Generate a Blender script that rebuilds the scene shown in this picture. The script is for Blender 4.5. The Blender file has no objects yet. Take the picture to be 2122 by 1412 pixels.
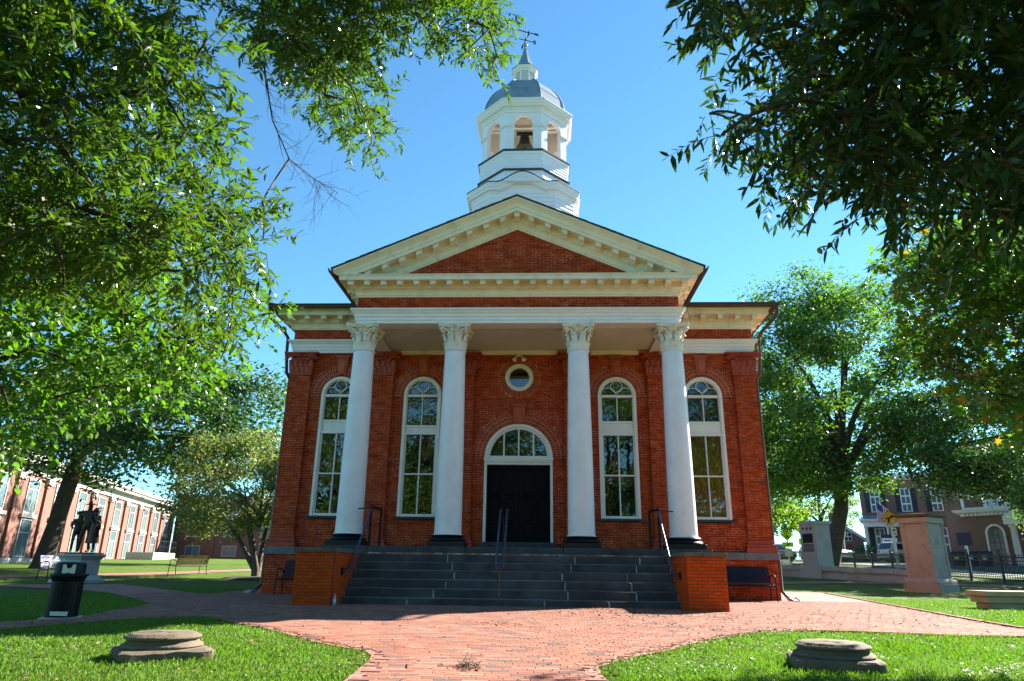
import bpy, math, random
import numpy as np
from mathutils import Vector, Matrix
R = math.radians
pi = math.pi
rng = np.random.default_rng(7)
random.seed(7)
scn = bpy.context.scene
COL = scn.collection

# ------------------------------------------------------------------ camera
CAM = Vector((0.6998, -20.1153, 0.8363))
_p, _y, _r = R(18.2782), R(-2.6636), R(0.7831)
fw = Vector((math.sin(_y) * math.cos(_p), math.cos(_y) * math.cos(_p), math.sin(_p)))
rt = fw.cross(Vector((0, 0, 1))).normalized()
up = rt.cross(fw)
rt2 = rt * math.cos(_r) + up * math.sin(_r)
up2 = up * math.cos(_r) - rt * math.sin(_r)
cd = bpy.data.cameras.new('camera')
cam = bpy.data.objects.new('camera', cd)
COL.objects.link(cam)
cd.sensor_width = 36.0
cd.lens = 36.0 * 1409.94 / 2122
cd.clip_start = 0.05
cd.clip_end = 3000
m3 = Matrix((rt2, up2, -fw)).transposed()
cam.matrix_world = Matrix.Translation(CAM) @ m3.to_4x4()
scn.camera = cam

# ------------------------------------------------------------------ world, sun, exposure
SUN = Vector((1.12, 1.0, 1.0)).normalized()
SUN_EL = math.asin(SUN.z)
SUN_AZ = math.atan2(SUN.x, SUN.y)
w = bpy.data.worlds.new('World')
scn.world = w
w.use_nodes = True
wn = w.node_tree
wn.nodes.clear()
sky = wn.nodes.new('ShaderNodeTexSky')
sky.sky_type = 'NISHITA'
sky.sun_disc = False
sky.sun_elevation = SUN_EL
sky.sun_rotation = SUN_AZ
sky.air_density = 0.8
sky.dust_density = 0.0
sky.ozone_density = 3.0
bgn = wn.nodes.new('ShaderNodeBackground')
bgn.inputs['Strength'].default_value = 0.054
won = wn.nodes.new('ShaderNodeOutputWorld')
tint = wn.nodes.new('ShaderNodeMix')
tint.data_type = 'RGBA'
tint.blend_type = 'MULTIPLY'
tint.inputs[0].default_value = 1.0
tint.inputs[7].default_value = (0.60, 0.95, 0.955, 1)
wn.links.new(sky.outputs[0], tint.inputs[6])
wn.links.new(tint.outputs[2], bgn.inputs['Color'])
wn.links.new(bgn.outputs[0], won.inputs['Surface'])
sl = bpy.data.lights.new('sun', 'SUN')
sl.energy = 3.9
sl.angle = R(0.53)
sl.color = (1.0, 0.94, 0.84)
so = bpy.data.objects.new('sun', sl)
COL.objects.link(so)
so.rotation_euler = (-SUN).to_track_quat('-Z', 'Y').to_euler()
scn.view_settings.view_transform = 'Standard'
scn.view_settings.look = 'None'
scn.view_settings.gamma = 1.0
scn.view_settings.exposure = 2.55
scn.view_settings.use_curve_mapping = False
scn.cycles.max_bounces = 8
scn.cycles.transparent_max_bounces = 12
scn.cycles.caustics_reflective = False
scn.cycles.caustics_refractive = False
scn.cycles.sample_clamp_indirect = 6.0
scn.cycles.use_denoising = True
try:
    scn.cycles.denoiser = 'OPENIMAGEDENOISE'
except Exception:
    pass


# ------------------------------------------------------------------ materials
MATS = {}


class NT:
    def __init__(s, name):
        s.m = bpy.data.materials.new(name)
        s.m.use_nodes = True
        s.t = s.m.node_tree
        s.b = s.t.nodes['Principled BSDF']
        s.out = s.t.nodes['Material Output']

    def n(s, kind, **kw):
        nd = s.t.nodes.new(kind)
        for k, v in kw.items():
            if k.startswith('_'):
                setattr(nd, k[1:], v)
            else:
                nd.inputs[k.replace('__', ' ')].default_value = v
        return nd

    def l(s, a, b):
        s.t.links.new(a, b)

    def coords(s, kind='Object'):
        return s.n('ShaderNodeTexCoord').outputs[kind]

    def pos(s):
        return s.n('ShaderNodeNewGeometry').outputs['Position']

    def noise(s, vec, scale, detail=4.0, rough=0.55):
        nd = s.n('ShaderNodeTexNoise', Scale=scale, Detail=detail, Roughness=rough)
        s.l(vec, nd.inputs['Vector'])
        return nd.outputs['Fac']

    def ramp(s, fac, stops):
        nd = s.n('ShaderNodeValToRGB')
        e = nd.color_ramp.elements
        while len(e) < len(stops):
            e.new(0.5)
        for i, (p, c) in enumerate(stops):
            e[i].position = p
            e[i].color = (c[0], c[1], c[2], 1)
        s.l(fac, nd.inputs['Fac'])
        return nd.outputs['Color']

    def mix(s, fac, a, b, mode='MIX'):
        nd = s.n('ShaderNodeMix', _data_type='RGBA', _blend_type=mode)
        if isinstance(fac, (int, float)):
            nd.inputs[0].default_value = fac
        else:
            s.l(fac, nd.inputs[0])
        for i, v in ((6, a), (7, b)):
            if isinstance(v, tuple):
                nd.inputs[i].default_value = (v[0], v[1], v[2], 1)
            else:
                s.l(v, nd.inputs[i])
        return nd.outputs[2]

    def math(s, op, a, b=0.0, clamp=False):
        nd = s.n('ShaderNodeMath', _operation=op, _use_clamp=clamp)
        for i, v in ((0, a), (1, b)):
            if isinstance(v, (int, float)):
                nd.inputs[i].default_value = v
            else:
                s.l(v, nd.inputs[i])
        return nd.outputs[0]

    def bump(s, h, strength=0.3, dist=0.01):
        nd = s.n('ShaderNodeBump', Strength=strength, Distance=dist)
        s.l(h, nd.inputs['Height'])
        s.l(nd.outputs[0], s.b.inputs['Normal'])

    def col(s, c):
        if isinstance(c, tuple):
            s.b.inputs['Base Color'].default_value = (c[0], c[1], c[2], 1)
        else:
            s.l(c, s.b.inputs['Base Color'])

    def rnd(s):
        a = s.n('ShaderNodeAttribute', _attribute_name='rnd').outputs['Fac']
        o = s.n('ShaderNodeObjectInfo').outputs['Random']
        return s.math('FRACT', s.math('ADD', a, o))


def plain(name, c, rough=0.6, var=0.12, scale=3.0, bump=0.0, bscale=40.0, metal=0.0, spec=0.5, dirt=None, dirt_amt=0.5):
    t = NT(name)
    P = t.pos()
    f = t.noise(P, scale, 5)
    lo = tuple(v * (1 - var) for v in c)
    hi = tuple(min(1, v * (1 + var)) for v in c)
    cc = t.ramp(f, [(0.3, lo), (0.7, hi)])
    if dirt:
        g = t.noise(P, scale * 0.7 + 1.1, 8, 0.7)
        g = t.math('MULTIPLY', t.math('SUBTRACT', g, 0.52, True), 6.0 * dirt_amt, True)
        cc = t.mix(g, cc, dirt)
    t.col(cc)
    t.b.inputs['Roughness'].default_value = rough
    t.b.inputs['Metallic'].default_value = metal
    t.b.inputs['Specular IOR Level'].default_value = spec
    if bump:
        t.bump(t.noise(P, bscale, 6), bump, 0.01)
    MATS[name] = t.m
    return t.m


def bricky(name, cols, rough=0.8, stain=(0.05, 0.03, 0.02), stain_amt=0.35, bump=0.4):
    t = NT(name)
    P = t.pos()
    r = t.rnd()
    cc = t.ramp(r, [(i / max(1, len(cols) - 1), c) for i, c in enumerate(cols)])
    f = t.noise(P, 35, 5)
    cc = t.mix(t.math('MULTIPLY', t.math('SUBTRACT', f, 0.45, True), 1.6), cc, tuple(v * 0.55 for v in cols[0]))
    g = t.noise(P, 0.9, 6, 0.65)
    g = t.math('MULTIPLY', t.math('SUBTRACT', g, 0.5, True), 4 * stain_amt, True)
    cc = t.mix(g, cc, stain)
    t.col(cc)
    t.b.inputs['Roughness'].default_value = rough
    t.b.inputs['Specular IOR Level'].default_value = 0.06
    t.bump(t.noise(P, 90, 4), bump, 0.004)
    MATS[name] = t.m
    return t.m


bricky('brick', [(0.34, 0.034, 0.008), (0.46, 0.052, 0.011), (0.53, 0.07, 0.014), (0.42, 0.044, 0.010), (0.25, 0.026, 0.008), (0.48, 0.056, 0.012)], stain=(0.14, 0.03, 0.014), stain_amt=0.22)
bricky('pier_brick', [(0.50, 0.058, 0.008), (0.56, 0.074, 0.009), (0.44, 0.05, 0.008)], stain=(0.16, 0.05, 0.015), stain_amt=0.3)
bricky('paver', [(0.26, 0.115, 0.075), (0.33, 0.155, 0.11), (0.22, 0.085, 0.065), (0.36, 0.19, 0.14), (0.27, 0.12, 0.085), (0.12, 0.10, 0.095), (0.31, 0.14, 0.095), (0.30, 0.125, 0.09)], stain=(0.14, 0.055, 0.042), stain_amt=0.35, bump=0.3)
bricky('far_brick', [(0.42, 0.15, 0.10), (0.48, 0.18, 0.12), (0.38, 0.13, 0.09)], stain_amt=0.1)
def mortar_mat():
    # partly repointed: pale patches between joints that have taken the brick's colour
    t = NT('mortar')
    P = t.pos()
    f = t.noise(P, 5.0, 7, 0.7)
    t.col(t.ramp(f, [(0.44, (0.34, 0.085, 0.04)), (0.54, (0.48, 0.22, 0.15)), (0.68, (0.76, 0.62, 0.56))]))
    t.b.inputs['Roughness'].default_value = 0.9
    MATS['mortar'] = t.m


mortar_mat()


def column_mat():
    t = NT('column_paint')
    P = t.pos()
    f = t.noise(P, 1.4, 6)
    c = t.ramp(f, [(0.3, (0.79, 0.70, 0.72)), (0.7, (0.87, 0.775, 0.79))])
    # chips and scuffs, mostly within reach of the porch floor
    sp = t.n('ShaderNodeSeparateXYZ')
    t.l(P, sp.inputs[0])
    h = t.math('MULTIPLY', t.math('SUBTRACT', 3.0, sp.outputs[2], True), 0.055)
    g = t.math('ADD', t.noise(P, 9.0, 8, 0.75), h)
    g = t.math('MULTIPLY', t.math('SUBTRACT', g, 0.665, True), 18.0, True)
    c = t.mix(g, c, (0.30, 0.27, 0.24))
    sm = t.noise(P, 2.2, 5, 0.6)
    sm = t.math('MULTIPLY', t.math('ADD', t.math('SUBTRACT', sm, 0.5, True), h), 1.2, True)
    c = t.mix(sm, c, (0.62, 0.56, 0.48))
    t.col(c)
    t.b.inputs['Roughness'].default_value = 0.5
    t.bump(t.noise(P, 14, 5), 0.08, 0.01)
    MATS['column_paint'] = t.m


column_mat()
plain('pier_mortar', (0.10, 0.05, 0.02), 0.9, 0.25, 6)
plain('sand_joint', (0.15, 0.10, 0.08), 0.95, 0.3, 5, 0.4, 60)
plain('white_paint', (0.86, 0.77, 0.775), 0.5, 0.05, 1.6, 0.05, 20, dirt=(0.55, 0.53, 0.48), dirt_amt=0.25)
plain('tower_paint', (0.87, 0.765, 0.83), 0.5, 0.03, 1.0)
plain('cream_paint', (0.86, 0.70, 0.52), 0.55, 0.06, 2.0, 0.08, 25, dirt=(0.33, 0.31, 0.22), dirt_amt=0.4)
plain('cap_paint', (0.80, 0.68, 0.57), 0.6, 0.1, 5.0, 0.15, 30, dirt=(0.22, 0.19, 0.15), dirt_amt=0.45)
plain('soffit_paint', (0.70, 0.64, 0.57), 0.6, 0.06, 1.5)
plain('frame_paint', (0.82, 0.71, 0.64), 0.5, 0.05, 2.0, dirt=(0.5, 0.47, 0.38), dirt_amt=0.25)
plain('terracotta', (0.38, 0.042, 0.012), 0.6, 0.2, 5.0, 0.2, 25, dirt=(0.05, 0.02, 0.012), dirt_amt=0.5)
plain('keystone_clay', (0.46, 0.075, 0.02), 0.6, 0.2, 5.0, 0.2, 25, dirt=(0.12, 0.03, 0.015), dirt_amt=0.3)
plain('ring_mortar', (0.62, 0.36, 0.28), 0.9, 0.3, 4)
plain('bluestone', (0.052, 0.050, 0.056), 0.75, 0.5, 1.6, 0.3, 18, spec=0.25, dirt=(0.10, 0.095, 0.09), dirt_amt=0.4)
plain('stone_joint', (0.30, 0.29, 0.29), 0.9, 0.15, 8)
plain('sandstone', (0.125, 0.092, 0.06), 0.9, 0.25, 4.0, 0.7, 30, dirt=(0.045, 0.036, 0.026), dirt_amt=0.9)
plain('watertable_stone', (0.16, 0.14, 0.13), 0.8, 0.25, 2.5, 0.3, 25, dirt=(0.07, 0.06, 0.055), dirt_amt=0.4)
plain('pink_stone', (0.31, 0.235, 0.195), 0.85, 0.14, 1.3, 0.2, 25, dirt=(0.10, 0.075, 0.06), dirt_amt=0.5)
plain('grey_stone', (0.36, 0.325, 0.285), 0.85, 0.14, 1.3, 0.2, 25, dirt=(0.15, 0.13, 0.11), dirt_amt=0.4)
plain('black_paint', (0.008, 0.008, 0.010), 0.4, 0.2, 4, 0.05, 30, spec=0.25)
plain('door_paint', (0.004, 0.004, 0.005), 0.6, 0.2, 4, spec=0.12)
plain('navy_metal', (0.006, 0.007, 0.016), 0.4, 0.2, 4, spec=0.25)
plain('rust', (0.16, 0.06, 0.03), 0.8, 0.3, 14, 0.3, 40)
plain('handrail_blue', (0.04, 0.045, 0.09), 0.35, 0.2, 5, metal=0.2)
plain('galvanised', (0.5, 0.5, 0.52), 0.4, 0.1, 5, metal=0.6)
plain('flashing', (0.028, 0.03, 0.06), 0.4, 0.2, 3)
plain('dome_metal', (0.22, 0.27, 0.32), 0.42, 0.2, 2.2, 0.06, 12, metal=0.35)
plain('gutter_brown', (0.075, 0.03, 0.022), 0.4, 0.15, 3)
plain('roof_shingle', (0.09, 0.085, 0.085), 0.9, 0.3, 10, 0.4, 40)
plain('bronze', (0.03, 0.021, 0.014), 0.38, 0.3, 6, 0.1, 20, metal=0.55)
plain('bell_metal', (0.035, 0.045, 0.04), 0.45, 0.2, 6, metal=0.6)
plain('iron', (0.006, 0.006, 0.008), 0.55, 0.2, 4, spec=0.2)
plain('bark', (0.06, 0.045, 0.034), 0.95, 0.35, 7, 0.8, 22)
plain('bark_light', (0.11, 0.085, 0.065), 0.95, 0.3, 9, 0.6, 22)
plain('interior', (0.12, 0.09, 0.07), 0.9, 0.1, 1)
plain('louver_grey', (0.55, 0.58, 0.63), 0.6, 0.05, 1)
plain('asphalt', (0.06, 0.06, 0.062), 0.9, 0.15, 8)
plain('concrete', (0.42, 0.41, 0.39), 0.9, 0.1, 4)
plain('amber_backing', (0.62, 0.20, 0.015), 0.8, 0.25, 1.2)
plain('mulch', (0.05, 0.033, 0.024), 0.95, 0.4, 14, 0.6, 30)


def glass_mat():
    t = NT('glass')
    fr = t.n('ShaderNodeFresnel', IOR=2.0)
    gl = t.n('ShaderNodeBsdfGlossy', Roughness=0.008)
    gl.inputs['Color'].default_value = (0.95, 0.97, 0.95, 1)
    tr = t.n('ShaderNodeBsdfTransparent')
    tr.inputs['Color'].default_value = (0.82, 0.84, 0.80, 1)
    mx = t.n('ShaderNodeMixShader')
    t.l(fr.outputs[0], mx.inputs[0])
    t.l(tr.outputs[0], mx.inputs[1])
    t.l(gl.outputs[0], mx.inputs[2])
    # old panes are not quite flat
    P = t.pos()
    bp = t.n('ShaderNodeBump', Strength=0.03, Distance=0.02)
    t.l(t.noise(P, 3.0, 2), bp.inputs['Height'])
    t.l(bp.outputs[0], gl.inputs['Normal'])
    t.l(mx.outputs[0], t.out.inputs['Surface'])
    MATS['glass'] = t.m


glass_mat()


def leaf_mat(name, cols, trans=0.45, gloss=0.3, tcol=None):
    t = NT(name)
    r = t.rnd()
    cc = t.ramp(r, [(i / max(1, len(cols) - 1), c) for i, c in enumerate(cols)])
    t.col(cc)
    t.b.inputs['Roughness'].default_value = gloss
    t.b.inputs['Specular IOR Level'].default_value = 0.4
    tl = t.n('ShaderNodeBsdfTranslucent')
    t2 = t.mix(1.0, cc, tcol or (1.35, 1.85, 0.4), 'MULTIPLY')
    t.l(t2, tl.inputs['Color'])
    mx = t.n('ShaderNodeMixShader')
    mx.inputs[0].default_value = trans
    t.l(t.b.outputs[0], mx.inputs[1])
    t.l(tl.outputs[0], mx.inputs[2])
    t.l(mx.outputs[0], t.out.inputs['Surface'])
    MATS[name] = t.m


leaf_mat('oak_leaf', [(0.050, 0.085, 0.014), (0.068, 0.115, 0.018), (0.095, 0.15, 0.022), (0.060, 0.10, 0.016), (0.080, 0.13, 0.020), (0.055, 0.095, 0.016), (0.11, 0.15, 0.02)], trans=0.40)
leaf_mat('oak_leaf_shaded', [(0.028, 0.055, 0.013), (0.040, 0.075, 0.018), (0.050, 0.089, 0.020), (0.032, 0.065, 0.016), (0.045, 0.079, 0.018), (0.030, 0.059, 0.015)], trans=0.25)  # willow oak leaf again, with the canopy shade put into its colour
leaf_mat('linden_leaf', [(0.062, 0.125, 0.016), (0.085, 0.165, 0.022), (0.115, 0.205, 0.028), (0.07, 0.14, 0.018)], trans=0.45)
leaf_mat('gum_leaf', [(0.065, 0.142, 0.026), (0.085, 0.185, 0.028), (0.114, 0.214, 0.031), (0.079, 0.157, 0.028), (0.071, 0.157, 0.028), (0.128, 0.199, 0.028), (0.071, 0.142, 0.026), (0.085, 0.171, 0.028), (0.100, 0.171, 0.028), (0.427, 0.171, 0.028)], trans=0.42)
leaf_mat('far_leaf', [(0.068, 0.12, 0.025), (0.095, 0.16, 0.034), (0.13, 0.20, 0.042), (0.08, 0.14, 0.028)], trans=0.42, gloss=0.5)
leaf_mat('far_leaf_dark', [(0.035, 0.075, 0.025), (0.052, 0.103, 0.032), (0.063, 0.121, 0.035), (0.040, 0.086, 0.027)], trans=0.3, gloss=0.45)
leaf_mat('yellow_leaf', [(0.108, 0.168, 0.036), (0.156, 0.216, 0.042), (0.204, 0.228, 0.042), (0.120, 0.180, 0.036)], trans=0.5, gloss=0.5)
leaf_mat('dogwood_leaf', [(0.15, 0.20, 0.06), (0.20, 0.23, 0.08), (0.24, 0.21, 0.11), (0.14, 0.20, 0.05), (0.27, 0.20, 0.14), (0.17, 0.22, 0.06), (0.15, 0.21, 0.06)], trans=0.42, gloss=0.45, tcol=(1.25, 1.5, 0.6))
leaf_mat('grass_blade', [(0.07, 0.135, 0.012), (0.095, 0.17, 0.016), (0.12, 0.20, 0.02), (0.085, 0.155, 0.014), (0.16, 0.20, 0.035), (0.08, 0.15, 0.014)], trans=0.4, gloss=0.55)
leaf_mat('dead_leaf', [(0.13, 0.05, 0.02), (0.19, 0.085, 0.032), (0.09, 0.04, 0.02), (0.23, 0.13, 0.05), (0.16, 0.06, 0.02), (0.27, 0.18, 0.05)], trans=0.1, gloss=0.7, tcol=(1, 1, 1))


# ------------------------------------------------------------------ mesh helpers
def M(n):
    return MATS[n]


def link(o, parent=None):
    COL.objects.link(o)
    if parent is not None:
        o.parent = parent
    return o


def tag(o, label=None, cat=None, group=None, kind=None):
    if label:
        o['label'] = label
    if cat:
        o['category'] = cat
    if group:
        o['group'] = group
    if kind:
        o['kind'] = kind
    return o


def empty(name, loc=(0, 0, 0), rz=0.0):
    o = bpy.data.objects.new(name, None)
    o.location = loc
    o.rotation_euler = (0, 0, rz)
    o.empty_display_size = 0.1
    return link(o)


class MB:
    def __init__(s):
        s.v = []
        s.f = []
        s.r = []      # one random value per face
        s.cur = 0.0

    def add(s, vs, fs, r=None):
        b = len(s.v)
        s.v.extend(vs)
        rr = s.cur if r is None else r
        for f in fs:
            s.f.append(tuple(i + b for i in f))
            s.r.append(rr)
        return s

    def box(s, x0, x1, y0, y1, z0, z1, r=None):
        return s.add([(x0, y0, z0), (x1, y0, z0), (x1, y1, z0), (x0, y1, z0), (x0, y0, z1), (x1, y0, z1), (x1, y1, z1), (x0, y1, z1)],
                     [(0, 3, 2, 1), (4, 5, 6, 7), (0, 1, 5, 4), (1, 2, 6, 5), (2, 3, 7, 6), (3, 0, 4, 7)], r)

    def cbox(s, c, sx, sy, sz, r=None):
        return s.box(c[0] - sx / 2, c[0] + sx / 2, c[1] - sy / 2, c[1] + sy / 2, c[2] - sz / 2, c[2] + sz / 2, r)

    def bbox(s, x0, x1, y0, y1, z0, z1, b=0.01):
        """box with chamfered vertical and top edges"""
        ring = lambda d, z: [(x0 + d + b, y0 + d, z), (x1 - d - b, y0 + d, z), (x1 - d, y0 + d + b, z), (x1 - d, y1 - d - b, z), (x1 - d - b, y1 - d, z), (x0 + d + b, y1 - d, z), (x0 + d, y1 - d - b, z), (x0 + d, y0 + d + b, z)]
        vs = ring(0, z0) + ring(0, z1 - b) + ring(b, z1)
        fs = [tuple(range(7, -1, -1)), tuple(range(16, 24))]
        for k in (0, 8):
            for i in range(8):
                j = (i + 1) % 8
                fs.append((k + i, k + j, k + 8 + j, k + 8 + i))
        return s.add(vs, fs)

    def obox(s, p0, p1, wid, hgt, upv=(0, 0, 1)):
        """bar of a rectangular section from p0 to p1"""
        p0, p1 = Vector(p0), Vector(p1)
        d = (p1 - p0).normalized()
        u = Vector(upv)
        sd = d.cross(u)
        if sd.length < 1e-5:
            sd = d.cross(Vector((1, 0, 0)))
        sd.normalize()
        u = sd.cross(d)
        a, b = sd * wid / 2, u * hgt / 2
        vs = [tuple(p + q) for p in (p0, p1) for q in (-a - b, a - b, a + b, -a + b)]
        return s.add(vs, [(0, 3, 2, 1), (4, 5, 6, 7), (0, 1, 5, 4), (1, 2, 6, 5), (2, 3, 7, 6), (3, 0, 4, 7)])

    def tube(s, pts, rad, n=8, caps=True):
        pts = [Vector(p) for p in pts]
        k = len(pts)
        if not hasattr(rad, '__len__'):
            rad = [rad] * k
        vs, fs = [], []
        ref = None
        for i, p in enumerate(pts):
            d = (pts[min(i + 1, k - 1)] - pts[max(i - 1, 0)])
            if d.length < 1e-9:
                d = Vector((0, 0, 1))
            d.normalize()
            if ref is None:
                ref = Vector((0, 0, 1)) if abs(d.z) < 0.9 else Vector((1, 0, 0))
            a = d.cross(ref)
            if a.length < 1e-4:
                a = d.cross(Vector((0.3, 1, 0.2)))
            a.normalize()
            b = d.cross(a)
            ref = a.cross(d)
            for j in range(n):
                t = 2 * pi * j / n
                vs.append(tuple(p + (a * math.cos(t) + b * math.sin(t)) * rad[i]))
        for i in range(k - 1):
            for j in range(n):
                j2 = (j + 1) % n
                fs.append((i * n + j, i * n + j2, (i + 1) * n + j2, (i + 1) * n + j))
        if caps:
            fs.append(tuple(range(n - 1, -1, -1)))
            fs.append(tuple((k - 1) * n + j for j in range(n)))
        return s.add(vs, fs)

    def lathe(s, prof, n=24, c=(0, 0, 0), ph=0.0, caps=True):
        vs, fs = [], []
        k = len(prof)
        for r, z in prof:
            for j in range(n):
                t = 2 * pi * j / n + ph
                vs.append((c[0] + r * math.cos(t), c[1] + r * math.sin(t), c[2] + z))
        for i in range(k - 1):
            for j in range(n):
                j2 = (j + 1) % n
                fs.append((i * n + j, i * n + j2, (i + 1) * n + j2, (i + 1) * n + j))
        if caps:
            fs.append(tuple(range(n - 1, -1, -1)))
            fs.append(tuple((k - 1) * n + j for j in range(n)))
        return s.add(vs, fs)

    def sweep(s, path, prof, closed=False, cap=True):
        """profile of (outward, z) pairs swept along a plan polyline; outward is to the right of the travel direction"""
        n = len(path)
        P = [Vector((p[0], p[1])) for p in path]
        offs = []
        for i in range(n):
            def nrm(a, b):
                d = (b - a).normalized()
                return Vector((d.y, -d.x))
            if closed:
                n1, n2 = nrm(P[i - 1], P[i]), nrm(P[i], P[(i + 1) % n])
            else:
                n1 = nrm(P[i - 1], P[i]) if i > 0 else nrm(P[i], P[i + 1])
                n2 = nrm(P[i], P[i + 1]) if i < n - 1 else n1
            m = n1 + n2
            offs.append(m / (m.dot(n1)))
        k = len(prof)
        vs = [(P[i].x + offs[i].x * o, P[i].y + offs[i].y * o, z) for i in range(n) for o, z in prof]
        fs = []
        for i in range(n if closed else n - 1):
            i2 = (i + 1) % n
            for j in range(k - 1):
                fs.append((i * k + j, i2 * k + j, i2 * k + j + 1, i * k + j + 1))
        if not closed and cap:
            fs.append(tuple(range(k)))
            fs.append(tuple((n - 1) * k + j for j in range(k - 1, -1, -1)))
        return s.add(vs, fs)

    def extr(s, poly, y0, y1, r=None):
        """polygon in xz pushed from y0 to y1 (any simple polygon)"""
        n = len(poly)
        vs = [(x, y0, z) for x, z in poly] + [(x, y1, z) for x, z in poly]
        fs = [tuple(range(n)), tuple(range(2 * n - 1, n - 1, -1))]
        for i in range(n):
            j = (i + 1) % n
            fs.append((i, n + i, n + j, j))
        return s.add(vs, fs, r)

    def arcband(s, cx, cz, r0, r1, y0, y1, a0=0.0, a1=pi, n=20):
        """a solid ring segment in the xz plane"""
        vs, fs = [], []
        for i in range(n + 1):
            t = a0 + (a1 - a0) * i / n
            c, q = math.cos(t), math.sin(t)
            vs += [(cx + r0 * c, y0, cz + r0 * q), (cx + r1 * c, y0, cz + r1 * q), (cx + r1 * c, y1, cz + r1 * q), (cx + r0 * c, y1, cz + r0 * q)]
        for i in range(n):
            a, b = i * 4, i * 4 + 4
            for j in range(4):
                k = (j + 1) % 4
                fs.append((a + j, a + k, b + k, b + j))
        fs.append((0, 3, 2, 1))
        fs.append((n * 4, n * 4 + 1, n * 4 + 2, n * 4 + 3))
        return s.add(vs, fs)

    def mesh(s, name, mat, smooth=False, angle=40):
        me = bpy.data.meshes.new(name)
        me.from_pydata([tuple(map(float, v)) for v in s.v], [], s.f)
        if any(s.r):
            at = me.attributes.new('rnd', 'FLOAT', 'FACE')
            at.data.foreach_set('value', s.r)
        if mat:
            me.materials.append(M(mat) if isinstance(mat, str) else mat)
        if smooth:
            me.polygons.foreach_set('use_smooth', [True] * len(me.polygons))
            try:
                me.set_sharp_from_angle(angle=R(angle))
            except Exception:
                pass
        me.update()
        return me

    def build(s, name, mat, parent=None, smooth=False, angle=40, loc=None, rz=0.0):
        o = bpy.data.objects.new(name, s.mesh(name, mat, smooth, angle))
        if loc is not None:
            o.location = loc
            o.rotation_euler = (0, 0, rz)
        return link(o, parent)


def fix_normals(o):
    import bmesh
    bm = bmesh.new()
    bm.from_mesh(o.data)
    bmesh.ops.recalc_face_normals(bm, faces=bm.faces)
    bm.to_mesh(o.data)
    bm.free()
    return o


def dup(o, parent=None, loc=None, rz=None):
    c = o.copy()
    COL.objects.link(c)
    c.parent = parent
    if loc is not None:
        c.location = loc
    if rz is not None:
        c.rotation_euler = (0, 0, rz)
    return c


def dup_tree(o, parent=None, loc=None, rz=None):
    c = dup(o, parent, loc, rz)
    for ch in list(o.children):
        dup_tree(ch, c)
    return c


def rnd():
    return random.random()


def inst(name, me, parent, loc, rot=None, scale=None):
    o = bpy.data.objects.new(name, me)
    o.location = loc
    if rot is not None:
        o.rotation_euler = rot
    if scale is not None:
        o.scale = scale
    return link(o, parent)


def in_poly(x, y, poly):
    c = False
    j = len(poly) - 1
    for i in range(len(poly)):
        xi, yi = poly[i]
        xj, yj = poly[j]
        if (yi > y) != (yj > y) and x < (xj - xi) * (y - yi) / (yj - yi) + xi:
            c = not c
        j = i
    return c


def in_poly_np(X, Y, poly):
    c = np.zeros(X.shape, bool)
    j = len(poly) - 1
    for i in range(len(poly)):
        xi, yi = poly[i]
        xj, yj = poly[j]
        if yi != yj:
            t = ((yi > Y) != (yj > Y)) & (X < (xj - xi) * (Y - yi) / (yj - yi) + xi)
            c ^= t
        j = i
    return c


def np_mesh(name, V, F, mat, rnd_vals=None, smooth=False):
    """V (n,3), F (m,k) all faces of k corners"""
    me = bpy.data.meshes.new(name)
    V = np.ascontiguousarray(V, dtype=np.float32)
    F = np.ascontiguousarray(F, dtype=np.int32)
    m, k = F.shape
    me.vertices.add(len(V))
    me.vertices.foreach_set('co', V.ravel())
    me.loops.add(m * k)
    me.loops.foreach_set('vertex_index', F.ravel())
    me.polygons.add(m)
    me.polygons.foreach_set('loop_start', np.arange(0, m * k, k, dtype=np.int32))
    if rnd_vals is not None:
        at = me.attributes.new('rnd', 'FLOAT', 'FACE')
        at.data.foreach_set('value', np.ascontiguousarray(rnd_vals, dtype=np.float32))
    me.polygons.foreach_set('use_smooth', np.full(m, bool(smooth)))
    me.update(calc_edges=True)
    me.validate()
    me.materials.append(M(mat))
    return me


# ================================================================== COURTHOUSE
court = empty('courthouse')
tag(court, 'red brick courthouse with white columned portico, pediment and octagonal bell tower', 'courthouse')
BL, BH, JT = 0.203, 0.0567, 0.0105         # brick length, height, joint
CR = BH + JT                                # course
FULL = []                                   # full facade bricks: (x, y, z) fronts, for the ones that become objects


def solid(x0, x1, cuts):
    """interval [x0, x1] minus the cut intervals"""
    segs = [(x0, x1)]
    for a, b in cuts:
        out = []
        for p, q in segs:
            if b <= p or a >= q:
                out.append((p, q))
            else:
                if a > p:
                    out.append((p, a))
                if b < q:
                    out.append((b, q))
        segs = out
    return segs


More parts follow.
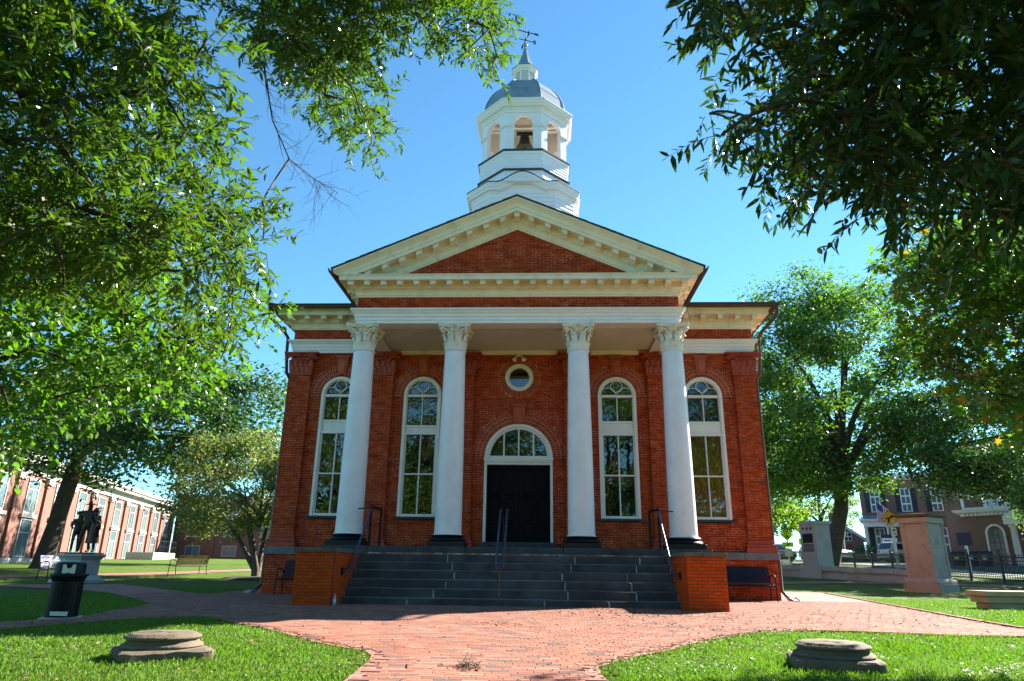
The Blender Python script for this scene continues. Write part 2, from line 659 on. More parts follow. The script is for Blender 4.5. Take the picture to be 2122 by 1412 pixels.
def lay(back, bricks, y, x0, x1, z0, z1, cutf=None, ringf=None, pick=None, proud=0.005, depth=0.03, stretch=True):
    """courses of bricks on a face that looks to -y; cutf(z) openings, ringf(z) what the bricks alone leave free"""
    n = max(1, round((z1 - z0) / CR))
    ch = (z1 - z0) / n
    for i in range(n):
        za, zb = z0 + i * ch, z0 + (i + 1) * ch
        zm = (za + zb) / 2
        cuts = cutf(zm) if cutf else []
        for a, b in solid(x0, x1, cuts):
            back.add([(a, y + proud, za), (b, y + proud, za), (b, y + proud, zb), (a, y + proud, zb)], [(0, 1, 2, 3)])
        rc = (ringf(zm) if ringf else []) + cuts
        for a, b in solid(x0, x1, rc):
            # running bond tied to a world grid
            u = math.floor(a / (BL + JT)) * (BL + JT) - (0.5 * (BL + JT) if i % 2 else 0.0)
            while u < b:
                p, q = max(u + JT / 2, a + 0.002), min(u + BL + JT / 2, b - 0.002)
                if q - p > 0.03:
                    full = (q - p) > BL - 0.004
                    yy = y - random.uniform(0, 0.0025)
                    zc0, zc1 = za + JT / 2, zb - JT / 2
                    if full and pick is not None:
                        pick.append((p, yy, zc0, q, zc1))
                    else:
                        bricks.add([(p, yy, zc0), (q, yy, zc0), (q, yy, zc1), (p, yy, zc1), (p, y + depth, zc0), (q, y + depth, zc0), (q, y + depth, zc1), (p, y + depth, zc1)],
                                   [(0, 1, 2, 3), (0, 4, 5, 1), (3, 2, 6, 7), (0, 3, 7, 4), (1, 5, 6, 2)], rnd())
                u += BL + JT


def lay_x(back, bricks, x, sgn, y0, y1, z0, z1, mat_r=None, proud=0.005):
    """the same on a face that looks along x (sgn +1 or -1)"""
    n = max(1, round((z1 - z0) / CR))
    ch = (z1 - z0) / n
    xb = x - sgn * proud
    back.add([(xb, y0, z0), (xb, y1, z0), (xb, y1, z1), (xb, y0, z1)], [(0, 1, 2, 3) if sgn > 0 else (3, 2, 1, 0)])
    for i in range(n):
        za, zb = z0 + i * ch + JT / 2, z0 + (i + 1) * ch - JT / 2
        u = y0 - (0.5 * (BL + JT) if i % 2 else 0.0)
        while u < y1:
            p, q = max(u + JT / 2, y0 + 0.002), min(u + BL + JT / 2, y1 - 0.002)
            if q - p > 0.03:
                xi = x - sgn * 0.03
                vs = [(x, p, za), (x, q, za), (x, q, zb), (x, p, zb), (xi, p, za), (xi, q, za), (xi, q, zb), (xi, p, zb)]
                fs = [(0, 1, 2, 3), (0, 4, 5, 1), (3, 2, 6, 7), (0, 3, 7, 4), (1, 5, 6, 2)]
                if sgn < 0:
                    fs = [tuple(reversed(f)) for f in fs]
                bricks.add(vs, fs, rnd())
            u += BL + JT


WY = 0.12                        # wall face; pilaster faces at y = 0
WINX = (-5.53, -2.96, 2.96, 5.53)
WH, WSP, WB = 0.573, 5.76, 2.14
DH, DSP = 1.01, 3.86
RWZ, RWR = 6.32, 0.427
ZF = 1.25                        # porch floor
ZCAP, ZNECK = 7.08, 6.387
PIL = [(-7.137, -6.48), (-4.55, -3.883), (-1.99, -1.375), (1.375, 1.99), (3.883, 4.55), (6.48, 7.137)]


def openings(extra_w, extra_d, extra_r):
    def f(z):
        c = []
        for x in WINX:
            h = WH + extra_w
            if WB - 0.06 < z <= WSP:
                c.append((x - (WH - 0.03), x + (WH - 0.03)))
            if z > WSP and z < WSP + h:
                k = math.sqrt(h * h - (z - WSP) ** 2)
                c.append((x - k, x + k))
        h = DH + extra_d
        if z <= DSP:
            c.append((-DH + 0.03, DH - 0.03))
        elif z < DSP + h:
            k = math.sqrt(h * h - (z - DSP) ** 2)
            c.append((-k, k))
        h = RWR + extra_r
        if abs(z - RWZ) < h:
            k = math.sqrt(h * h - (z - RWZ) ** 2)
            c.append((-k, k))
        return c
    return f


wall_b, wall_k = MB(), MB()
bays = [(PIL[i][1], PIL[i + 1][0]) for i in range(5)]
for a, b in bays:
    lay(wall_b, wall_k, WY, a - 0.01, b + 0.01, ZF, 7.2, openings(-0.03, -0.03, -0.03), openings(0.375, 0.37, 0.205), FULL)
# base below the water table, frieze of the wings, side walls
lay(wall_b, wall_k, -0.06, -7.2, 7.2, 0.0, 1.06, None, None, FULL)
for sx in (-1, 1):
    a, b = sorted((sx * 4.2, sx * 7.13))
    lay(wall_b, wall_k, -0.01, a, b, 7.5, 7.9)
    lay_x(wall_b, wall_k, sx * 7.2, sx, -0.06, 1.6, 0.0, 1.06)
    lay_x(wall_b, wall_k, sx * 7.137, sx, 0.0, 1.6, ZF, 7.9)
    # the rest of the long side walls, plain
    wall_b.add([(sx * 7.13, 1.6, 0), (sx * 7.13, 15, 0), (sx * 7.13, 15, 8.1), (sx * 7.13, 1.6, 8.1)], [(0, 1, 2, 3)])
wall_b.add([(-7.13, 15, 0), (7.13, 15, 0), (7.13, 15, 8.1), (-7.13, 15, 8.1)], [(0, 1, 2, 3)])
wall = wall_b.build('wall', 'mortar', court)
wall_b2 = MB()
wall_b2.box(-7.0, 7.0, 6.0, 6.1, 0, 8.0)
wall_b2.box(-7.0, 7.0, 0.3, 6.0, 1.0, 1.05)
wall_b2.box(-7.0, 7.0, 0.35, 6.0, 7.6, 7.7)
wall_b2.box(-2.0, -1.9, 0.3, 6.0, 1.05, 7.6)
wall_b2.box(1.9, 2.0, 0.3, 6.0, 1.05, 7.6)
wall_b2.build('interior_wall', 'interior', court)
# the 300 full bricks nearest the viewpoint stand as objects, the rest in one mass
FULL.sort(key=lambda t: (t[0] - CAM.x) ** 2 + (t[1] - CAM.y) ** 2 + (t[2] - CAM.z) ** 2)
keep = [t for t in FULL if not (t[1] < 0 and abs((t[0] + t[3]) / 2) < 4.9)]
drop = [t for t in FULL if (t[1] < 0 and abs((t[0] + t[3]) / 2) < 4.9)]
ch0 = keep[0][4] - keep[0][2]
bm = MB().box(0, BL, 0, 0.03, 0, ch0)
bme = bm.mesh('brick', 'brick')
for t in keep[:300]:
    inst('brick', bme, wall, (t[0], t[1], t[2]))
for p, yy, z0_, q, z1_ in keep[300:] + drop:
    wall_k.add([(p, yy, z0_), (q, yy, z0_), (q, yy, z1_), (p, yy, z1_), (p, yy + .03, z0_), (q, yy + .03, z0_), (q, yy + .03, z1_), (p, yy + .03, z1_)],
               [(0, 1, 2, 3), (0, 4, 5, 1), (3, 2, 6, 7), (0, 3, 7, 4), (1, 5, 6, 2)], rnd())
tag(wall_k.build('brickwork', 'brick', wall), kind='stuff')

# ---- water table of separate stones
wt = MB()
wt.box(-7.2, 7.2, -0.09, 0.05, 1.07, 1.2)
wto = wt.build('water_table', 'stone_joint', court)
xs = [-7.255, -6.35, -5.2, -4.0, -2.7, -1.3, 0.2, 1.6, 2.9, 4.1, 5.45, 6.3, 7.255]
for a, b in zip(xs[:-1], xs[1:]):
    MB().bbox(a + 0.006, b - 0.006, -0.12, 0.1, 1.06, 1.25, 0.012).build('stone_block', 'watertable_stone', wto)
for sx in (-1, 1):
    a, b = sorted((sx * 7.1, sx * 7.255))
    MB().bbox(a, b, 0.105, 14.9, 1.06, 1.22, 0.012).build('stone_block', 'watertable_stone', wto)

# ---- brick arches, keystones


def brick_ring(cx, cz, r0, r1, a0, a1, nring, yf):
    back, k = MB(), MB()
    back.arcband(cx, cz, r0, r1, yf + 0.007, yf + 0.06, a0, a1, 40)
    w_ = (r1 - r0) / nring
    for i in range(nring):
        ra, rb = r0 + i * w_ + 0.007, r0 + (i + 1) * w_ - 0.007
        n = max(6, int(abs(a1 - a0) * (ra + rb) / 2 / 0.070))
        for j in range(n):
            t0 = a0 + (a1 - a0) * j / n
            t1 = a0 + (a1 - a0) * (j + 1) / n
            g = 0.0065 / ra
            t0 += g
            t1 -= g
            yy = yf - random.uniform(0, 0.003)
            q = [(cx + r * math.cos(t), cz + r * math.sin(t)) for r, t in ((ra, t0), (ra, t1), (rb, t1), (rb, t0))]
            vs = [(x, yy, z) for x, z in q] + [(x, yf + 0.03, z) for x, z in q]
            k.add(vs, [(0, 3, 2, 1), (0, 1, 5, 4), (1, 2, 6, 5), (2, 3, 7, 6), (3, 0, 4, 7)], rnd())
    o = back.build('brick_arch', 'ring_mortar', court)
    tag(k.build('voussoirs', 'brick', o), kind='stuff')
    return o


def keystone(cx, z0, z1, w0, w1):
    k = MB()
    k.extr([(cx - w0 / 2, z0), (cx + w0 / 2, z0), (cx + w1 * 0.42, z1 - 0.09), (cx - w1 * 0.42, z1 - 0.09)], WY - 0.06, WY + 0.05)
    k.extr([(cx - w0 / 4, z0 + 0.03), (cx + w0 / 4, z0 + 0.03), (cx + w1 * 0.24, z1 - 0.11), (cx - w1 * 0.24, z1 - 0.11)], WY - 0.09, WY)
    k.box(cx - w1 * 0.47, cx + w1 * 0.47, WY - 0.09, WY + 0.05, z1 - 0.088, z1 - 0.05)
    k.box(cx - w1 * 0.55, cx + w1 * 0.55, WY - 0.12, WY + 0.05, z1 - 0.048, z1)
    return k.build('keystone', 'keystone_clay', court)


for x in WINX:
    brick_ring(x, WSP, WH + 0.01, WH + 0.375, 0, pi, 3, WY - 0.006)
    keystone(x, 6.40, 7.0, 0.24, 0.40)
brick_ring(0, DSP, DH + 0.01, DH + 0.37, 0, pi, 3, WY - 0.006)
keystone(0, 4.86, 5.48, 0.27, 0.44)
brick_ring(0, RWZ, RWR + 0.01, RWR + 0.205, 0, 2 * pi, 1, WY - 0.006)

# ---- pilasters with terracotta capitals and bases


def strip_leaf(mb, base, out, sidev, h, wdt, curl, seg=5):
    """an acanthus-like leaf: rises along z, bulges and curls outwards"""
    base, out, sidev = Vector(base), Vector(out), Vector(sidev)
    rows = []
    for i in range(seg + 1):
        t = i / seg
        z = h * min(1.0, t * 1.18) - (h * 0.16 if i == seg else 0)
        o = curl * (0.12 + t ** 2.2)
        w_ = wdt * (0.75 + 0.45 * math.sin(pi * min(1, t * 1.05))) * (1 if i < seg else 0.55)
        mid = base + Vector((0, 0, z)) + out * o
        rows.append([mid - sidev * w_ / 2 - out * 0.012, mid - sidev * w_ / 5 + out * 0.012, mid + out * 0.024, mid + sidev * w_ / 5 + out * 0.012, mid + sidev * w_ / 2 - out * 0.012])
    vs = [tuple(p) for r_ in rows for p in r_]
    fs = []
    for i in range(seg):
        for j in range(4):
            a = i * 5 + j
            fs.append((a, a + 1, a + 6, a + 5))
    nb = len(vs)
    vs += [tuple(Vector(v) - out * 0.014) for v in vs]
    fs += [tuple(reversed([i + nb for i in f])) for f in fs]
    mb.add(vs, fs)


def volute(mb, c, axis_u, axis_v, r, th=0.02, turns=1.6, n=22):
    u, v = Vector(axis_u), Vector(axis_v)
    pts, rad = [], []
    for i in range(n):
        t = i / (n - 1)
        a = 2 * pi * turns * t
        rr = r * (1 - 0.82 * t)
        pts.append(Vector(c) + u * rr * math.cos(a) + v * rr * math.sin(a))
        rad.append(th * (1 - 0.45 * t))
    mb.tube(pts, rad, 6)


def pilaster_capital(a, b):
    xc, hw = (a + b) / 2, (b - a) / 2
    H = ZCAP - ZNECK
    k = MB()
    k.box(a - 0.004, b + 0.004, -0.012, WY, ZNECK, ZCAP - 0.09)
    k.box(a - 0.03, b + 0.03, -0.04, WY, ZNECK - 0.02, ZNECK + 0.035)
    for dx in (-0.72, -0.24, 0.24, 0.72):
        strip_leaf(k, (xc + dx * hw, -0.012, ZNECK + 0.035), (0, -1, 0), (1, 0, 0), H * 0.33, hw * 0.46, 0.05)
    for dx in (-0.95, -0.48, 0.0, 0.48, 0.95):
        strip_leaf(k, (xc + dx * hw * 0.98, -0.008, ZNECK + 0.05), (dx * 0.5, -0.85, 0), (1, 0, 0), H * 0.62, hw * 0.4, 0.07)
    for sx in (-1, 1):
        k.tube([(xc + sx * hw * 0.35, -0.03, ZNECK + H * 0.45), (xc + sx * hw * 0.55, -0.06, ZNECK + H * 0.66), (xc + sx * hw * 0.95, -0.09, ZNECK + H * 0.80), (xc + sx * hw * 1.2, -0.10, ZNECK + H * 0.80)], [0.03, 0.03, 0.028, 0.02], 6)
        volute(k, (xc + sx * (hw + 0.10), -0.09, ZNECK + H * 0.75), (-sx, 0, 0), (0, 0, 1), 0.075, 0.022)
        k.tube([(xc + sx * hw * 0.1, -0.03, ZNECK + H * 0.5), (xc + sx * hw * 0.22, -0.055, ZNECK + H * 0.70), (xc + sx * hw * 0.08, -0.07, ZNECK + H * 0.78)], 0.018, 6)
    # abacus, flared, three steps
    e0, e1 = hw + 0.10, hw + 0.215
    for z0, z1, ee, yy in ((ZCAP - 0.115, ZCAP - 0.06, e0, -0.10), (ZCAP - 0.058, ZCAP, e1, -0.15)):
        k.extr([(xc - ee + 0.03, z0), (xc + ee - 0.03, z0), (xc + ee, z1), (xc - ee, z1)], yy, WY)
    k.lathe([(0.0, -0.03), (0.06, -0.02), (0.075, 0.01), (0.05, 0.03), (0, 0.04)], 10, (xc, -0.155, ZCAP - 0.06))
    return k


for i, (a, b) in enumerate(PIL):
    back, k = MB(), MB()
    lay(back, k, 0.0, a, b, 1.56, ZNECK)
    for x, sg in ((a, -1), (b, 1)):
        lay_x(back, k, x, sg, 0.0, WY, 1.56, ZNECK)
    po = back.build('pilaster', 'mortar', court)
    tag(k.build('brickwork', 'brick', po), kind='stuff')
    pilaster_capital(a, b).build('capital', 'terracotta', po)
    bs = MB()
    prof = [(0.0, 1.58), (0.025, 1.575), (0.035, 1.545), (0.02, 1.52), (0.02, 1.50), (0.06, 1.47), (0.075, 1.43), (0.06, 1.39), (0.09, 1.385), (0.09, ZF)]
    bs.sweep([(a, WY), (a, 0), (b, 0), (b, WY)], prof)
    fix_normals(bs.build('base', 'terracotta', po))

# ---- windows


def window(xc, pz0, pz1, amber=False):
    f = MB()
    y0, y1 = WY - 0.045, WY + 0.12
    fwid = 0.085
    f.arcband(xc, WSP, WH - fwid, WH, y0, y1, 0, pi, 28)
    f.arcband(xc, WSP, WH - fwid - 0.03, WH - fwid + 0.001, y0 + 0.04, y1 - 0.01, 0, pi, 28)
    for sx in (-1, 1):
        a, b = sorted((xc + sx * (WH - fwid), xc + sx * WH))
        f.box(a, b, y0, y1, WB, WSP)
        a, b = sorted((xc + sx * (WH - fwid - 0.03), xc + sx * (WH - fwid + 0.001)))
        f.box(a, b, y0 + 0.04, y1 - 0.01, WB, WSP)
    iw = WH - fwid - 0.029
    f.box(xc - iw, xc + iw, y0 + 0.02, y1, 5.70, 5.775)         # rail under the arched head
    f.box(xc - iw, xc + iw, y0 + 0.035, y1, pz1 - 0.02, pz1 + 0.045)    # foot of the upper sash
    f.box(xc - WH + 0.005, xc + WH - 0.005, y0 + 0.012, y1, pz0 - 0.06, pz0)   # head of the lower window
    f.box(xc - iw - 0.02, xc + iw + 0.02, y0 + 0.03, y1, WB, WB + 0.075)
    o = f.build('window', 'frame_paint', court, True, 30)
    p = MB()
    p.box(xc - iw, xc + iw, y0 + 0.055, y1, pz0, pz1 - 0.02)
    p.box(xc - iw + 0.05, xc + iw - 0.05, y0 + 0.048, y0 + 0.06, pz0 + 0.04, pz1 - 0.06)
    p.build('panel', 'frame_paint', o)
    s_ = MB()
    s_.box(xc - 0.014, xc + 0.014, y0 + 0.05, y1 - 0.01, pz1 + 0.045, 5.70)
    s_.box(xc - 0.016, xc + 0.016, y0 + 0.05, y1 - 0.01, WB + 0.075, pz0 - 0.06)
    s_.box(xc - iw, xc + iw, y0 + 0.045, y1 - 0.01, 3.345, 3.385)
    s_.box(xc - iw, xc - iw + 0.022, y0 + 0.052, y1 - 0.012, WB + 0.075, pz0 - 0.06)
    s_.box(xc + iw - 0.022, xc + iw, y0 + 0.052, y1 - 0.012, WB + 0.075, pz0 - 0.06)
    s_.build('glazing_bars', 'frame_paint', o)
    t = MB()
    yr = y0 + 0.075
    ring = [(xc + 0.175 * math.cos(a), yr, WSP + 0.285 + 0.175 * math.sin(a)) for a in np.linspace(0, 2 * pi, 25)]
    t.tube(ring, 0.013, 6, False)
    for sx in (-1, 1):
        arc = [(xc + sx * (0.27 + 0.25 * math.cos(a)), yr, WSP + 0.015 + 0.23 * math.sin(a)) for a in np.linspace(pi, 0.0, 14)]
        t.tube(arc, 0.012, 6, False)
    t.build('tracery', 'frame_paint', o)
    yg = y1 - 0.03
    for (xa, xb) in ((xc - iw, xc - 0.012), (xc + 0.012, xc + iw)):
        for za, zb in ((WB + 0.07, 3.36), (3.37, pz0 - 0.05), (pz1 + 0.04, 5.705)):
            tl = random.uniform(-0.004, 0.004)
            t2 = random.uniform(-0.006, 0.006)
            MB().add([(xa, yg + tl, za), (xb, yg - tl, za), (xb, yg - tl + t2, zb), (xa, yg + tl + t2, zb)], [(0, 1, 2, 3)]).build('pane', 'glass', o)
    g = MB()
    n = 20
    pts = [(xc + iw * math.cos(a), yg, WSP + iw * math.sin(a)) for a in np.linspace(0, pi, n)]
    g.add(pts, [tuple(range(n))])
    g.build('pane', 'glass', o)
    MB().bbox(xc - 0.70, xc + 0.70, WY - 0.075, WY + 0.1, WB - 0.065, WB - 0.002, 0.012).build('sill', 'bluestone', o)
    if amber:
        b = MB()
        n = 60
        x0_, x1_ = xc - iw + 0.02, xc + iw - 0.02
        vs = []
        for i in range(n + 1):
            x = x0_ + (x1_ - x0_) * i / n
            y = yg + 0.05 + 0.012 * math.sin(i * 1.25)
            vs += [(x, y, WB + 0.05), (x, y, pz0 - 0.03)]
        b.add(vs, [(2 * i, 2 * i + 2, 2 * i + 3, 2 * i + 1) for i in range(n)])
        b.build('amber_sheet', 'amber_backing', o, True)  # pleated amber sheet that gives the lower panes their orange tone
    return o


window(WINX[0], 4.62, 4.94)
window(WINX[1], 4.60, 4.78)
window(WINX[2], 4.60, 4.93)
window(WINX[3], 4.60, 4.93, True)

# ---- round window with the floodlight over it
f = MB()
f.arcband(0, RWZ, RWR - 0.075, RWR, WY - 0.05, WY + 0.1, 0, 2 * pi, 48)
f.arcband(0, RWZ, RWR - 0.12, RWR - 0.0745, WY - 0.02, WY + 0.1, 0, 2 * pi, 48)
o = f.build('round_window', 'frame_paint', court, True, 30)
MB().add([(0.315 * math.cos(a), WY + 0.07, RWZ + 0.315 * math.sin(a)) for a in np.linspace(0, 2 * pi, 40)[:-1]], [tuple(range(39))]).build('pane', 'glass', o)
f = MB()
f.box(-0.05, 0.05, WY - 0.06, WY + 0.0, 6.99, 7.09)
fl = f.build('floodlight', 'frame_paint', court)
for sx in (-1, 1):
    q = MB()
    q.tube([(sx * 0.03, WY - 0.06, 7.02), (sx * 0.09, WY - 0.16, 6.95), (sx * 0.115, WY - 0.20, 6.89), (sx * 0.145, WY - 0.25, 6.82)], [0.02, 0.03, 0.035, 0.072], 12)
    q.build('lamp_head', 'frame_paint', fl, True)

# ---- entrance
f = MB()
y0, y1 = WY - 0.05, WY + 0.16
f.arcband(0, DSP, DH - 0.085, DH, y0, y1, 0, pi, 40)
f.arcband(0, DSP, DH - 0.155, DH - 0.0845, y0 + 0.045, y1, 0, pi, 40)
for sx in (-1, 1):
    a, b = sorted((sx * (DH - 0.075), sx * DH))
    f.box(a, b, y0, y1, ZF + 0.2, DSP)
f.box(-DH - 0.02, DH + 0.02, y0 - 0.035, y1, DSP - 0.075, DSP + 0.0)
f.box(-DH - 0.0, DH + 0.0, y0 - 0.015, y1, DSP - 0.13, DSP - 0.077)
f.box(-DH + 0.074, DH - 0.074, y0 + 0.02, y1, DSP - 0.20, DSP - 0.131)
f.box(-DH + 0.15, DH - 0.15, y0 + 0.05, y1, DSP, DSP + 0.06)
for x in (-0.44, 0.0, 0.44):
    f.box(x - 0.02, x + 0.02, y0 + 0.06, y1 - 0.03, DSP + 0.05, DSP + math.sqrt((DH - 0.15) ** 2 - x * x) + 0.01)
door = f.build('entrance', 'frame_paint', court, True, 30)
edges = [-0.86, -0.43, 0.0, 0.43, 0.86]
for a, b in zip(edges[:-1], edges[1:]):
    pts = [(a + 0.012, DSP + 0.05), (b - 0.012, DSP + 0.05)]
    for t in np.linspace(b - 0.012, a + 0.012, 9):
        pts.append((float(t), DSP + math.sqrt(max(0.0, (DH - 0.14) ** 2 - t * t))))
    MB().add([(x, y1 - 0.05, max(z, DSP + 0.055)) for x, z in pts], [tuple(range(len(pts)))]).build('pane', 'glass', door)
zt = DSP - 0.20
for sx in (-1, 1):
    d = MB()
    a, b = sorted((sx * 0.006, sx * 0.935))
    d.box(a, b, WY + 0.13, WY + 0.18, ZF + 0.205, zt)
    do = d.build('door_leaf', 'door_paint', door)
    for za, zb in ((ZF + 0.33, ZF + 0.70), (ZF + 0.84, ZF + 1.42), (ZF + 1.56, zt - 0.16)):
        for u in (0.14, 0.55):
            p0, p1 = sorted((sx * u, sx * (u + 0.27)))
            pb = MB()
            pb.sweep([(p0, za), (p1, za), (p1, zb), (p0, zb)], [(0.0, 0.0), (0.02, 0.018), (0.04, 0.0)], True)
            for i_, v in enumerate(pb.v):
                pb.v[i_] = (v[0], WY + 0.128 - v[2], v[1])
            pb.box(p0 + 0.05, p1 - 0.05, WY + 0.118, WY + 0.131, za + 0.05, zb - 0.05)
            pb.build('panel', 'door_paint', do)
    hb = MB().lathe([(0, 0), (0.025, 0.005), (0.032, 0.03), (0.02, 0.055), (0, 0.06)], 12)
    for i_, v in enumerate(hb.v):
        hb.v[i_] = (v[0] + sx * 0.07, WY + 0.13 - v[2], v[1] + ZF + 1.2)
    hb.build('handle', 'iron', do, True)
MB().bbox(-1.1, 1.1, -0.22, WY + 0.2, ZF + 0.003, ZF + 0.2, 0.015).build('threshold', 'bluestone', door)

# ---- porch floor
pf = MB()
pf.box(-4.62, 4.62, -3.02, 0.0, 0.0, 1.1)
pfo = pf.build('porch_floor', 'mortar', court)
xs = [-4.75, -3.55, -2.35, -1.15, 0.1, 1.2, 2.4, 3.5, 4.75]
for a, b in zip(xs[:-1], xs[1:]):
    MB().bbox(a + 0.004, b - 0.004, -3.03, -0.13, 1.105, ZF, 0.012).build('floor_slab', 'bluestone', pfo)

# ---- columns
CX = (-4.215, -1.682, 1.682, 4.215)
CY = -2.365


def column_mesh():
    pr = []
    z0, z1 = 1.556, ZNECK - 0.045
    pr.append((0.372, z0 - 0.03))
    pr.append((0.372, z0))
    for i in range(15):
        t = i / 14
        r_ = 0.338 - 0.062 * (t ** 1.7)
        if i == 0:
            r_ = 0.345
        pr.append((r_, z0 + 0.005 + (z1 - z0 - 0.005) * t))
    for a, z in ((0.272, z1 + 0.008), (0.302, z1 + 0.014), (0.312, z1 + 0.03), (0.302, z1 + 0.046), (0.27, z1 + 0.05)):
        pr.append((a, z))
    return MB().lathe(pr, 48)


def column_base():
    b = MB()
    b.lathe([(0.40, 0.125), (0.44, 0.13), (0.462, 0.158), (0.44, 0.19), (0.40, 0.195), (0.385, 0.205), (0.375, 0.225), (0.385, 0.238), (0.41, 0.242), (0.42, 0.262), (0.405, 0.28), (0.372, 0.285)], 40)
    return b


def capital_mesh():
    k = MB()
    H = ZCAP - ZNECK
    k.lathe([(0.262, 0.0), (0.258, H * 0.3), (0.265, H * 0.55), (0.30, H * 0.74), (0.36, H * 0.86)], 28)
    for i in range(8):
        a = 2 * pi * i / 8
        o = (math.cos(a), math.sin(a), 0)
        sd = (-math.sin(a), math.cos(a), 0)
        strip_leaf(k, (0.262 * o[0], 0.262 * o[1], 0.0), o, sd, H * 0.36, 0.165, 0.085)
        a += pi / 8
        o = (math.cos(a), math.sin(a), 0)
        sd = (-math.sin(a), math.cos(a), 0)
        strip_leaf(k, (0.26 * o[0], 0.26 * o[1], 0.0), o, sd, H * 0.66, 0.16, 0.115, 6)
    for i in range(4):
        a = pi / 4 + i * pi / 2
        o = Vector((math.cos(a), math.sin(a), 0))
        sd = Vector((-math.sin(a), math.cos(a), 0))
        for s_ in (-1, 1):
            st = o * 0.27 + sd * s_ * 0.14
            k.tube([st + Vector((0, 0, H * 0.42)), o * 0.31 + sd * s_ * 0.13 + Vector((0, 0, H * 0.62)), o * 0.40 + sd * s_ * 0.07 + Vector((0, 0, H * 0.78)), o * 0.50 + sd * s_ * 0.028 + Vector((0, 0, H * 0.82))], [0.030, 0.030, 0.028, 0.022], 6)
            volute(k, o * 0.46 + sd * s_ * 0.028 + Vector((0, 0, H * 0.745)), o, (0, 0, 1), 0.075, 0.026)
        # small inner spirals and rosette on each face
        af = i * pi / 2
        of = Vector((math.cos(af), math.sin(af), 0))
        sf = Vector((-math.sin(af), math.cos(af), 0))
        for s_ in (-1, 1):
            k.tube([of * 0.275 + sf * s_ * 0.11 + Vector((0, 0, H * 0.48)), of * 0.31 + sf * s_ * 0.105 + Vector((0, 0, H * 0.64)), of * 0.335 + sf * s_ * 0.045 + Vector((0, 0, H * 0.74))], [0.02, 0.022, 0.018], 6)
        for q in range(6):
            t = 2 * pi * q / 6
            c = of * 0.385 + sf * 0.038 * math.cos(t) + Vector((0, 0, H * 0.90 + 0.038 * math.sin(t)))
            k.lathe([(0, -0.02), (0.02, -0.012), (0.026, 0), (0.02, 0.012), (0, 0.02)], 6, tuple(c))
    # abacus with hollow sides
    for z0, z1, g in ((H * 0.86, H * 0.93, 0.0), (H * 0.935, H, 0.025)):
        ring = []
        for i in range(4):
            a = pi / 4 + i * pi / 2
            c0 = Vector((math.cos(a), math.sin(a))) * (0.585 + g)
            t0 = Vector((-math.sin(a), math.cos(a)))
            ring += [c0 - t0 * 0.045, c0 + t0 * 0.045]
            c1 = Vector((math.cos(a + pi / 2), math.sin(a + pi / 2))) * (0.585 + g)
            p0 = c0 + t0 * 0.045
            t1 = Vector((-math.sin(a + pi / 2), math.cos(a + pi / 2)))
            p1 = c1 - t1 * 0.045
            nf = Vector((math.cos(a + pi / 4), math.sin(a + pi / 4)))
            for q in (0.2, 0.4, 0.6, 0.8):
                ring.append(p0.lerp(p1, q) - nf * 0.075 * math.sin(pi * q))
        n = len(ring)
        k.add([(p.x * 0.96, p.y * 0.96, z0) for p in ring] + [(p.x, p.y, z1) for p in ring], [tuple(range(n - 1, -1, -1)), tuple(range(n, 2 * n))] + [(i, (i + 1) % n, n + (i + 1) % n, n + i) for i in range(n)])
    return k


cme = column_mesh().mesh('column', 'column_paint', True, 35)
cbm = column_base().mesh('base', 'black_paint', True, 35)
cpm = capital_mesh().mesh('capital', 'cap_paint', True, 50)
plm = MB().bbox(-0.455, 0.455, -0.455, 0.455, 0.0, 0.125, 0.012).mesh('plinth', 'black_paint')
for x in CX:
    c = inst('column', cme, court, (x, CY, 0))
    inst('capital', cpm, c, (0, 0, ZNECK))
    inst('base', cbm, c, (0, 0, ZF + 0.002))
    inst('plinth', plm, c, (0, 0, ZF + 0.002))

# ---- entablature of the portico and wings
AX, AY = 4.416, -2.73
arch_prof = [(-0.45, 7.085), (0.0, 7.085), (0.0, 7.17), (0.022, 7.172), (0.022, 7.265), (0.05, 7.268), (0.05, 7.355), (0.075, 7.36), (0.10, 7.40), (0.125, 7.435), (0.145, 7.44), (0.145, 7.485), (-0.45, 7.49)]
ppath = [(-AX, -0.02), (-AX, AY), (AX, AY), (AX, -0.02)]
fix_normals(MB().sweep(ppath, arch_prof).build('architrave', 'white_paint', court))
# ceiling of the porch
sf = MB()
sf.box(-AX + 0.4, AX - 0.4, AY + 0.4, 0.11, 7.16, 7.22)
sfo = sf.build('porch_ceiling', 'soffit_paint', court)
cm = MB()
cm.sweep([(-AX + 0.4, 0.115), (AX - 0.4, 0.115)], [(0.0, 7.05), (0.03, 7.05), (0.05, 7.08), (0.09, 7.12), (0.10, 7.16), (0.0, 7.16)])
fix_normals(cm.build('crown_moulding', 'cream_paint', sfo))
fk, fb = MB(), MB()
lay(fb, fk, AY, -AX + 0.012, AX - 0.012, 7.485, 7.88)
for sx in (-1, 1):
    lay_x(fb, fk, sx * (AX - 0.012), sx, AY, -0.01, 7.485, 7.86)
fro = fb.build('frieze', 'mortar', court)
tag(fk.build('brickwork', 'brick', fro), kind='stuff')
corn_prof = [(-0.05, 7.84), (0.02, 7.845), (0.03, 7.89), (0.05, 7.895), (0.055, 7.95), (0.085, 8.01), (0.135, 8.05), (0.155, 8.055), (0.155, 8.215), (0.41, 8.215), (0.41, 8.195), (0.44, 8.195), (0.44, 8.305), (0.455, 8.31), (0.46, 8.33), (0.475, 8.335), (0.475, 8.352), (-0.05, 8.385)]
cyma_prof = [(-0.05, 8.354), (0.478, 8.354), (0.482, 8.37), (0.51, 8.385), (0.55, 8.42), (0.575, 8.428), (0.575, 8.45), (-0.05, 8.47)]
cpath = [(-AX, -0.02), (-AX, AY), (AX, AY), (AX, -0.02)]
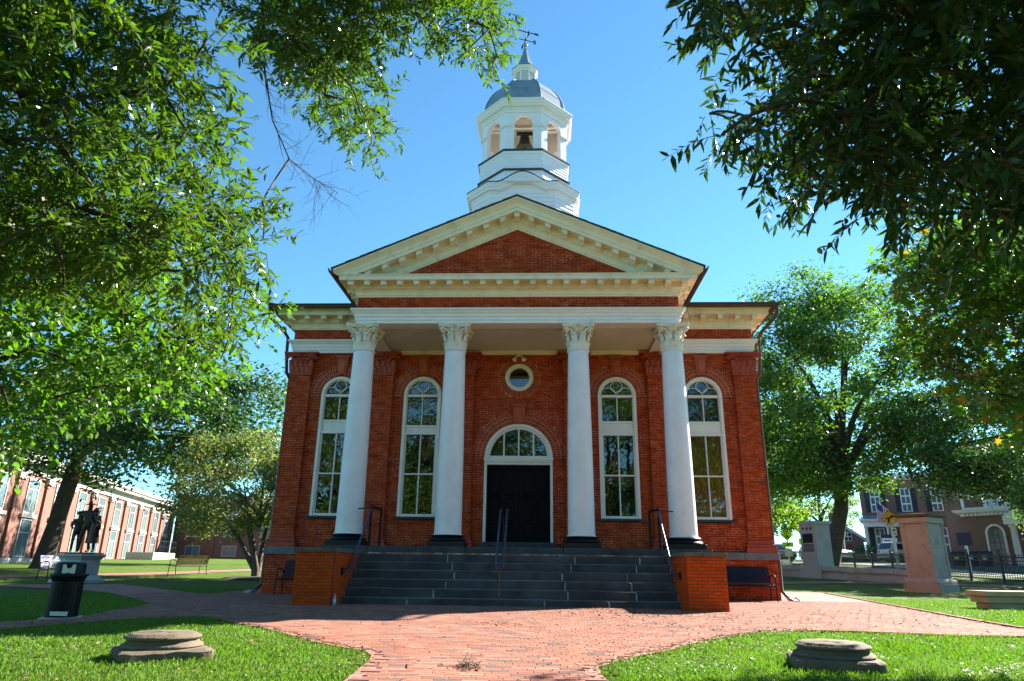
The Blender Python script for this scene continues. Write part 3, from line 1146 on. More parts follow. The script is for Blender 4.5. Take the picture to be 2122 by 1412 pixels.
corn = fix_normals(MB().sweep(cpath, corn_prof).build('cornice', 'cream_paint', court))


def modillion_mesh():
    m = MB()
    # scroll bracket under the soffit, pointing to -y, hanging from z = 0
    prof = [(0.0, 0.0), (-0.225, 0.0), (-0.225, -0.085), (-0.205, -0.105), (-0.175, -0.10), (-0.15, -0.085), (-0.09, -0.10), (-0.03, -0.145), (0.0, -0.15)]
    n = len(prof)
    w_ = 0.075
    vs = [(-w_, y, z) for y, z in prof] + [(w_, y, z) for y, z in prof]
    m.add(vs, [tuple(range(n)), tuple(range(2 * n - 1, n - 1, -1))] + [(i, n + i, n + (i + 1) % n, (i + 1) % n) for i in range(n)])
    m.box(-w_ - 0.022, w_ + 0.022, -0.248, 0.0, 0.001, 0.034)
    m.box(-w_ * 0.6, w_ * 0.6, -0.232, -0.21, -0.075, -0.03)
    return m


mm = fix_normals(modillion_mesh().build('modillion', 'cream_paint', corn)).data
_first = [o_ for o_ in corn.children][0]
bpy.data.objects.remove(_first)
for i in range(21):
    inst('modillion', mm, corn, (-4.55 + i * 0.455, AY - 0.157, 8.178))
for sx in (-1, 1):
    for i in range(5):
        inst('modillion', mm, corn, (sx * (AX + 0.157), -2.45 + i * 0.45, 8.178), (0, 0, sx * pi / 2))

# ---- pediment
SL = 0.437
TYY = AY                     # tympanum face


def rake(x, z_apex):
    return z_apex - SL * abs(x)


tb, tk = MB(), MB()


def tcut(z):
    hw_ = max(0.02, (9.96 - z) / SL)
    return [(-9, -hw_), (hw_, 9)]


lay(tb, tk, TYY, -4.2, 4.2, 8.28, 9.98, tcut, tcut)
tyo = tb.build('tympanum', 'mortar', court)
tag(tk.build('brickwork', 'brick', tyo), kind='stuff')
# raking cornice: profile of (y, z over the apex line), sheared along the slope
rprof = [(TYY + 0.05, 9.90), (TYY - 0.02, 9.905), (TYY - 0.03, 9.955), (TYY - 0.05, 9.96), (TYY - 0.06, 10.02), (TYY - 0.09, 10.09), (TYY - 0.135, 10.13), (TYY - 0.155, 10.135), (TYY - 0.155, 10.30), (TYY - 0.41, 10.30), (TYY - 0.41, 10.28), (TYY - 0.44, 10.28), (TYY - 0.44, 10.385), (TYY - 0.46, 10.39), (TYY - 0.465, 10.42), (TYY - 0.48, 10.48), (TYY - 0.53, 10.545), (TYY - 0.575, 10.59), (TYY - 0.59, 10.60), (TYY - 0.59, 10.645), (TYY + 0.05, 10.65)]
rc_ = MB()
n = len(rprof)
XE = 5.0
vs = []
for sg in (-1, 0, 1):
    for y, z in rprof:
        # each line of the moulding dies on top of the level cornice
        x = sg * min(XE, max(0.5, (z - 8.325) / SL))
        vs.append((x, y, z - SL * abs(x)))
fs = []
for i in range(2):
    for j in range(n):
        fs.append((i * n + j, (i + 1) * n + j, (i + 1) * n + (j + 1) % n, i * n + (j + 1) % n))
fs += [tuple(range(n)), tuple(range(3 * n - 1, 2 * n - 1, -1))]
rc_.add(vs, fs)
rako = fix_normals(rc_.build('raking_cornice', 'cream_paint', court))
ang = math.atan(SL)
for sx in (-1, 1):
    for i in range(9):
        x = sx * (0.40 + i * 0.462)
        if i == 0:
            x = sx * 0.40
        # sheared copy so that its sides stay upright
        me = mm.copy()
        for v in me.vertices:
            v.co.z -= SL * v.co.x * sx
        inst('modillion', me, rako, (x, TYY - 0.157, 10.262 - SL * abs(x)))
me = mm.copy()
for v in me.vertices:
    v.co.z -= SL * abs(v.co.x) - 0.02
inst('modillion', me, rako, (0, TYY - 0.157, 10.25))

# ---- roofs: front gable, tower platform, low hip over the main block
YF = TYY - 0.61
rf = MB()
for sx in (-1, 1):
    x1, z1 = sx * 5.06, 10.655 - SL * 5.06
    rf.add([(0, YF, 10.655), (x1, YF, z1), (x1, 5.0, z1), (0, 5.0, 10.655), (0, YF, 10.67), (x1, YF, z1 + 0.015), (x1, 5.0, z1 + 0.015), (0, 5.0, 10.67)],
           [(4, 5, 6, 7) if sx < 0 else (7, 6, 5, 4), (0, 3, 2, 1), (0, 1, 5, 4), (1, 2, 6, 5)])
rfo = fix_normals(rf.build('gable_roof', 'roof_shingle', court))
# shingle courses seen along the rake edge
sh = MB()
for sx in (-1, 1):
    L_ = 5.04
    nn = 26
    for i in range(nn):
        xa, xb = sx * (L_ * i / nn), sx * (L_ * (i + 1) / nn + 0.012)
        za, zb = 10.672 - SL * abs(xa), 10.680 - SL * abs(xb)
        e = random.uniform(0, 0.02)
        vs = [(xa, YF - 0.02 - e, za), (xb, YF - 0.02 - e, zb), (xb, 5.0, zb), (xa, 5.0, za), (xa, YF - 0.02 - e, za + 0.012), (xb, YF - 0.02 - e, zb + 0.010), (xb, 5.0, zb + 0.010), (xa, 5.0, za + 0.010)]
        s1 = MB().add(vs, [(0, 3, 2, 1), (4, 5, 6, 7), (0, 1, 5, 4), (1, 2, 6, 5), (2, 3, 7, 6), (3, 0, 4, 7)])
        fix_normals(s1.build('shingle_course', 'roof_shingle', rfo))
hr = MB()
EX, EY0, EY1, EZ = 7.74, -0.62, 15.6, 8.40
HS = 0.30
hw_ = EX
hr.add([(-EX, EY0, EZ), (EX, EY0, EZ), (EX, EY1, EZ), (-EX, EY1, EZ), (0, EY0 + EX, EZ + HS * EX), (0, EY1 - EX, EZ + HS * EX)],
       [(0, 1, 4), (1, 2, 5, 4), (2, 3, 5), (3, 0, 4, 5), (3, 2, 1, 0)])
hr.build('hip_roof', 'roof_shingle', court)

# ---- wings: architrave, cornice, modillions, gutters
for sx in (-1, 1):
    pth = [(sx * 7.137, 15.0), (sx * 7.137, 0.0), (sx * (AX + 0.16), 0.0)]
    if sx < 0:
        pth = [(-7.137, 15.0), (-7.137, 0.0), (-(AX + 0.16), 0.0)]
    else:
        pth = list(reversed(pth))
    fix_normals(MB().sweep(pth, [(-0.2, 7.085)] + arch_prof[1:-1] + [(-0.2, 7.49)]).build('wing_architrave', 'white_paint', court))
    pth2 = [(p[0] if abs(p[0]) > 5 else sx * (AX + 0.3), p[1]) for p in pth]
    wc = fix_normals(MB().sweep(pth2, [(o_, z) for o_, z in corn_prof]).build('wing_cornice', 'cream_paint', court))
    fix_normals(MB().sweep(pth2, cyma_prof).build('cyma', 'cream_paint', wc))
    cyp = [(-AX, -0.02), (-AX, AY - 0.45)] if sx < 0 else [(AX, AY - 0.45), (AX, -0.02)]
    fix_normals(MB().sweep(cyp, cyma_prof).build('side_cyma', 'cream_paint', corn))
    for x in (5.1, 5.62, 6.14, 6.66, 7.18):
        inst('modillion', mm, wc, (sx * x, -0.157, 8.178))
    for i in range(9):
        inst('modillion', mm, wc, (sx * (7.137 + 0.157), 0.2 + i * 0.5, 8.178), (0, 0, sx * pi / 2))
    # gutters: side of the portico, front of the wing, side of the building
    gp = [(0.0, 8.345), (0.06, 8.34), (0.11, 8.355), (0.13, 8.40), (0.125, 8.43), (0.15, 8.445), (0.15, 8.468), (0.11, 8.468), (0.10, 8.41), (0.0, 8.40)]
    path = [(sx * 4.995, -3.34), (sx * 4.995, -0.58), (sx * 7.715, -0.58), (sx * 7.715, 15.5)]
    if sx < 0:
        path = list(reversed(path))
    g = MB().sweep(path, [(o_, z) for o_, z in gp])
    fix_normals(g.build('gutter', 'gutter_brown', court, True, 30))
    dn = MB()
    dn.tube([(sx * 7.79, -0.62, 8.40), (sx * 7.78, -0.60, 8.18), (sx * 7.74, -0.52, 8.06), (sx * 7.43, -0.08, 7.74), (sx * 7.36, 0.06, 7.60), (sx * 7.36, 0.10, 7.0)], 0.052, 10)
    dn.tube([(sx * 7.36, 0.10, 7.1), (sx * 7.33, 0.20, 6.5), (sx * 7.24, 0.30, 6.3), (sx * 7.24, 0.30, 1.4), (sx * 7.34, 0.28, 1.2), (sx * 7.34, 0.28, 0.25), (sx * 7.42, 0.10, 0.10)], 0.05, 10)
    dn.build('downspout', 'gutter_brown', court, True, 60)
    # thin cable hanging from the cornice
    cb = MB()
    cb.tube([(sx * 4.50, -2.80, 8.05), (sx * 4.57, -2.84, 7.55), (sx * 4.70, -2.70, 7.1), (sx * 4.60, -2.5, 7.05), (sx * 4.45, -2.4, 6.3)], 0.006, 5)
    cb.build('cable', 'iron', court)

# ================================================================== BELL TOWER
TY = 3.6


def octo(A, fh=None, ty=TY):
    """plan octagon, apothem A, half width fh of the front face; runs so that outward is right of travel"""
    if fh is None:
        fh = A * math.tan(pi / 8)
    p = [(-fh, -A), (fh, -A), (A, -fh), (A, fh), (fh, A), (-fh, A), (-A, fh), (-A, -fh)]
    return [(x, y + ty) for x, y in p]


tow = MB()
B0, F0 = 1.90, 1.18
tow.sweep(octo(B0, F0), [(0, 8.6), (0, 13.95)], True)
tower = fix_normals(tow.build('bell_tower', 'tower_paint', court))
tag(tower, 'white octagonal wooden bell tower in stages')
# clapboards on the base stage
cl = MB()
for i in range(22):
    z = 10.2 + i * 0.165
    cl.sweep(octo(B0 + 0.001, F0), [(0.0, z), (0.022, z), (0.004, z + 0.163), (0.0, z + 0.164)], True)
fix_normals(cl.build('clapboards', 'tower_paint', tower))
cn = MB()
cprof = [(0.0, 13.55), (0.02, 13.55), (0.025, 13.66), (0.05, 13.69), (0.05, 13.75), (0.14, 13.79), (0.14, 13.88), (0.17, 13.90), (0.19, 13.98), (0.21, 14.0), (0.21, 14.05), (0.0, 14.09)]
for k_ in range(4):
    ca, sa = math.cos(k_ * pi / 2), math.sin(k_ * pi / 2)
    pth = [(.92, -B0), (F0, -B0), (B0, -F0), (B0, -.92)]
    fix_normals(MB().sweep([(x * ca - y * sa, x * sa + y * ca + TY) for x, y in pth], [(0.0, 14.092), (0.215, 14.052), (0.225, 14.055), (0.225, 14.085), (0.0, 14.12)]).build('cornice_flashing', 'flashing', tower))
    fix_normals(MB().sweep([(x * ca - y * sa, x * sa + y * ca + TY) for x, y in pth], cprof).build('corner_cornice', 'tower_paint', tower))
# segmental arched hood on the front and side faces
for k_ in range(4):
    rz = k_ * pi / 2
    hd = MB()
    n = 22
    prof2 = [(0.0, 0.0), (0.14, 0.04), (0.14, 0.13), (0.17, 0.15), (0.20, 0.23), (0.22, 0.25), (0.22, 0.30), (0.0, 0.33)]
    vs = []
    W2 = 0.93
    for i in range(n + 1):
        x = -W2 + 2 * W2 * i / n
        z = 13.72 + 0.42 * (0.5 + 0.5 * math.cos(pi * x / W2)) ** 0.85
        for o_, dz in prof2:
            vs.append((x, -(B0 + o_ + 0.004), z + dz))
    m_ = len(prof2)
    fs = [(i * m_ + j, (i + 1) * m_ + j, (i + 1) * m_ + (j + 1) % m_, i * m_ + (j + 1) % m_) for i in range(n) for j in range(m_)]
    fs += [tuple(range(m_)), tuple(n * m_ + j for j in range(m_ - 1, -1, -1))]
    hd.add(vs, fs)
    cap_ = MB()
    cap_.tube([(-W2 + 2 * W2 * i / n, -(B0 + .225), 14.065 + 0.42 * (0.5 + 0.5 * math.cos(pi * (-1 + 2 * i / n))) ** 0.85) for i in range(n + 1)], .022, 6)
    fo_ = cap_.build('hood_flashing', 'flashing', tower, True)
    fo_.location = (0, TY, 0)
    fo_.rotation_euler = (0, 0, rz)
    # wall filling under the hood
    fl_ = [(-W2, 13.5)] + [(W2, 13.5)] + [(W2 - 2 * W2 * i / n, 13.75 + 0.42 * (0.5 + 0.5 * math.cos(pi * (1 - 2 * i / n))) ** 0.85) for i in range(n + 1)]
    hd.extr(fl_, -(B0 + 0.003), -(B0 - 0.1))
    # round louvred opening with its rings
    hd.arcband(0, 12.95, 0.52, 0.62, -(B0 + 0.05), -(B0 - 0.05), 0, 2 * pi, 40)
    o = fix_normals(hd.build('arched_hood', 'tower_paint', tower, True, 35))
    o.location = (0, TY, 0)
    o.rotation_euler = (0, 0, rz)
    dt = MB()
    for j in range(40):
        a = 2 * pi * j / 40
        dt.lathe([(0.026, 0.0), (0.03, 0.02), (0.02, 0.04)], 6, (0, 0, 0))
        for q in range(18):
            x, y, z = dt.v[-18 + q]
            dt.v[-18 + q] = (x + 0.44 * math.cos(a), -(B0 + 0.02) - z, y + 12.95 + 0.44 * math.sin(a))
    dt.build('bead_ring', 'flashing', o)
# drum
dr = MB()
dr.sweep(octo(1.70), [(0.0, 13.9), (0.0, 15.6)], True)
for i in range(6):
    z = 14.88 + i * 0.115
    dr.sweep(octo(1.701), [(0.0, z), (0.016, z), (0.004, z + 0.113), (0.0, z + 0.114)], True)
dro = fix_normals(dr.build('drum', 'tower_paint', tower))
bd = MB()
bd.sweep(octo(1.70), [(0.0, 14.78), (0.09, 14.78), (0.095, 14.81), (0.02, 14.86), (0.0, 14.86)], True)
bd.sweep(octo(1.70), [(0.0, 15.59), (0.075, 15.59), (0.085, 15.61), (0.085, 15.665), (-0.2, 15.69)], True)
fix_normals(bd.build('flashing_band', 'flashing', tower))
bd = MB()
bd.sweep(octo(1.70), [(0.0, 15.50), (0.03, 15.50), (0.05, 15.585), (0.0, 15.588)], True)
bd.sweep(octo(1.5), [(-0.6, 14.06), (0.65, 14.06), (0.3, 14.4), (0.2, 14.78), (-0.6, 14.78)], True)
fix_normals(bd.build('moulding', 'tower_paint', tower))
# belfry: eight walls with arched openings
BA = 1.65
fh = BA * math.tan(pi / 8)
OH, OSP, OT = 0.363, 16.87, 17.233
bw = MB()
n = 16
th = 0.16
for k_ in range(8):
    a = k_ * pi / 4
    q = MB()
    ar = [(OH * math.cos(t), OSP + OH * math.sin(t)) for t in np.linspace(0, pi, n)]
    zb, zt_ = 15.66, 17.75
    # left and right jamb, spandrel pieces
    for sx in (-1, 1):
        pl = [(sx * fh, zb), (sx * OH, zb), (sx * OH, OSP), (sx * fh, OSP)]
        q.extr(pl if sx < 0 else list(reversed(pl)), -BA, -BA + th)
    for i in range(n - 1):
        (xa, za), (xb, zb2) = ar[i], ar[i + 1]
        q.extr([(xb, zb2), (xa, za), (xa, zt_), (xb, zt_)], -BA, -BA + th)
    for sx in (-1, 1):
        pl = [(sx * fh, OSP), (sx * OH, OSP), (sx * OH, zt_), (sx * fh, zt_)]
        q.extr(pl if sx < 0 else list(reversed(pl)), -BA, -BA + th)
    # archivolt and impost
    q.arcband(0, OSP, OH, OH + 0.06, -BA - 0.02, -BA + 0.02, 0, pi, 18)
    for sx in (-1, 1):
        x0_, x1_ = sorted((sx * OH * 0.93, sx * (fh + 0.02)))
        q.box(x0_, x1_, -BA - 0.05, -BA + th + 0.01, OSP - 0.11, OSP - 0.055)
        q.box(x0_, x1_, -BA - 0.03, -BA + th, OSP - 0.16, OSP - 0.112)
    ca, sa = math.cos(a), math.sin(a)
    bw.add([(x * ca - y * sa, x * sa + y * ca + TY, z) for x, y, z in q.v], q.f)
bel = fix_normals(bw.build('belfry', 'tower_paint', tower))
fl_ = MB()
fl_.sweep(octo(1.6), [(-1.6 + 0.01, 15.64), (0, 15.64), (0, 15.67), (-1.59, 15.67)], True)
fl_.sweep(octo(1.5), [(-1.49, 18.55), (0, 18.45), (0, 18.5), (-1.49, 18.6)], True)
fl_.sweep(octo(1.48), [(0, 17.2), (-0.03, 17.2), (-0.03, 18.5), (0, 18.5)], True)
fix_normals(fl_.build('belfry_ceiling', 'soffit_paint', tower))
bmn = MB()
bmn.box(-1.5, 1.5, TY - 0.09, TY + 0.09, 17.62, 17.78)
bmn.box(-1.5, 1.5, TY - 0.70, TY - 0.56, 17.35, 17.50)
bmn.build('bell_beam', 'soffit_paint', tower)
# belfry cornice
bc = MB()
bc.sweep(octo(BA), [(0.0, 17.36), (0.03, 17.36), (0.04, 17.45), (0.07, 17.48), (0.07, 17.53), (0.17, 17.58), (0.17, 17.66), (0.20, 17.68), (0.23, 17.76), (0.27, 17.79), (0.27, 17.85), (-0.1, 17.93)], True)
fix_normals(bc.build('belfry_cornice', 'tower_paint', tower))
# dome with ribs
dm = MB()
prof = []
for i in range(15):
    t = i / 14
    a = t * pi / 2 * 0.93
    prof.append((1.60 * math.cos(a) ** 0.92, 17.9 + 1.88 * math.sin(a)))
prof = [(max(0.5, A_), z) for A_, z in prof]
vs, fs = [], []
for A_, z in prof:
    vs += [(x, y, z) for x, y in octo(A_)]
for i in range(len(prof) - 1):
    for j in range(8):
        j2 = (j + 1) % 8
        fs.append((i * 8 + j, i * 8 + j2, (i + 1) * 8 + j2, (i + 1) * 8 + j))
fs.append(tuple((len(prof) - 1) * 8 + j for j in range(8)))
dm.add(vs, fs)
dome = fix_normals(dm.build('dome', 'dome_metal', tower, True, 25))
rb = MB()
for j in range(8):
    rb.tube([Vector(octo(A_)[j] + (z,)) for A_, z in prof], 0.035, 6)
for i in (4, 8):
    A_, z = prof[i]
    pts = [Vector(p + (z,)) for p in octo(A_ + 0.003)]
    rb.tube(pts + [pts[0]], 0.010, 5, False)
tow_rib = rb.build('dome_ribs', 'dome_metal', tower, True, 60)
# lantern
ln = MB()
ln.sweep(octo(0.44), [(0.0, 19.6), (0.05, 19.6), (0.05, 19.80), (0.0, 19.82), (-0.05, 19.82), (-0.05, 20.5)], True)
for k_ in range(8):
    a = pi / 8 + k_ * pi / 4
    A_ = 0.40
    x, y = A_ / math.cos(pi / 8) * math.cos(a), A_ / math.cos(pi / 8) * math.sin(a)
    ln.tube([(x, TY + y, 19.8), (x, TY + y, 20.42)], 0.035, 6)
lant = fix_normals(ln.build('lantern', 'tower_paint', tower))
lv = MB()
for i in range(11):
    z = 19.86 + i * 0.05
    lv.sweep(octo(0.385), [(0.0, z), (0.022, z - 0.012), (0.026, z - 0.006), (0.0, z + 0.012)], True)
fix_normals(lv.build('louvers', 'louver_grey', tower))
lc = MB()
lc.sweep(octo(0.40), [(0.0, 20.36), (0.03, 20.36), (0.035, 20.42), (0.08, 20.45), (0.10, 20.50), (0.13, 20.53), (0.13, 20.58), (0.0, 20.6)], True)
fix_normals(lc.build('lantern_eave', 'tower_paint', tower))
sp = MB()
prof = [(0.545, 20.575), (0.54, 20.62), (0.42, 20.72), (0.31, 20.90), (0.23, 21.12), (0.165, 21.36), (0.11, 21.58), (0.075, 21.74), (0.09, 21.76), (0.06, 21.80), (0.03, 21.86)]
vs, fs = [], []
for A_, z in prof:
    vs += [(x, y, z) for x, y in octo(A_)]
for i in range(len(prof) - 1):
    for j in range(8):
        j2 = (j + 1) % 8
        fs.append((i * 8 + j, i * 8 + j2, (i + 1) * 8 + j2, (i + 1) * 8 + j))
sp.add(vs, fs)
fix_normals(sp.build('spire', 'dome_metal', tower, True, 30))

# ---- bell (hangs in the belfry) and weathervane (turns on the spire)
bell = MB().lathe([(0.0, 0.62), (0.08, 0.62), (0.15, 0.58), (0.19, 0.5), (0.205, 0.35), (0.235, 0.2), (0.29, 0.08), (0.345, 0.0), (0.335, -0.02), (0.30, 0.0), (0.0, 0.05)], 28, (0, 0, 0)).build('bell', 'bell_metal', None, True, 40, (0, TY, 16.88))
tag(bell, 'dark bronze bell hanging in the arched belfry', 'bell')
yk = MB()
yk.box(-0.33, 0.33, -0.05, 0.05, 0.62, 0.735)
yk.lathe([(0.0, -0.12), (0.045, -0.10), (0.05, -0.05), (0.02, -0.01), (0.015, 0.3)], 10)
yk.build('yoke', 'bell_metal', bell)
vane = empty('weathervane', (0, TY, 21.82))
tag(vane, 'dark iron arrow weathervane with compass letters on the spire', 'weathervane')
q = MB()
q.lathe([(0.0, 0.09), (0.05, 0.10), (0.085, 0.14), (0.10, 0.19), (0.085, 0.24), (0.05, 0.28), (0.0, 0.29)], 16)
q.build('ball', 'dome_metal', vane, True)
MB().tube([(0, 0, 0.0), (0, 0, 1.06)], 0.022, 8).build('mast', 'iron', vane)
da = Vector((-0.57, -0.21, 0)).normalized()
dp = Vector((-da.y, da.x, 0))
q = MB()
q.tube([da * 0.60 + Vector((0, 0, 0.90)), da * -0.55 + Vector((0, 0, 0.90))], 0.02, 6)


def flat(mb, pts2, c, u, thick=0.012):
    """flat plate in the plane of u and z"""
    u = Vector(u)
    nv = u.cross(Vector((0, 0, 1)))
    c = Vector(c)
    n = len(pts2)
    mb.add([tuple(c + u * a + Vector((0, 0, b)) - nv * thick / 2) for a, b in pts2] + [tuple(c + u * a + Vector((0, 0, b)) + nv * thick / 2) for a, b in pts2],
           [tuple(range(n)), tuple(range(2 * n - 1, n - 1, -1))] + [(i, n + i, n + (i + 1) % n, (i + 1) % n) for i in range(n)])


flat(q, [(0.0, 0.0), (-0.13, 0.05), (-0.10, 0.0), (-0.13, -0.05)], da * 0.70 + Vector((0, 0, 0.90)), da)
for o_ in (0.0, 0.07, 0.14):
    flat(q, [(0, 0), (-0.05, 0.055), (-0.10, 0.055), (-0.05, 0.0), (-0.10, -0.055), (-0.05, -0.055)], da * (-0.38 - o_) + Vector((0, 0, 0.90)), da)
fix_normals(q.build('arrow', 'iron', vane))
q = MB()
q.tube([da * 0.36 + Vector((0, 0, 0.45)), da * -0.36 + Vector((0, 0, 0.45))], 0.017, 6)
q.tube([dp * 0.36 + Vector((0, 0, 0.45)), dp * -0.36 + Vector((0, 0, 0.45))], 0.017, 6)
q.build('cross_arms', 'iron', vane)


def letter(ch, c, u):
    q = MB()
    u = Vector(u)
    P = {'N': [[(-.05, -.08), (-.05, .08), (.05, -.08), (.05, .08)]],
         'S': [[(.05, .055), (.02, .08), (-.03, .075), (-.05, .045), (-.03, .01), (.03, -.01), (.05, -.045), (.03, -.075), (-.02, -.08), (-.05, -.055)]],
         'E': [[(.05, .08), (-.05, .08), (-.05, -.08), (.05, -.08)], [(-.05, 0), (.035, 0)]],
         'W': [[(-.07, .08), (-.035, -.08), (0, .04), (.035, -.08), (.07, .08)]]}[ch]
    for l_ in P:
        q.tube([Vector(c) + u * a + Vector((0, 0, b)) for a, b in l_], 0.022, 5)
    return q.build('compass_letter', 'iron', vane)


letter('N', da * 0.42 + Vector((0, 0, 0.45)), -da)
letter('S', da * -0.42 + Vector((0, 0, 0.45)), -da)
letter('E', dp * 0.42 + Vector((0, 0, 0.45)), dp)
letter('W', dp * -0.42 + Vector((0, 0, 0.45)), dp)

# ================================================================== GROUND
PLAZA = [(-.7, -19), (1.2, -19), (1.19, -14.3), (1.18, -13.65), (1.38, -13.2), (1.62, -12.78), (2.12, -12.1), (2.5, -11.4), (2.88, -10.8), (3.5, -10.05), (4.18, -9.55), (4.85, -9.42), (5.5, -9.6), (6.3, -9.85), (7.27, -9.8), (9.5, -10.0), (14, -11.4), (14, -10.2), (9.5, -9.05), (8.1, -8.47), (8.28, -7.13), (9.13, -2.88), (10.95, 6.63), (12.2, 13), (12.9, 16.5), (7.2, 16.5), (7.2, 0), (-7.2, 0), (-7.2, 4), (-8.6, 4), (-8.3, 1), (-8.04, -1.51), (-15, 5.9), (-18.04, 4.9), (-24, 5.5), (-24, 2.7), (-16.13, 1.66), (-12.62, .15), (-10.8, -1.31), (-8.6, -3.9), (-7.22, -5.67), (-6.85, -7.0), (-6.65, -8.11), (-6.4, -8.8), (-6.3, -9.35), (-6.69, -10.39), (-9, -13.5), (-8, -14.5), (-5.95, -11.35), (-5.75, -10.3), (-5.4, -9.5), (-4.9, -8.95), (-4.5, -8.85), (-4.1, -9.3), (-3.62, -9.9), (-2.98, -10.51), (-2.3, -11.4), (-1.58, -12.31), (-1.08, -12.75), (-.93, -13.07), (-.85, -13.5), (-.82, -13.95), (-.77, -14.54)]


def sstep(a, b, x):
    t = np.clip((x - a) / (b - a), 0, 1)
    return t * t * (3 - 2 * t)


def terrain(x, y):
    d = np.hypot(x - CAM.x, y - CAM.y)
    return 0.55 * sstep(27, 50, d) + 0.017 * np.maximum(0, np.minimum(d, 140) - 50) + 0.5 * sstep(16, 26, x) * sstep(50, 64, d)


def tz(x, y):
    return float(terrain(np.float64(x), np.float64(y)))


def grass_mat():
    t = NT('lawn')
    P = t.pos()
    f1 = t.noise(P, 0.45, 5, 0.6)
    f2 = t.noise(P, 28, 4, 0.7)
    f3 = t.noise(P, 150, 3, 0.7)
    c = t.ramp(f1, [(0.3, (0.07, 0.13, 0.012)), (0.5, (0.095, 0.165, 0.016)), (0.72, (0.13, 0.18, 0.026))])
    c = t.mix(t.math('MULTIPLY', f2, 0.6), c, (0.07, 0.13, 0.012))
    c = t.mix(t.math('MULTIPLY', t.math('SUBTRACT', f3, 0.55, True), 3.0, True), c, (0.2, 0.25, 0.06))
    t.col(c)
    t.b.inputs['Roughness'].default_value = 0.85
    t.b.inputs['Specular IOR Level'].default_value = 0.15
    h = t.math('ADD', f2, f3)
    t.bump(h, 0.9, 0.05)
    MATS['lawn'] = t.m


def paving_mat():
    """brick paths too far off for separate bricks"""
    t = NT('paving')
    P = t.pos()
    b = t.n('ShaderNodeTexBrick', Scale=1.0, **{'Mortar__Size': 0.006, 'Brick__Width': 0.21, 'Row__Height': 0.105})
    b.inputs['Color1'].default_value = (0.28, 0.115, 0.085, 1)
    b.inputs['Color2'].default_value = (0.35, 0.165, 0.13, 1)
    b.inputs['Mortar'].default_value = (0.09, 0.055, 0.042, 1)
    t.l(P, b.inputs['Vector'])
    f = t.noise(P, 1.2, 5)
    c = t.mix(t.math('MULTIPLY', t.math('SUBTRACT', f, 0.45, True), 1.5), b.outputs['Color'], (0.19, 0.075, 0.055))
    t.col(c)
    t.b.inputs['Roughness'].default_value = 0.85
    t.b.inputs['Specular IOR Level'].default_value = 0.3
    MATS['paving'] = t.m


grass_mat()
paving_mat()
# one sheet to the horizon, finer near the viewer
ax = np.concatenate([-np.geomspace(1500, 62, 14), np.arange(-60, 60.1, 2.0), np.geomspace(62, 1500, 14)])
GX, GY = np.meshgrid(ax, ax)
GZ = terrain(GX, GY) - 0.012
V = np.stack([GX.ravel(), GY.ravel(), GZ.ravel()], 1)
n = len(ax)
ii, jj = np.meshgrid(np.arange(n - 1), np.arange(n - 1), indexing='ij')
a = (ii * n + jj).ravel()
F = np.stack([a, a + 1, a + n + 1, a + n], 1)
ground = link(bpy.data.objects.new('ground', np_mesh('ground', V, F, 'lawn', smooth=True)))
tag(ground, kind='structure')
plaza = MB().add([(x, y, 0.009) for x, y in PLAZA], [tuple(range(len(PLAZA)))]).build('plaza', 'paving')
tag(plaza, kind='structure')


def strip(name, pts, wdt, mat, dz=0.008, kind='structure'):
    """a path or road that follows the terrain"""
    P_ = [Vector(p) for p in pts]
    fine = []
    for a_, b_ in zip(P_[:-1], P_[1:]):
        k = max(1, int((b_ - a_).length / 2))
        fine += [a_.lerp(b_, i / k) for i in range(k)]
    fine.append(P_[-1])
    m = MB()
    vs, fs = [], []
    for i, p in enumerate(fine):
        d = (fine[min(i + 1, len(fine) - 1)] - fine[max(0, i - 1)]).normalized()
        nv = Vector((-d.y, d.x))
        for q in (-0.5, -0.17, 0.17, 0.5):
            g = p + nv * wdt * q
            vs.append((g.x, g.y, tz(g.x, g.y) + dz))
    for i in range(len(fine) - 1):
        for j in range(3):
            fs.append((i * 4 + j, i * 4 + 4 + j, i * 4 + 5 + j, i * 4 + 1 + j))
    m.add(vs, fs)
    o = fix_normals(m.build(name, mat))
    if o.data.polygons[0].normal.z < 0:
        o.data.flip_normals()
    return tag(o, kind=kind)


strip('path', [(-23, 4.2), (-19.5, 9.0), (-17, 14), (-13.5, 24), (-11, 40)], 1.6, 'paving')
strip('path', [(11.6, 14.5), (14.5, 15.2), (18, 14.0), (24, 9.5), (32, 3)], 1.7, 'paving')

# ---- paving bricks, laid in running rows across the plaza
PBL, PBW = 0.202, 0.1005
pb = []
row = 0
y = -16.4
while y < -0.2:
    x = -9.6 - (0.5 * (PBL + 0.007) if row % 2 else 0) + 0.04 * math.sin(row * 1.7)
    while x < 9.6:
        cx_, cy_ = x + PBL / 2, y + PBW / 2
        pb.append((cx_, cy_))
        x += PBL + 0.007
    y += PBW + 0.006
    row += 1
pb = np.array(pb)
ins = in_poly_np(pb[:, 0] - .1, pb[:, 1], PLAZA) & in_poly_np(pb[:, 0] + .1, pb[:, 1], PLAZA)
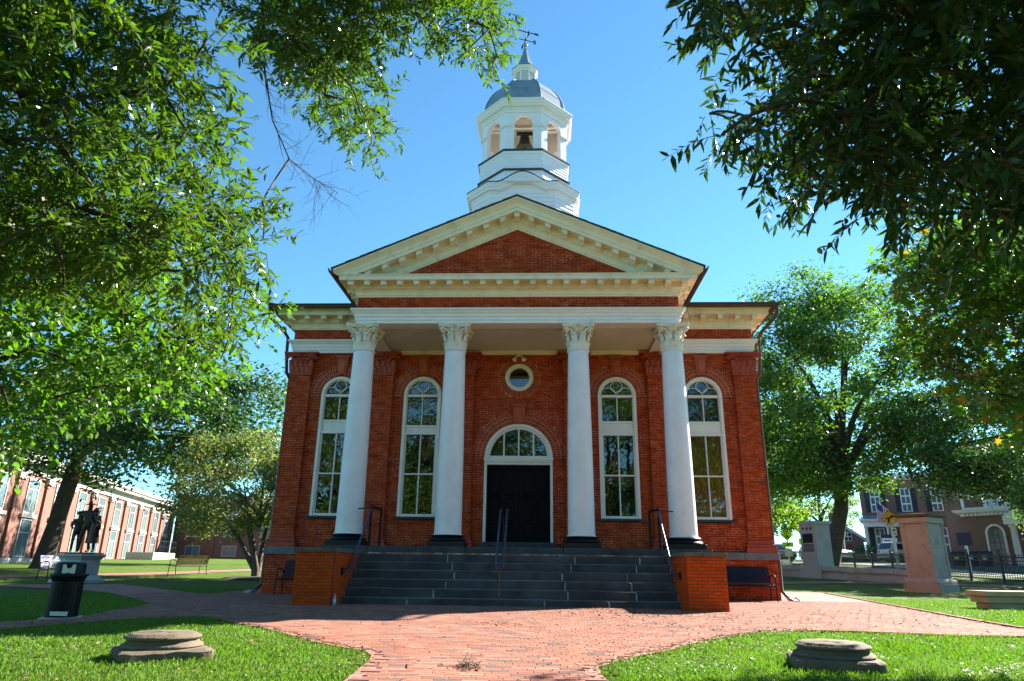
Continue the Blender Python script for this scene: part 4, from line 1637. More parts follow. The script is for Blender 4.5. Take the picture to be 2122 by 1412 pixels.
# not under the stairs, piers or building, and only where the picture can see them
ins &= ~((np.abs(pb[:, 0]) < 4.45) & (pb[:, 1] > -4.78) & ~((np.abs(pb[:, 0]) > 3.6) & (pb[:, 1] < -5.5)))
ins &= ~((np.abs(pb[:, 0]) > 3.6) & (np.abs(pb[:, 0]) < 4.42) & (pb[:, 1] > -5.48))
pb = pb[ins]
d2 = (pb[:, 0] - CAM.x) ** 2 + (pb[:, 1] - CAM.y) ** 2
vis = (pb[:, 1] > -15.6)
order = np.argsort(np.where(vis, d2, 1e9))
near_i, rest_i = order[:300], order[300:]
pm = MB().bbox(-PBL / 2, PBL / 2, -PBW / 2, PBW / 2, 0, 0.016, 0.002).mesh('brick', 'paver')
for i in near_i:
    inst('brick', pm, plaza, (pb[i, 0], pb[i, 1], random.uniform(-0.0006, 0.0006)), (random.uniform(-0.002, 0.002), random.uniform(-0.0015, 0.0015), random.uniform(-0.008, 0.008)))
q = pb[rest_i]
N = len(q)
tv = np.array([(-1, -1, 0), (1, -1, 0), (1, 1, 0), (-1, 1, 0), (-.985, -.97, 1), (.985, -.97, 1), (.985, .97, 1), (-.985, .97, 1)], float)
V = tv[None] * np.array([PBL / 2, PBW / 2, 0.016])[None, None]
ang_ = rng.uniform(-0.012, 0.012, N)
X = V[..., 0] * np.cos(ang_)[:, None] - V[..., 1] * np.sin(ang_)[:, None] + q[:, 0:1]
Y = V[..., 0] * np.sin(ang_)[:, None] + V[..., 1] * np.cos(ang_)[:, None] + q[:, 1:2]
tilt = rng.uniform(-0.002, 0.002, N)
Z = np.broadcast_to(V[..., 2], X.shape) * 1.0 + rng.uniform(-0.0006, 0.0006, N)[:, None] + tilt[:, None] * V[..., 1]
VV = np.stack([X, Y, Z], -1).reshape(-1, 3)
ft = np.array([(4, 5, 6, 7), (0, 1, 5, 4), (1, 2, 6, 5), (2, 3, 7, 6), (3, 0, 4, 7)])
FF = (ft[None] + (np.arange(N) * 8)[:, None, None]).reshape(-1, 4)
po = link(bpy.data.objects.new('brick_paving', np_mesh('brick_paving', VV, FF, 'paver', np.repeat(rng.random(N), 5))), plaza)
tag(po, kind='stuff')
# soldier course along the curved edge of the plaza on the right
edge = [(8.1, -8.47), (8.28, -7.13), (9.13, -2.88), (10.95, 6.63)]
em = MB().bbox(-0.045, 0.045, -0.1, 0.1, 0, 0.035, 0.004).mesh('edging_brick', 'paver')
k_ = 0
for a_, b_ in zip(edge[:-1], edge[1:]):
    a_, b_ = Vector(a_), Vector(b_)
    d = b_ - a_
    for i in range(int(d.length / 0.2)):
        p = a_ + d.normalized() * 0.2 * (i + 0.5)
        inst('edging_brick', em, plaza, (p.x, p.y, 0.0), (0, 0, math.atan2(d.y, d.x) - pi / 2))

# ================================================================== STAIRS
stairs = empty('front_steps', (0, 0, 0))
tag(stairs, 'broad flight of dark bluestone steps up to the portico', 'steps')
zt_ = [0.135, 0.32, 0.508, 0.695, 0.873, 1.058, 1.245]
joints = [[-1.45, 0.75], [-1.1, 1.25], [-0.95, 1.2], [-0.85, 1.15], [-0.9, 1.35], [-1.0, 1.45]]
for i in range(6):
    ya = -4.79 + 0.245 * i
    z0_, z1_ = (0.0 if i == 0 else zt_[i - 1] + 0.013), zt_[i]
    xs_ = [-3.6, -3.45 + 0.015 * i, joints[i][0] * 1.9, joints[i][0] * 0.5 - 0.1, joints[i][1], joints[i][1] * 1.75 + 0.4, 3.6]
    xs_ = [-3.6, joints[i][0] * 1.5, joints[i][1], joints[i][1] * 1.2 + 1.2, 3.6]
    for a_, b_ in zip(xs_[:-1], xs_[1:]):
        dz = random.uniform(-0.004, 0.003)
        MB().bbox(a_ + 0.007, b_ - 0.007, ya + random.uniform(-0.006, 0.006), -2.98, z0_, z1_ + dz, 0.014).build('step_stone', 'bluestone', stairs)
jm = MB()
for i in range(6):
    ya = -4.79 + 0.245 * i
    jm.box(-3.6, 3.6, ya + 0.007, -2.99, (0.0 if i == 0 else zt_[i - 1]) + 0.001, zt_[i] - 0.018)
jm.build('mortar_core', 'stone_joint', stairs)

# ---- brick piers on both sides of the stairs
for sx in (-1, 1):
    side = 'left, in the building shade' if sx < 0 else 'right, next to the sunlit paving'
    pr = empty('brick_pier', (sx * 4.01, -5.49, 0))
    tag(pr, 'low orange brick pier with stone cap at the %s end of the steps' % ('shaded left' if sx < 0 else 'sunlit right'), 'brick pier', 'piers flanking the steps')
    hw2, dp_ = 0.402, 2.42
    core = MB().box(-hw2 + 0.006, hw2 - 0.006, 0.006, dp_, 0, 1.045).build('core', 'pier_mortar', pr)
    nc = 16
    ch = 1.045 / nc
    bml = {}

    def pbrick(L_, D_):
        k = (round(L_, 3), round(D_, 3))
        if k not in bml:
            bml[k] = MB().box(-L_ / 2, L_ / 2, 0, D_, 0.006, ch - 0.006).mesh('brick', 'pier_brick')
        return bml[k]
    for i in range(nc):
        off = 0.1 if i % 2 else 0.0
        xs_ = [-hw2] + [v for v in np.arange(-hw2 + 0.2 - off, hw2 - 0.03, 0.2)] + [hw2]
        for a_, b_ in zip(xs_[:-1], xs_[1:]):
            inst('brick', pbrick(b_ - a_ - 0.012, 0.05), pr, ((a_ + b_) / 2, random.uniform(-0.003, 0.001), i * ch))
        # inner side towards the stairs and outer side: joined mass
    sb = MB()
    for sg in (-1, 1):
        for i in range(nc):
            u = 0.06 - (0.1 if i % 2 else 0.0)
            while u < dp_:
                p_, q_ = max(u, 0.055), min(u + 0.2, dp_)
                if q_ - p_ > 0.03:
                    x0_, x1_ = sorted((sg * hw2, sg * (hw2 - 0.05)))
                    sb.box(x0_, x1_, p_ + 0.004, q_ - 0.004, i * ch + 0.004, (i + 1) * ch - 0.005, rnd())
                u += 0.2
    tag(sb.build('brickwork', 'pier_brick' if sx > 0 else 'pier_brick', pr), kind='stuff')
    cp_ = MB()
    cp_.bbox(-hw2 - 0.03, hw2 + 0.02, -0.035, 1.1, 1.05, 1.135, 0.012)
    cp_.build('cap_stone', 'sandstone', pr)
    MB().bbox(-hw2 - 0.028, hw2 + 0.018, 1.106, dp_ - 0.02, 1.05, 1.132, 0.012).build('cap_stone', 'sandstone', pr)

# ---- handrails
for sx in (-1, 1):
    hr_ = empty('handrail', (sx * 3.5, -3.1, ZF))
    tag(hr_, 'black and blue pipe handrail beside the %s brick pier' % ('shaded left' if sx < 0 else 'sunlit right'), 'handrail', 'handrails on the steps')
    q = MB()
    for yy in (0.02, 0.42):
        q.obox((-sx * 0.0 - (sx * 0.16 if yy > 0.3 else 0), yy, -0.01), (-(sx * 0.16 if yy > 0.3 else 0), yy, 0.90), 0.05, 0.05)
    q.obox((0, 0.02, 0.92), (-sx * 0.16, 0.42, 0.88), 0.05, 0.045)
    q.obox((0, 0.03, 0.885), (sx * 0.40, 0.30, 0.885), 0.03, 0.03)
    q.build('post', 'iron', hr_)
    q = MB()
    q.tube([(0, 0.03, 0.88), (0, -0.05, 0.80), (0.0, -0.35, 0.50), (sx * 0.02, -1.2, -0.36), (sx * 0.03, -1.32, -0.48), (sx * 0.05, -1.45, -0.56), (sx * 0.07, -1.62, -0.59), (sx * 0.11, -1.70, -0.59)], 0.026, 10)
    q.build('rail', 'handrail_blue' if sx < 0 else 'handrail_blue', hr_, True)
    MB().box(*sorted((sx * 0.085, sx * 0.12)), -1.80, -1.68, -0.66, -0.50).build('wall_bracket', 'iron', hr_)
hc = empty('handrail', (-0.22, -4.4, 0))
tag(hc, 'double blue handrail in the middle of the steps on a rusty post', 'handrail', 'handrails on the steps')
q = MB()
q.tube([(0.0, -0.36, 0.0), (0.0, -0.33, 0.70)], 0.017, 8)
for sx in (-1, 1):
    q.tube([(0.0, -0.335, 0.66), (sx * 0.055, -0.33, 0.765)], 0.010, 6)
q.box(-0.10, 0.10, -0.36, -0.30, 0.765, 0.785)
q.build('rusty_post', 'rust', hc)
for sx in (-1, 1):
    q = MB()
    q.tube([(sx * 0.085, -0.34, 0.79), (sx * 0.083, -0.2, 0.93), (sx * 0.078, 1.05, 2.04), (sx * 0.078, 1.25, 2.12)], 0.024, 8)
    q.build('rail', 'handrail_blue', hc, True)
q = MB()
q.tube([(-0.078, 1.05, 2.02), (0.0, 1.05, 1.93), (0.078, 1.05, 2.02)], 0.012, 6)
q.tube([(0.0, 1.05, 1.94), (0.0, 1.06, ZF)], 0.02, 8)
q.build('top_post', 'iron', hc)

# foliage clumps of the near trees in centimetres: x, y, z, radius
CL_L1 = '-496,-1581,532,42 -290,-1607,573,42 -374,-1554,600,42 -445,-1593,443,42 -425,-1460,439,42 -290,-1495,361,42 -469,-1517,550,42 -374,-1452,510,42 -447,-1579,313,17 -553,-1474,393,42 -396,-1577,346,42 -251,-1492,349,42 -281,-1383,443,42 -409,-1577,317,42 -351,-1505,509,42 -454,-1586,556,42 -341,-1366,510,42 -401,-1369,483,42 -215,-1513,308,42 -305,-1670,503,42 -430,-1612,470,42 -282,-1311,294,14 -473,-1514,426,42 -368,-1427,412,42 -303,-1561,388,42 -325,-1602,563,42 -341,-1478,332,42 -405,-1636,350,14 -258,-1528,494,42 -383,-1573,479,42 -544,-1497,438,42 -426,-1355,407,42 -297,-1329,419,42 -394,-1576,520,42 -427,-1505,394,42 -424,-1606,408,42 -217,-1640,534,42 -455,-1533,602,42 -353,-1659,490,42 -460,-1416,420,42 -396,-1628,332,42 -413,-1545,347,42 -389,-1554,327,42 -403,-1487,332,42 -222,-1540,419,42 -328,-1435,468,42 -247,-1401,417,42 -319,-1508,368,42 -356,-1399,460,42 -328,-1617,598,18 -416,-1522,520,42 -346,-1599,493,42 -281,-1573,574,42 -244,-1553,319,42 -245,-1496,495,14 -384,-1484,599,42 -365,-1614,359,42 -468,-1541,473,42 -299,-1459,514,42 -318,-1492,545,42 -347,-1458,380,42 -475,-1476,514,42 -313,-1705,436,42 -349,-1651,444,42 -435,-1395,352,23 -232,-1427,509,14 -316,-1575,557,42 -242,-1600,462,42 -553,-1434,342,24 -345,-1535,493,42 -417,-1425,420,42 -335,-1433,374,42 -493,-1541,601,42 -368,-1661,534,42 -386,-1563,432,42 -458,-1568,458,42 -313,-1629,474,42 -240,-1641,553,42 -432,-1556,543,42 -256,-1566,509,42 -449,-1605,503,42 -468,-1542,310,42 -363,-1553,536,42 -514,-1482,455,42 -313,-1523,288,14 -471,-1609,581,42 -520,-1607,602,14 -218,-1565,471,42 -269,-1350,382,42 -431,-1407,510,42 -251,-1674,497,42 -362,-1422,380,42 -364,-1617,429,42 -456,-1558,422,42 -437,-1487,420,42 -256,-1504,599,14 -336,-1724,448,42 -433,-1555,294,27 -306,-1583,420,42 -510,-1589,553,42 -275,-1458,377,42 -399,-1397,484,42 -329,-1650,550,25 -277,-1409,415,42 -491,-1509,301,14 -331,-1591,275,21 -353,-1606,267,19 -489,-1536,434,42 -260,-1645,555,22 -301,-1507,573,42 -399,-1617,375,42 -278,-1309,353,42 -495,-1378,366,23 -331,-1595,378,42 -367,-1623,284,42 -321,-1560,617,42 -361,-1573,458,42 -248,-1511,310,42 -392,-1494,548,42 -274,-1645,502,42 -379,-1510,589,42 -390,-1581,558,42 -471,-1564,646,42 -401,-1638,522,42 -177,-1514,332,42 -211,-1677,500,42 -321,-1406,506,42 -258,-1442,448,42 -329,-1559,348,42 -347,-1535,362,42 -452,-1590,591,42 -271,-1330,364,27 -345,-1539,677,42 -307,-1562,329,42 -313,-1482,684,42 -343,-1633,363,42 -265,-1696,480,42 -240,-1558,449,42 -294,-1397,555,26 -247,-1432,314,42 -353,-1580,570,42 -389,-1648,364,22 -257,-1673,456,42 -381,-1534,470,42 -484,-1569,454,42 -476,-1449,377,42 -340,-1488,473,42 -372,-1673,415,42 -261,-1479,375,42 -494,-1585,459,14 -350,-1644,318,42 -193,-1590,472,14 -385,-1474,352,42 -421,-1551,419,42 -312,-1652,426,42 -435,-1369,350,14 -267,-1299,496,42 -291,-1598,376,42 -370,-1487,412,42 -257,-1380,430,42 -260,-1584,393,42 -407,-1479,395,42 -261,-1525,334,42 -408,-1603,552,42 -452,-1499,385,42 -265,-1287,453,14 -293,-1484,558,42 -432,-1572,342,42 -386,-1511,320,42 -287,-1629,433,42 -452,-1474,332,42 -447,-1420,377,42 -415,-1647,501,42 -366,-1587,332,42 -407,-1334,406,42 -296,-1555,447,42 -232,-1544,360,42 -382,-1614,529,42 -367,-1600,549,42 -347,-1462,580,42'
CL_L2 = '-689,-1329,488,20 -567,-1054,335,50 -535,-1144,287,14 -603,-1083,429,50 -564,-1277,384,50 -572,-1242,391,50 -392,-1324,308,50 -558,-1265,283,50 -367,-1112,401,50 -583,-1330,406,50 -564,-1297,360,50 -766,-1184,257,50 -646,-1174,493,50 -577,-1211,427,50 -543,-1194,296,50 -636,-1334,257,50 -518,-1406,353,50 -562,-1297,418,50 -502,-1311,227,50 -567,-1384,226,50 -626,-1300,411,50 -578,-1135,384,50 -716,-1183,237,29 -662,-1220,333,50 -556,-1452,368,50 -305,-1137,413,14 -678,-1237,220,18 -649,-1323,309,50 -420,-1203,345,50 -531,-1411,258,50 -607,-1272,448,50 -414,-1176,318,50 -400,-1127,350,50 -453,-1209,425,50 -515,-1087,508,30 -633,-1143,359,50 -429,-1111,318,19 -466,-1295,227,14 -573,-1399,367,50 -700,-1164,261,50 -657,-1279,271,50 -678,-1268,419,50 -630,-1285,320,50 -557,-1169,525,16 -519,-1154,331,50 -264,-1215,395,20 -617,-1124,458,50 -476,-1362,216,50 -316,-1239,396,24 -517,-1255,317,50 -482,-1362,252,50 -615,-1430,425,15 -404,-1346,412,28 -574,-1095,303,22 -589,-1431,430,16 -510,-1134,487,50 -451,-1254,277,31 -689,-1288,217,14 -616,-1303,279,50 -428,-1358,370,50 -578,-1215,488,50 -749,-1242,386,50 -508,-1206,447,50 -622,-1093,365,50 -740,-1172,326,50 -371,-1038,468,31 -464,-1128,304,50 -635,-1090,331,50 -625,-1397,386,32 -563,-1085,448,50 -437,-1337,427,29 -644,-1364,417,50 -666,-1360,455,50 -640,-1159,245,25 -513,-1437,384,50 -703,-1229,284,50 -635,-1279,350,50 -565,-1389,196,21 -317,-1253,318,19 -665,-1217,502,50 -773,-1225,412,50 -696,-1288,360,50 -500,-1297,366,50 -417,-1193,374,50 -438,-1211,283,29 -611,-1230,223,14 -643,-1236,240,50 -638,-1243,344,50 -351,-1281,329,50 -378,-1198,349,50 -466,-1172,478,20 -545,-1093,384,50 -620,-1317,319,50 -517,-1365,338,50 -655,-1125,255,31 -535,-1430,310,50 -616,-1084,272,15 -698,-1254,505,50 -639,-1359,470,16 -520,-1150,433,50 -444,-1280,263,23 -678,-1265,450,50 -644,-1257,214,14 -606,-1187,470,50 -549,-1380,442,26 -671,-1198,431,50 -573,-1432,297,14 -710,-1275,234,14 -617,-1073,306,50 -384,-1342,347,50'
CL_L3 = '-256,-1400,675,42 3,-1408,724,42 -269,-1434,769,24 4,-1458,738,17 -16,-1360,870,42 -201,-1422,770,42 -23,-1369,795,42 -272,-1349,838,42 -59,-1421,696,42 -194,-1337,683,42 -129,-1300,793,42 -154,-1438,681,42 -181,-1174,677,42 -66,-1350,695,20 -57,-1281,846,42 -167,-1145,717,16 -3,-1282,795,42 -3,-1265,743,42 -212,-1282,662,42 -303,-1272,782,42 -86,-1394,835,42 -59,-1334,795,42 -251,-1420,807,42 -14,-1376,648,21 -168,-1433,751,42 8,-1366,685,20 -269,-1372,895,42 -138,-1406,665,42 -21,-1350,716,42 -145,-1272,607,18 -74,-1390,807,42 -226,-1332,813,42 -236,-1358,687,42 -5,-1389,780,42 -80,-1314,831,42 -135,-1382,899,14 -179,-1351,644,42 16,-1339,668,19 -248,-1266,752,42 -53,-1298,763,42 -96,-1484,759,17 -82,-1372,706,27 -73,-1341,841,42 -227,-1359,874,42 -219,-1493,724,42 -36,-1296,902,42 -229,-1463,725,42 -112,-1404,771,42 -88,-1422,708,42 -286,-1359,760,42 -131,-1435,729,42 -105,-1454,803,14 -210,-1358,726,42 -32,-1427,741,42 -245,-1281,702,22 -235,-1406,750,42 -172,-1390,774,42 -56,-1443,713,42 -136,-1332,845,42 -226,-1369,639,24 -63,-1467,737,42 -245,-1373,659,26 -56,-1355,757,42 -156,-1346,895,42 -156,-1464,788,17 -238,-1476,702,27 -151,-1452,712,42 -39,-1350,928,21 -228,-1448,776,42 -245,-1318,741,42 -2,-1200,816,22 -206,-1254,729,42 -194,-1413,634,42 -3,-1300,816,42 -282,-1372,824,42 -222,-1214,746,42 -192,-1259,806,42 -207,-1373,660,42 -181,-1319,860,42 -8,-1279,829,42 -173,-1294,750,42 -71,-1361,901,42 -138,-1344,693,42 -252,-1462,718,19 -153,-1328,613,42 -103,-1296,890,42 -188,-1224,657,42 -128,-1407,818,42 -31,-1439,819,14 -273,-1409,724,19 -73,-1381,681,16 -141,-1487,766,14 -164,-1392,816,42 -151,-1346,671,42 -143,-1235,662,21 -268,-1418,849,21 -304,-1373,859,42 -241,-1264,716,42 -132,-1407,846,42 -151,-1374,769,42 -104,-1439,816,20 -224,-1392,657,42 -153,-1387,677,42 -1,-1251,715,14 -168,-1238,808,42 -222,-1444,750,42 -129,-1394,712,42 -97,-1254,819,42 -260,-1296,768,42 -145,-1202,691,17 -191,-1472,760,42 -242,-1171,718,42 -193,-1424,735,42 -173,-1380,900,15 -187,-1374,898,25 -216,-1338,706,42 -212,-1344,762,42 -167,-1471,697,42 -124,-1348,733,42 -206,-1383,688,42'
CL_D = '351,-1676,299,33 335,-1691,435,33 378,-1492,426,33 328,-1764,366,33 321,-1692,295,33 401,-1507,377,33 425,-1654,361,33 344,-1652,319,33 491,-1556,504,33 316,-1445,428,20 493,-1542,411,33 424,-1689,339,15 208,-1719,375,33 417,-1651,528,14 250,-1750,395,33 306,-1762,363,33 293,-1522,489,33 267,-1713,361,33 213,-1641,413,33 294,-1636,357,33 550,-1567,429,33 412,-1483,483,33 350,-1495,423,33 242,-1631,437,33 197,-1653,442,33 430,-1594,502,33 277,-1554,576,33 312,-1541,404,33 349,-1524,403,33 512,-1581,309,14 272,-1630,360,33 385,-1707,293,33 521,-1514,389,33 396,-1646,478,33 307,-1722,309,33 286,-1760,376,33 530,-1522,355,33 182,-1671,420,17 282,-1640,508,33 394,-1673,364,33 319,-1529,434,33 260,-1659,341,33 390,-1732,380,33 287,-1732,360,33 347,-1654,489,33 276,-1476,465,33 430,-1577,384,33 275,-1621,556,33 288,-1483,420,33 366,-1668,332,33 309,-1467,400,17 476,-1581,327,33 355,-1578,471,33 223,-1668,346,33 216,-1744,418,14 258,-1560,596,33 288,-1736,420,16 390,-1671,327,33 336,-1525,571,33 452,-1596,335,33 458,-1589,308,33 314,-1624,474,33 246,-1517,576,33 325,-1711,305,33 190,-1713,415,33 506,-1599,364,33 269,-1627,420,33 341,-1704,403,33 262,-1436,495,33 324,-1722,408,33 358,-1640,372,33 288,-1509,460,33 376,-1669,284,33 370,-1725,390,33 246,-1641,458,33 451,-1530,503,33 356,-1616,532,33 351,-1577,435,33 352,-1679,361,33 344,-1710,427,33 403,-1595,467,33 437,-1586,349,33 311,-1557,479,33 363,-1711,452,14 337,-1758,327,33 367,-1657,395,33 219,-1565,564,16 444,-1697,462,20 246,-1634,358,33 466,-1646,420,33 284,-1535,381,33 291,-1707,457,16 399,-1528,404,33 250,-1676,304,33 303,-1646,395,33 388,-1719,354,33 345,-1774,365,21 395,-1610,577,19 516,-1621,470,33 325,-1612,394,33 515,-1598,479,33 203,-1611,543,14 504,-1578,321,33 400,-1661,299,33 220,-1599,467,33 299,-1688,447,33 282,-1629,309,33 271,-1654,411,33 296,-1640,327,33 477,-1518,412,33 217,-1618,440,33 284,-1676,291,33 460,-1559,391,33 533,-1601,441,14 483,-1537,386,33 244,-1718,372,33 509,-1649,504,14 230,-1455,496,14 372,-1599,393,33 470,-1634,476,33 356,-1639,480,33 464,-1689,476,14 345,-1557,457,33 200,-1722,441,15 316,-1577,389,33 337,-1742,355,33 375,-1594,356,33 450,-1582,482,33 254,-1578,382,33 179,-1691,414,18 377,-1665,505,19 400,-1669,414,33 272,-1694,346,33 473,-1609,416,33 259,-1733,368,33 366,-1692,419,33 332,-1673,274,33 426,-1572,417,33 216,-1557,506,14 268,-1593,409,33 178,-1658,330,14 462,-1503,388,33 247,-1695,438,33 346,-1737,410,33 322,-1590,341,33 409,-1475,455,33 410,-1699,412,33 236,-1591,503,33 291,-1674,417,33 316,-1728,351,33'
CL_E = '652,-947,522,33 559,-1293,369,50 576,-1200,479,50 495,-1297,435,20 742,-1070,513,50 830,-1069,431,50 613,-1266,245,50 644,-1277,331,50 554,-1241,453,50 734,-1244,394,50 651,-1315,463,19 710,-1160,324,50 772,-1100,353,50 617,-1042,507,50 659,-1296,255,50 704,-1156,283,50 598,-1121,386,50 616,-1129,333,50 662,-1121,479,50 605,-1299,262,50 541,-1296,435,50 809,-1178,491,50 533,-1226,461,25 647,-1076,572,14 705,-1021,413,50 769,-1134,304,50 645,-1303,414,50 567,-1128,421,31 750,-1019,449,50 812,-1062,525,50 641,-1297,286,50 746,-1050,588,26 782,-1107,382,50 630,-1337,345,50 619,-1361,400,50 692,-1283,344,50 807,-1096,527,50 752,-1254,488,50 779,-1012,470,50 867,-1055,378,50 570,-1254,271,50 639,-1323,387,50 779,-1033,556,50 660,-1140,315,50 731,-1211,364,50 715,-1262,364,50 794,-1140,355,50 800,-1087,364,50 630,-1093,424,50 652,-1318,263,27 599,-1162,346,50 578,-1139,353,21 621,-1129,483,50 622,-1350,443,19 633,-1327,315,50 569,-1174,351,50 710,-1172,430,50 867,-1080,456,50 734,-1047,402,50 602,-1373,432,16 762,-1101,487,50 668,-1168,289,50 634,-1226,405,50 831,-1113,438,50 793,-1031,515,50 720,-1082,547,50 709,-1195,289,50 576,-1287,419,50 690,-1078,430,50 579,-1162,378,50 614,-1319,428,50 746,-1202,428,50 841,-1067,508,50 630,-1260,446,50 674,-966,549,50 671,-1118,522,50 645,-1115,544,27 643,-1216,258,50 702,-1198,332,50 627,-1260,302,50 673,-1140,436,50 606,-1258,404,50 642,-1184,478,50 596,-1345,382,50 799,-1174,552,14 778,-1161,535,50 543,-1216,314,24 744,-1201,292,50 644,-1233,375,50 588,-1268,373,50 879,-1057,427,50 642,-1135,519,50 693,-1286,472,32 643,-1137,351,50 645,-1372,430,28 508,-1267,409,50 786,-1078,453,50 651,-988,560,19 597,-1145,313,19 690,-1306,400,50 671,-1331,440,50 549,-1254,419,50 598,-1134,316,14 723,-1112,335,50 719,-1014,588,50 574,-1138,485,30 514,-1237,424,50 860,-1098,391,27 717,-1007,446,50 702,-1111,459,50'

# ================================================================== TREES
LEAF_T = {
    # outline templates: x along the leaf (0..1), y across (-.5..+.5), z curl
    'lance': (np.array([(0, 0, 0), (.28, .5, -.01), (.28, -.5, -.01), (.68, .40, -.05), (.68, -.40, -.05), (1, 0, -.14)], float), np.array([(0, 2, 1, 1), (1, 2, 4, 3), (3, 4, 5, 5)])),
    'broad': (np.array([(0, 0, 0), (.12, .42, .03), (.12, -.42, .03), (.55, .48, .0), (.55, -.48, .0), (1, 0, -.16), (.45, 0, -.05)], float), np.array([(0, 6, 3, 1), (0, 2, 4, 6), (6, 5, 3, 3), (6, 4, 5, 5)])),
    'star': (np.array([(0, 0, 0), (.30, .16, 0), (.10, .52, -.05), (.45, .20, 0), (.72, .42, -.06), (.68, .12, 0), (1, 0, -.12), (.68, -.12, 0), (.72, -.42, -.06), (.45, -.20, 0), (.10, -.52, -.05), (.30, -.16, 0), (.45, 0, 0)], float),
             np.array([(0, 12, 3, 1), (1, 3, 2, 2), (3, 12, 5, 4), (5, 12, 7, 6), (7, 12, 9, 8), (9, 12, 0, 11), (9, 11, 10, 10)])),
    'card': (np.array([(0, 0, 0), (.5, .5, .06), (1, 0, -.08), (.5, -.5, .06)], float), np.array([(0, 3, 2, 1)])),
}


def unit(a):
    return a / np.maximum(np.linalg.norm(a, axis=-1, keepdims=True), 1e-9)


def leaf_frames(P, A, Nn, L, Wd):
    A = unit(A)
    S = unit(np.cross(Nn, A))
    Nn = np.cross(A, S)
    return A, S, Nn


def leaf_mesh(name, P, A, Nn, L, Wd, tmpl, mat, rv=None):
    T, F = LEAF_T[tmpl]
    A, S, Nn = leaf_frames(P, A, Nn, L, Wd)
    n, k = len(P), len(T)
    V = P[:, None] + A[:, None] * (T[None, :, 0:1] * L[:, None, None]) + S[:, None] * (T[None, :, 1:2] * Wd[:, None, None]) + Nn[:, None] * (T[None, :, 2:3] * L[:, None, None])
    FF = (F[None] + (np.arange(n) * k)[:, None, None])
    V = V.reshape(-1, 3)
    rv = rng.random(n) if rv is None else rv
    # split quads and triangles
    Fq = FF.reshape(-1, 4)
    rr = np.repeat(rv, len(F))
    tri = Fq[:, 2] == Fq[:, 3]
    T3 = np.concatenate([Fq[tri][:, :3], Fq[~tri][:, [0, 1, 2]], Fq[~tri][:, [0, 2, 3]]])
    r3 = np.concatenate([rr[tri], rr[~tri], rr[~tri]])
    me = np_mesh(name, V, T3, mat, r3, True)
    return me


def in_view(P):
    d = P - np.array(CAM)
    z = d @ np.array(fw)
    u = 1061 + 1409.94 * (d @ np.array(rt2)) / np.maximum(z, .01)
    v = 706 - 1409.94 * (d @ np.array(up2)) / np.maximum(z, .01)
    return (z > .5) & (u > 10) & (u < 2110) & (v > 10) & (v < 1400), z


def bez(a, b, sag, n=5):
    a, b = np.array(a, float), np.array(b, float)
    t = np.linspace(0, 1, n)[:, None]
    m = (a + b) / 2 + np.array(sag)
    return (1 - t) ** 2 * a + 2 * t * (1 - t) * m + t * t * b


def tubes_np(name, lines, radii, mat, parent, sides=4):
    """many thin tubes in one mesh: lines (n, k, 3), radii (n, k)"""
    n, k, _ = lines.shape
    D = np.gradient(lines, axis=1)
    D = unit(D)
    ref = np.where(np.abs(D[..., 2:3]) < .9, np.array([0, 0, 1.]), np.array([1., 0, 0]))
    A = unit(np.cross(D, ref))
    B = np.cross(D, A)
    t = np.arange(sides) * 2 * pi / sides
    V = lines[:, :, None] + radii[:, :, None, None] * (A[:, :, None] * np.cos(t)[None, None, :, None] + B[:, :, None] * np.sin(t)[None, None, :, None])
    V = V.reshape(-1, 3)
    base = (np.arange(n) * k * sides)[:, None, None]
    i = (np.arange(k - 1) * sides)[None, :, None]
    j = np.arange(sides)[None, None]
    j2 = (j + 1) % sides
    a = base + i + j
    b = base + i + j2
    F = np.stack([a, b, b + sides, a + sides], -1).reshape(-1, 4)
    o = link(bpy.data.objects.new(name, np_mesh(name, V, F, mat, smooth=True)), parent)
    return o


def limb_mesh(name, chains, mat, parent):
    m = MB()
    for pts, rad in chains:
        m.tube(pts, rad, 10)
    return m.build(name, mat, parent, True, 80)


def grow(nodes, roots, rmin=0.006, kr=0.0045):
    """joins clump centres to the limb points: nearest already joined node nearer the root; returns branch lines and radii"""
    nodes = np.array(nodes, float)
    roots = np.array(roots, float)
    allp = np.concatenate([roots, nodes])
    nr = len(roots)
    d0 = np.min(np.linalg.norm(nodes[:, None] - roots[None], axis=-1), axis=1)
    order = np.argsort(d0)
    joined = list(range(nr))
    par = {}
    for i in order:
        J = np.array(joined)
        dd = np.linalg.norm(allp[J] - nodes[i], axis=1)
        par[nr + i] = int(J[np.argmin(dd)])
        joined.append(nr + i)
    cnt = {k: 1 for k in par}
    for i in reversed(order):
        p = par[nr + i]
        if p in cnt:
            cnt[p] += cnt[nr + i]
    lines, rads = [], []
    for c, p in par.items():
        a, b = allp[p], allp[c]
        L_ = np.linalg.norm(a - b)
        sag = rng.normal(0, 0.09 * L_, 3) + np.array([0, 0, 0.10 * L_])
        lines.append(bez(a, b, sag, 6))
        r0 = rmin + kr * math.sqrt(cnt[c])
        rads.append(np.linspace(r0 * 1.15, r0 * 0.8, 6))
    return np.array(lines), np.array(rads)


def clump_arr(s):
    return np.array([[float(v) / 100 for v in t.split(',')] for t in s.split()])


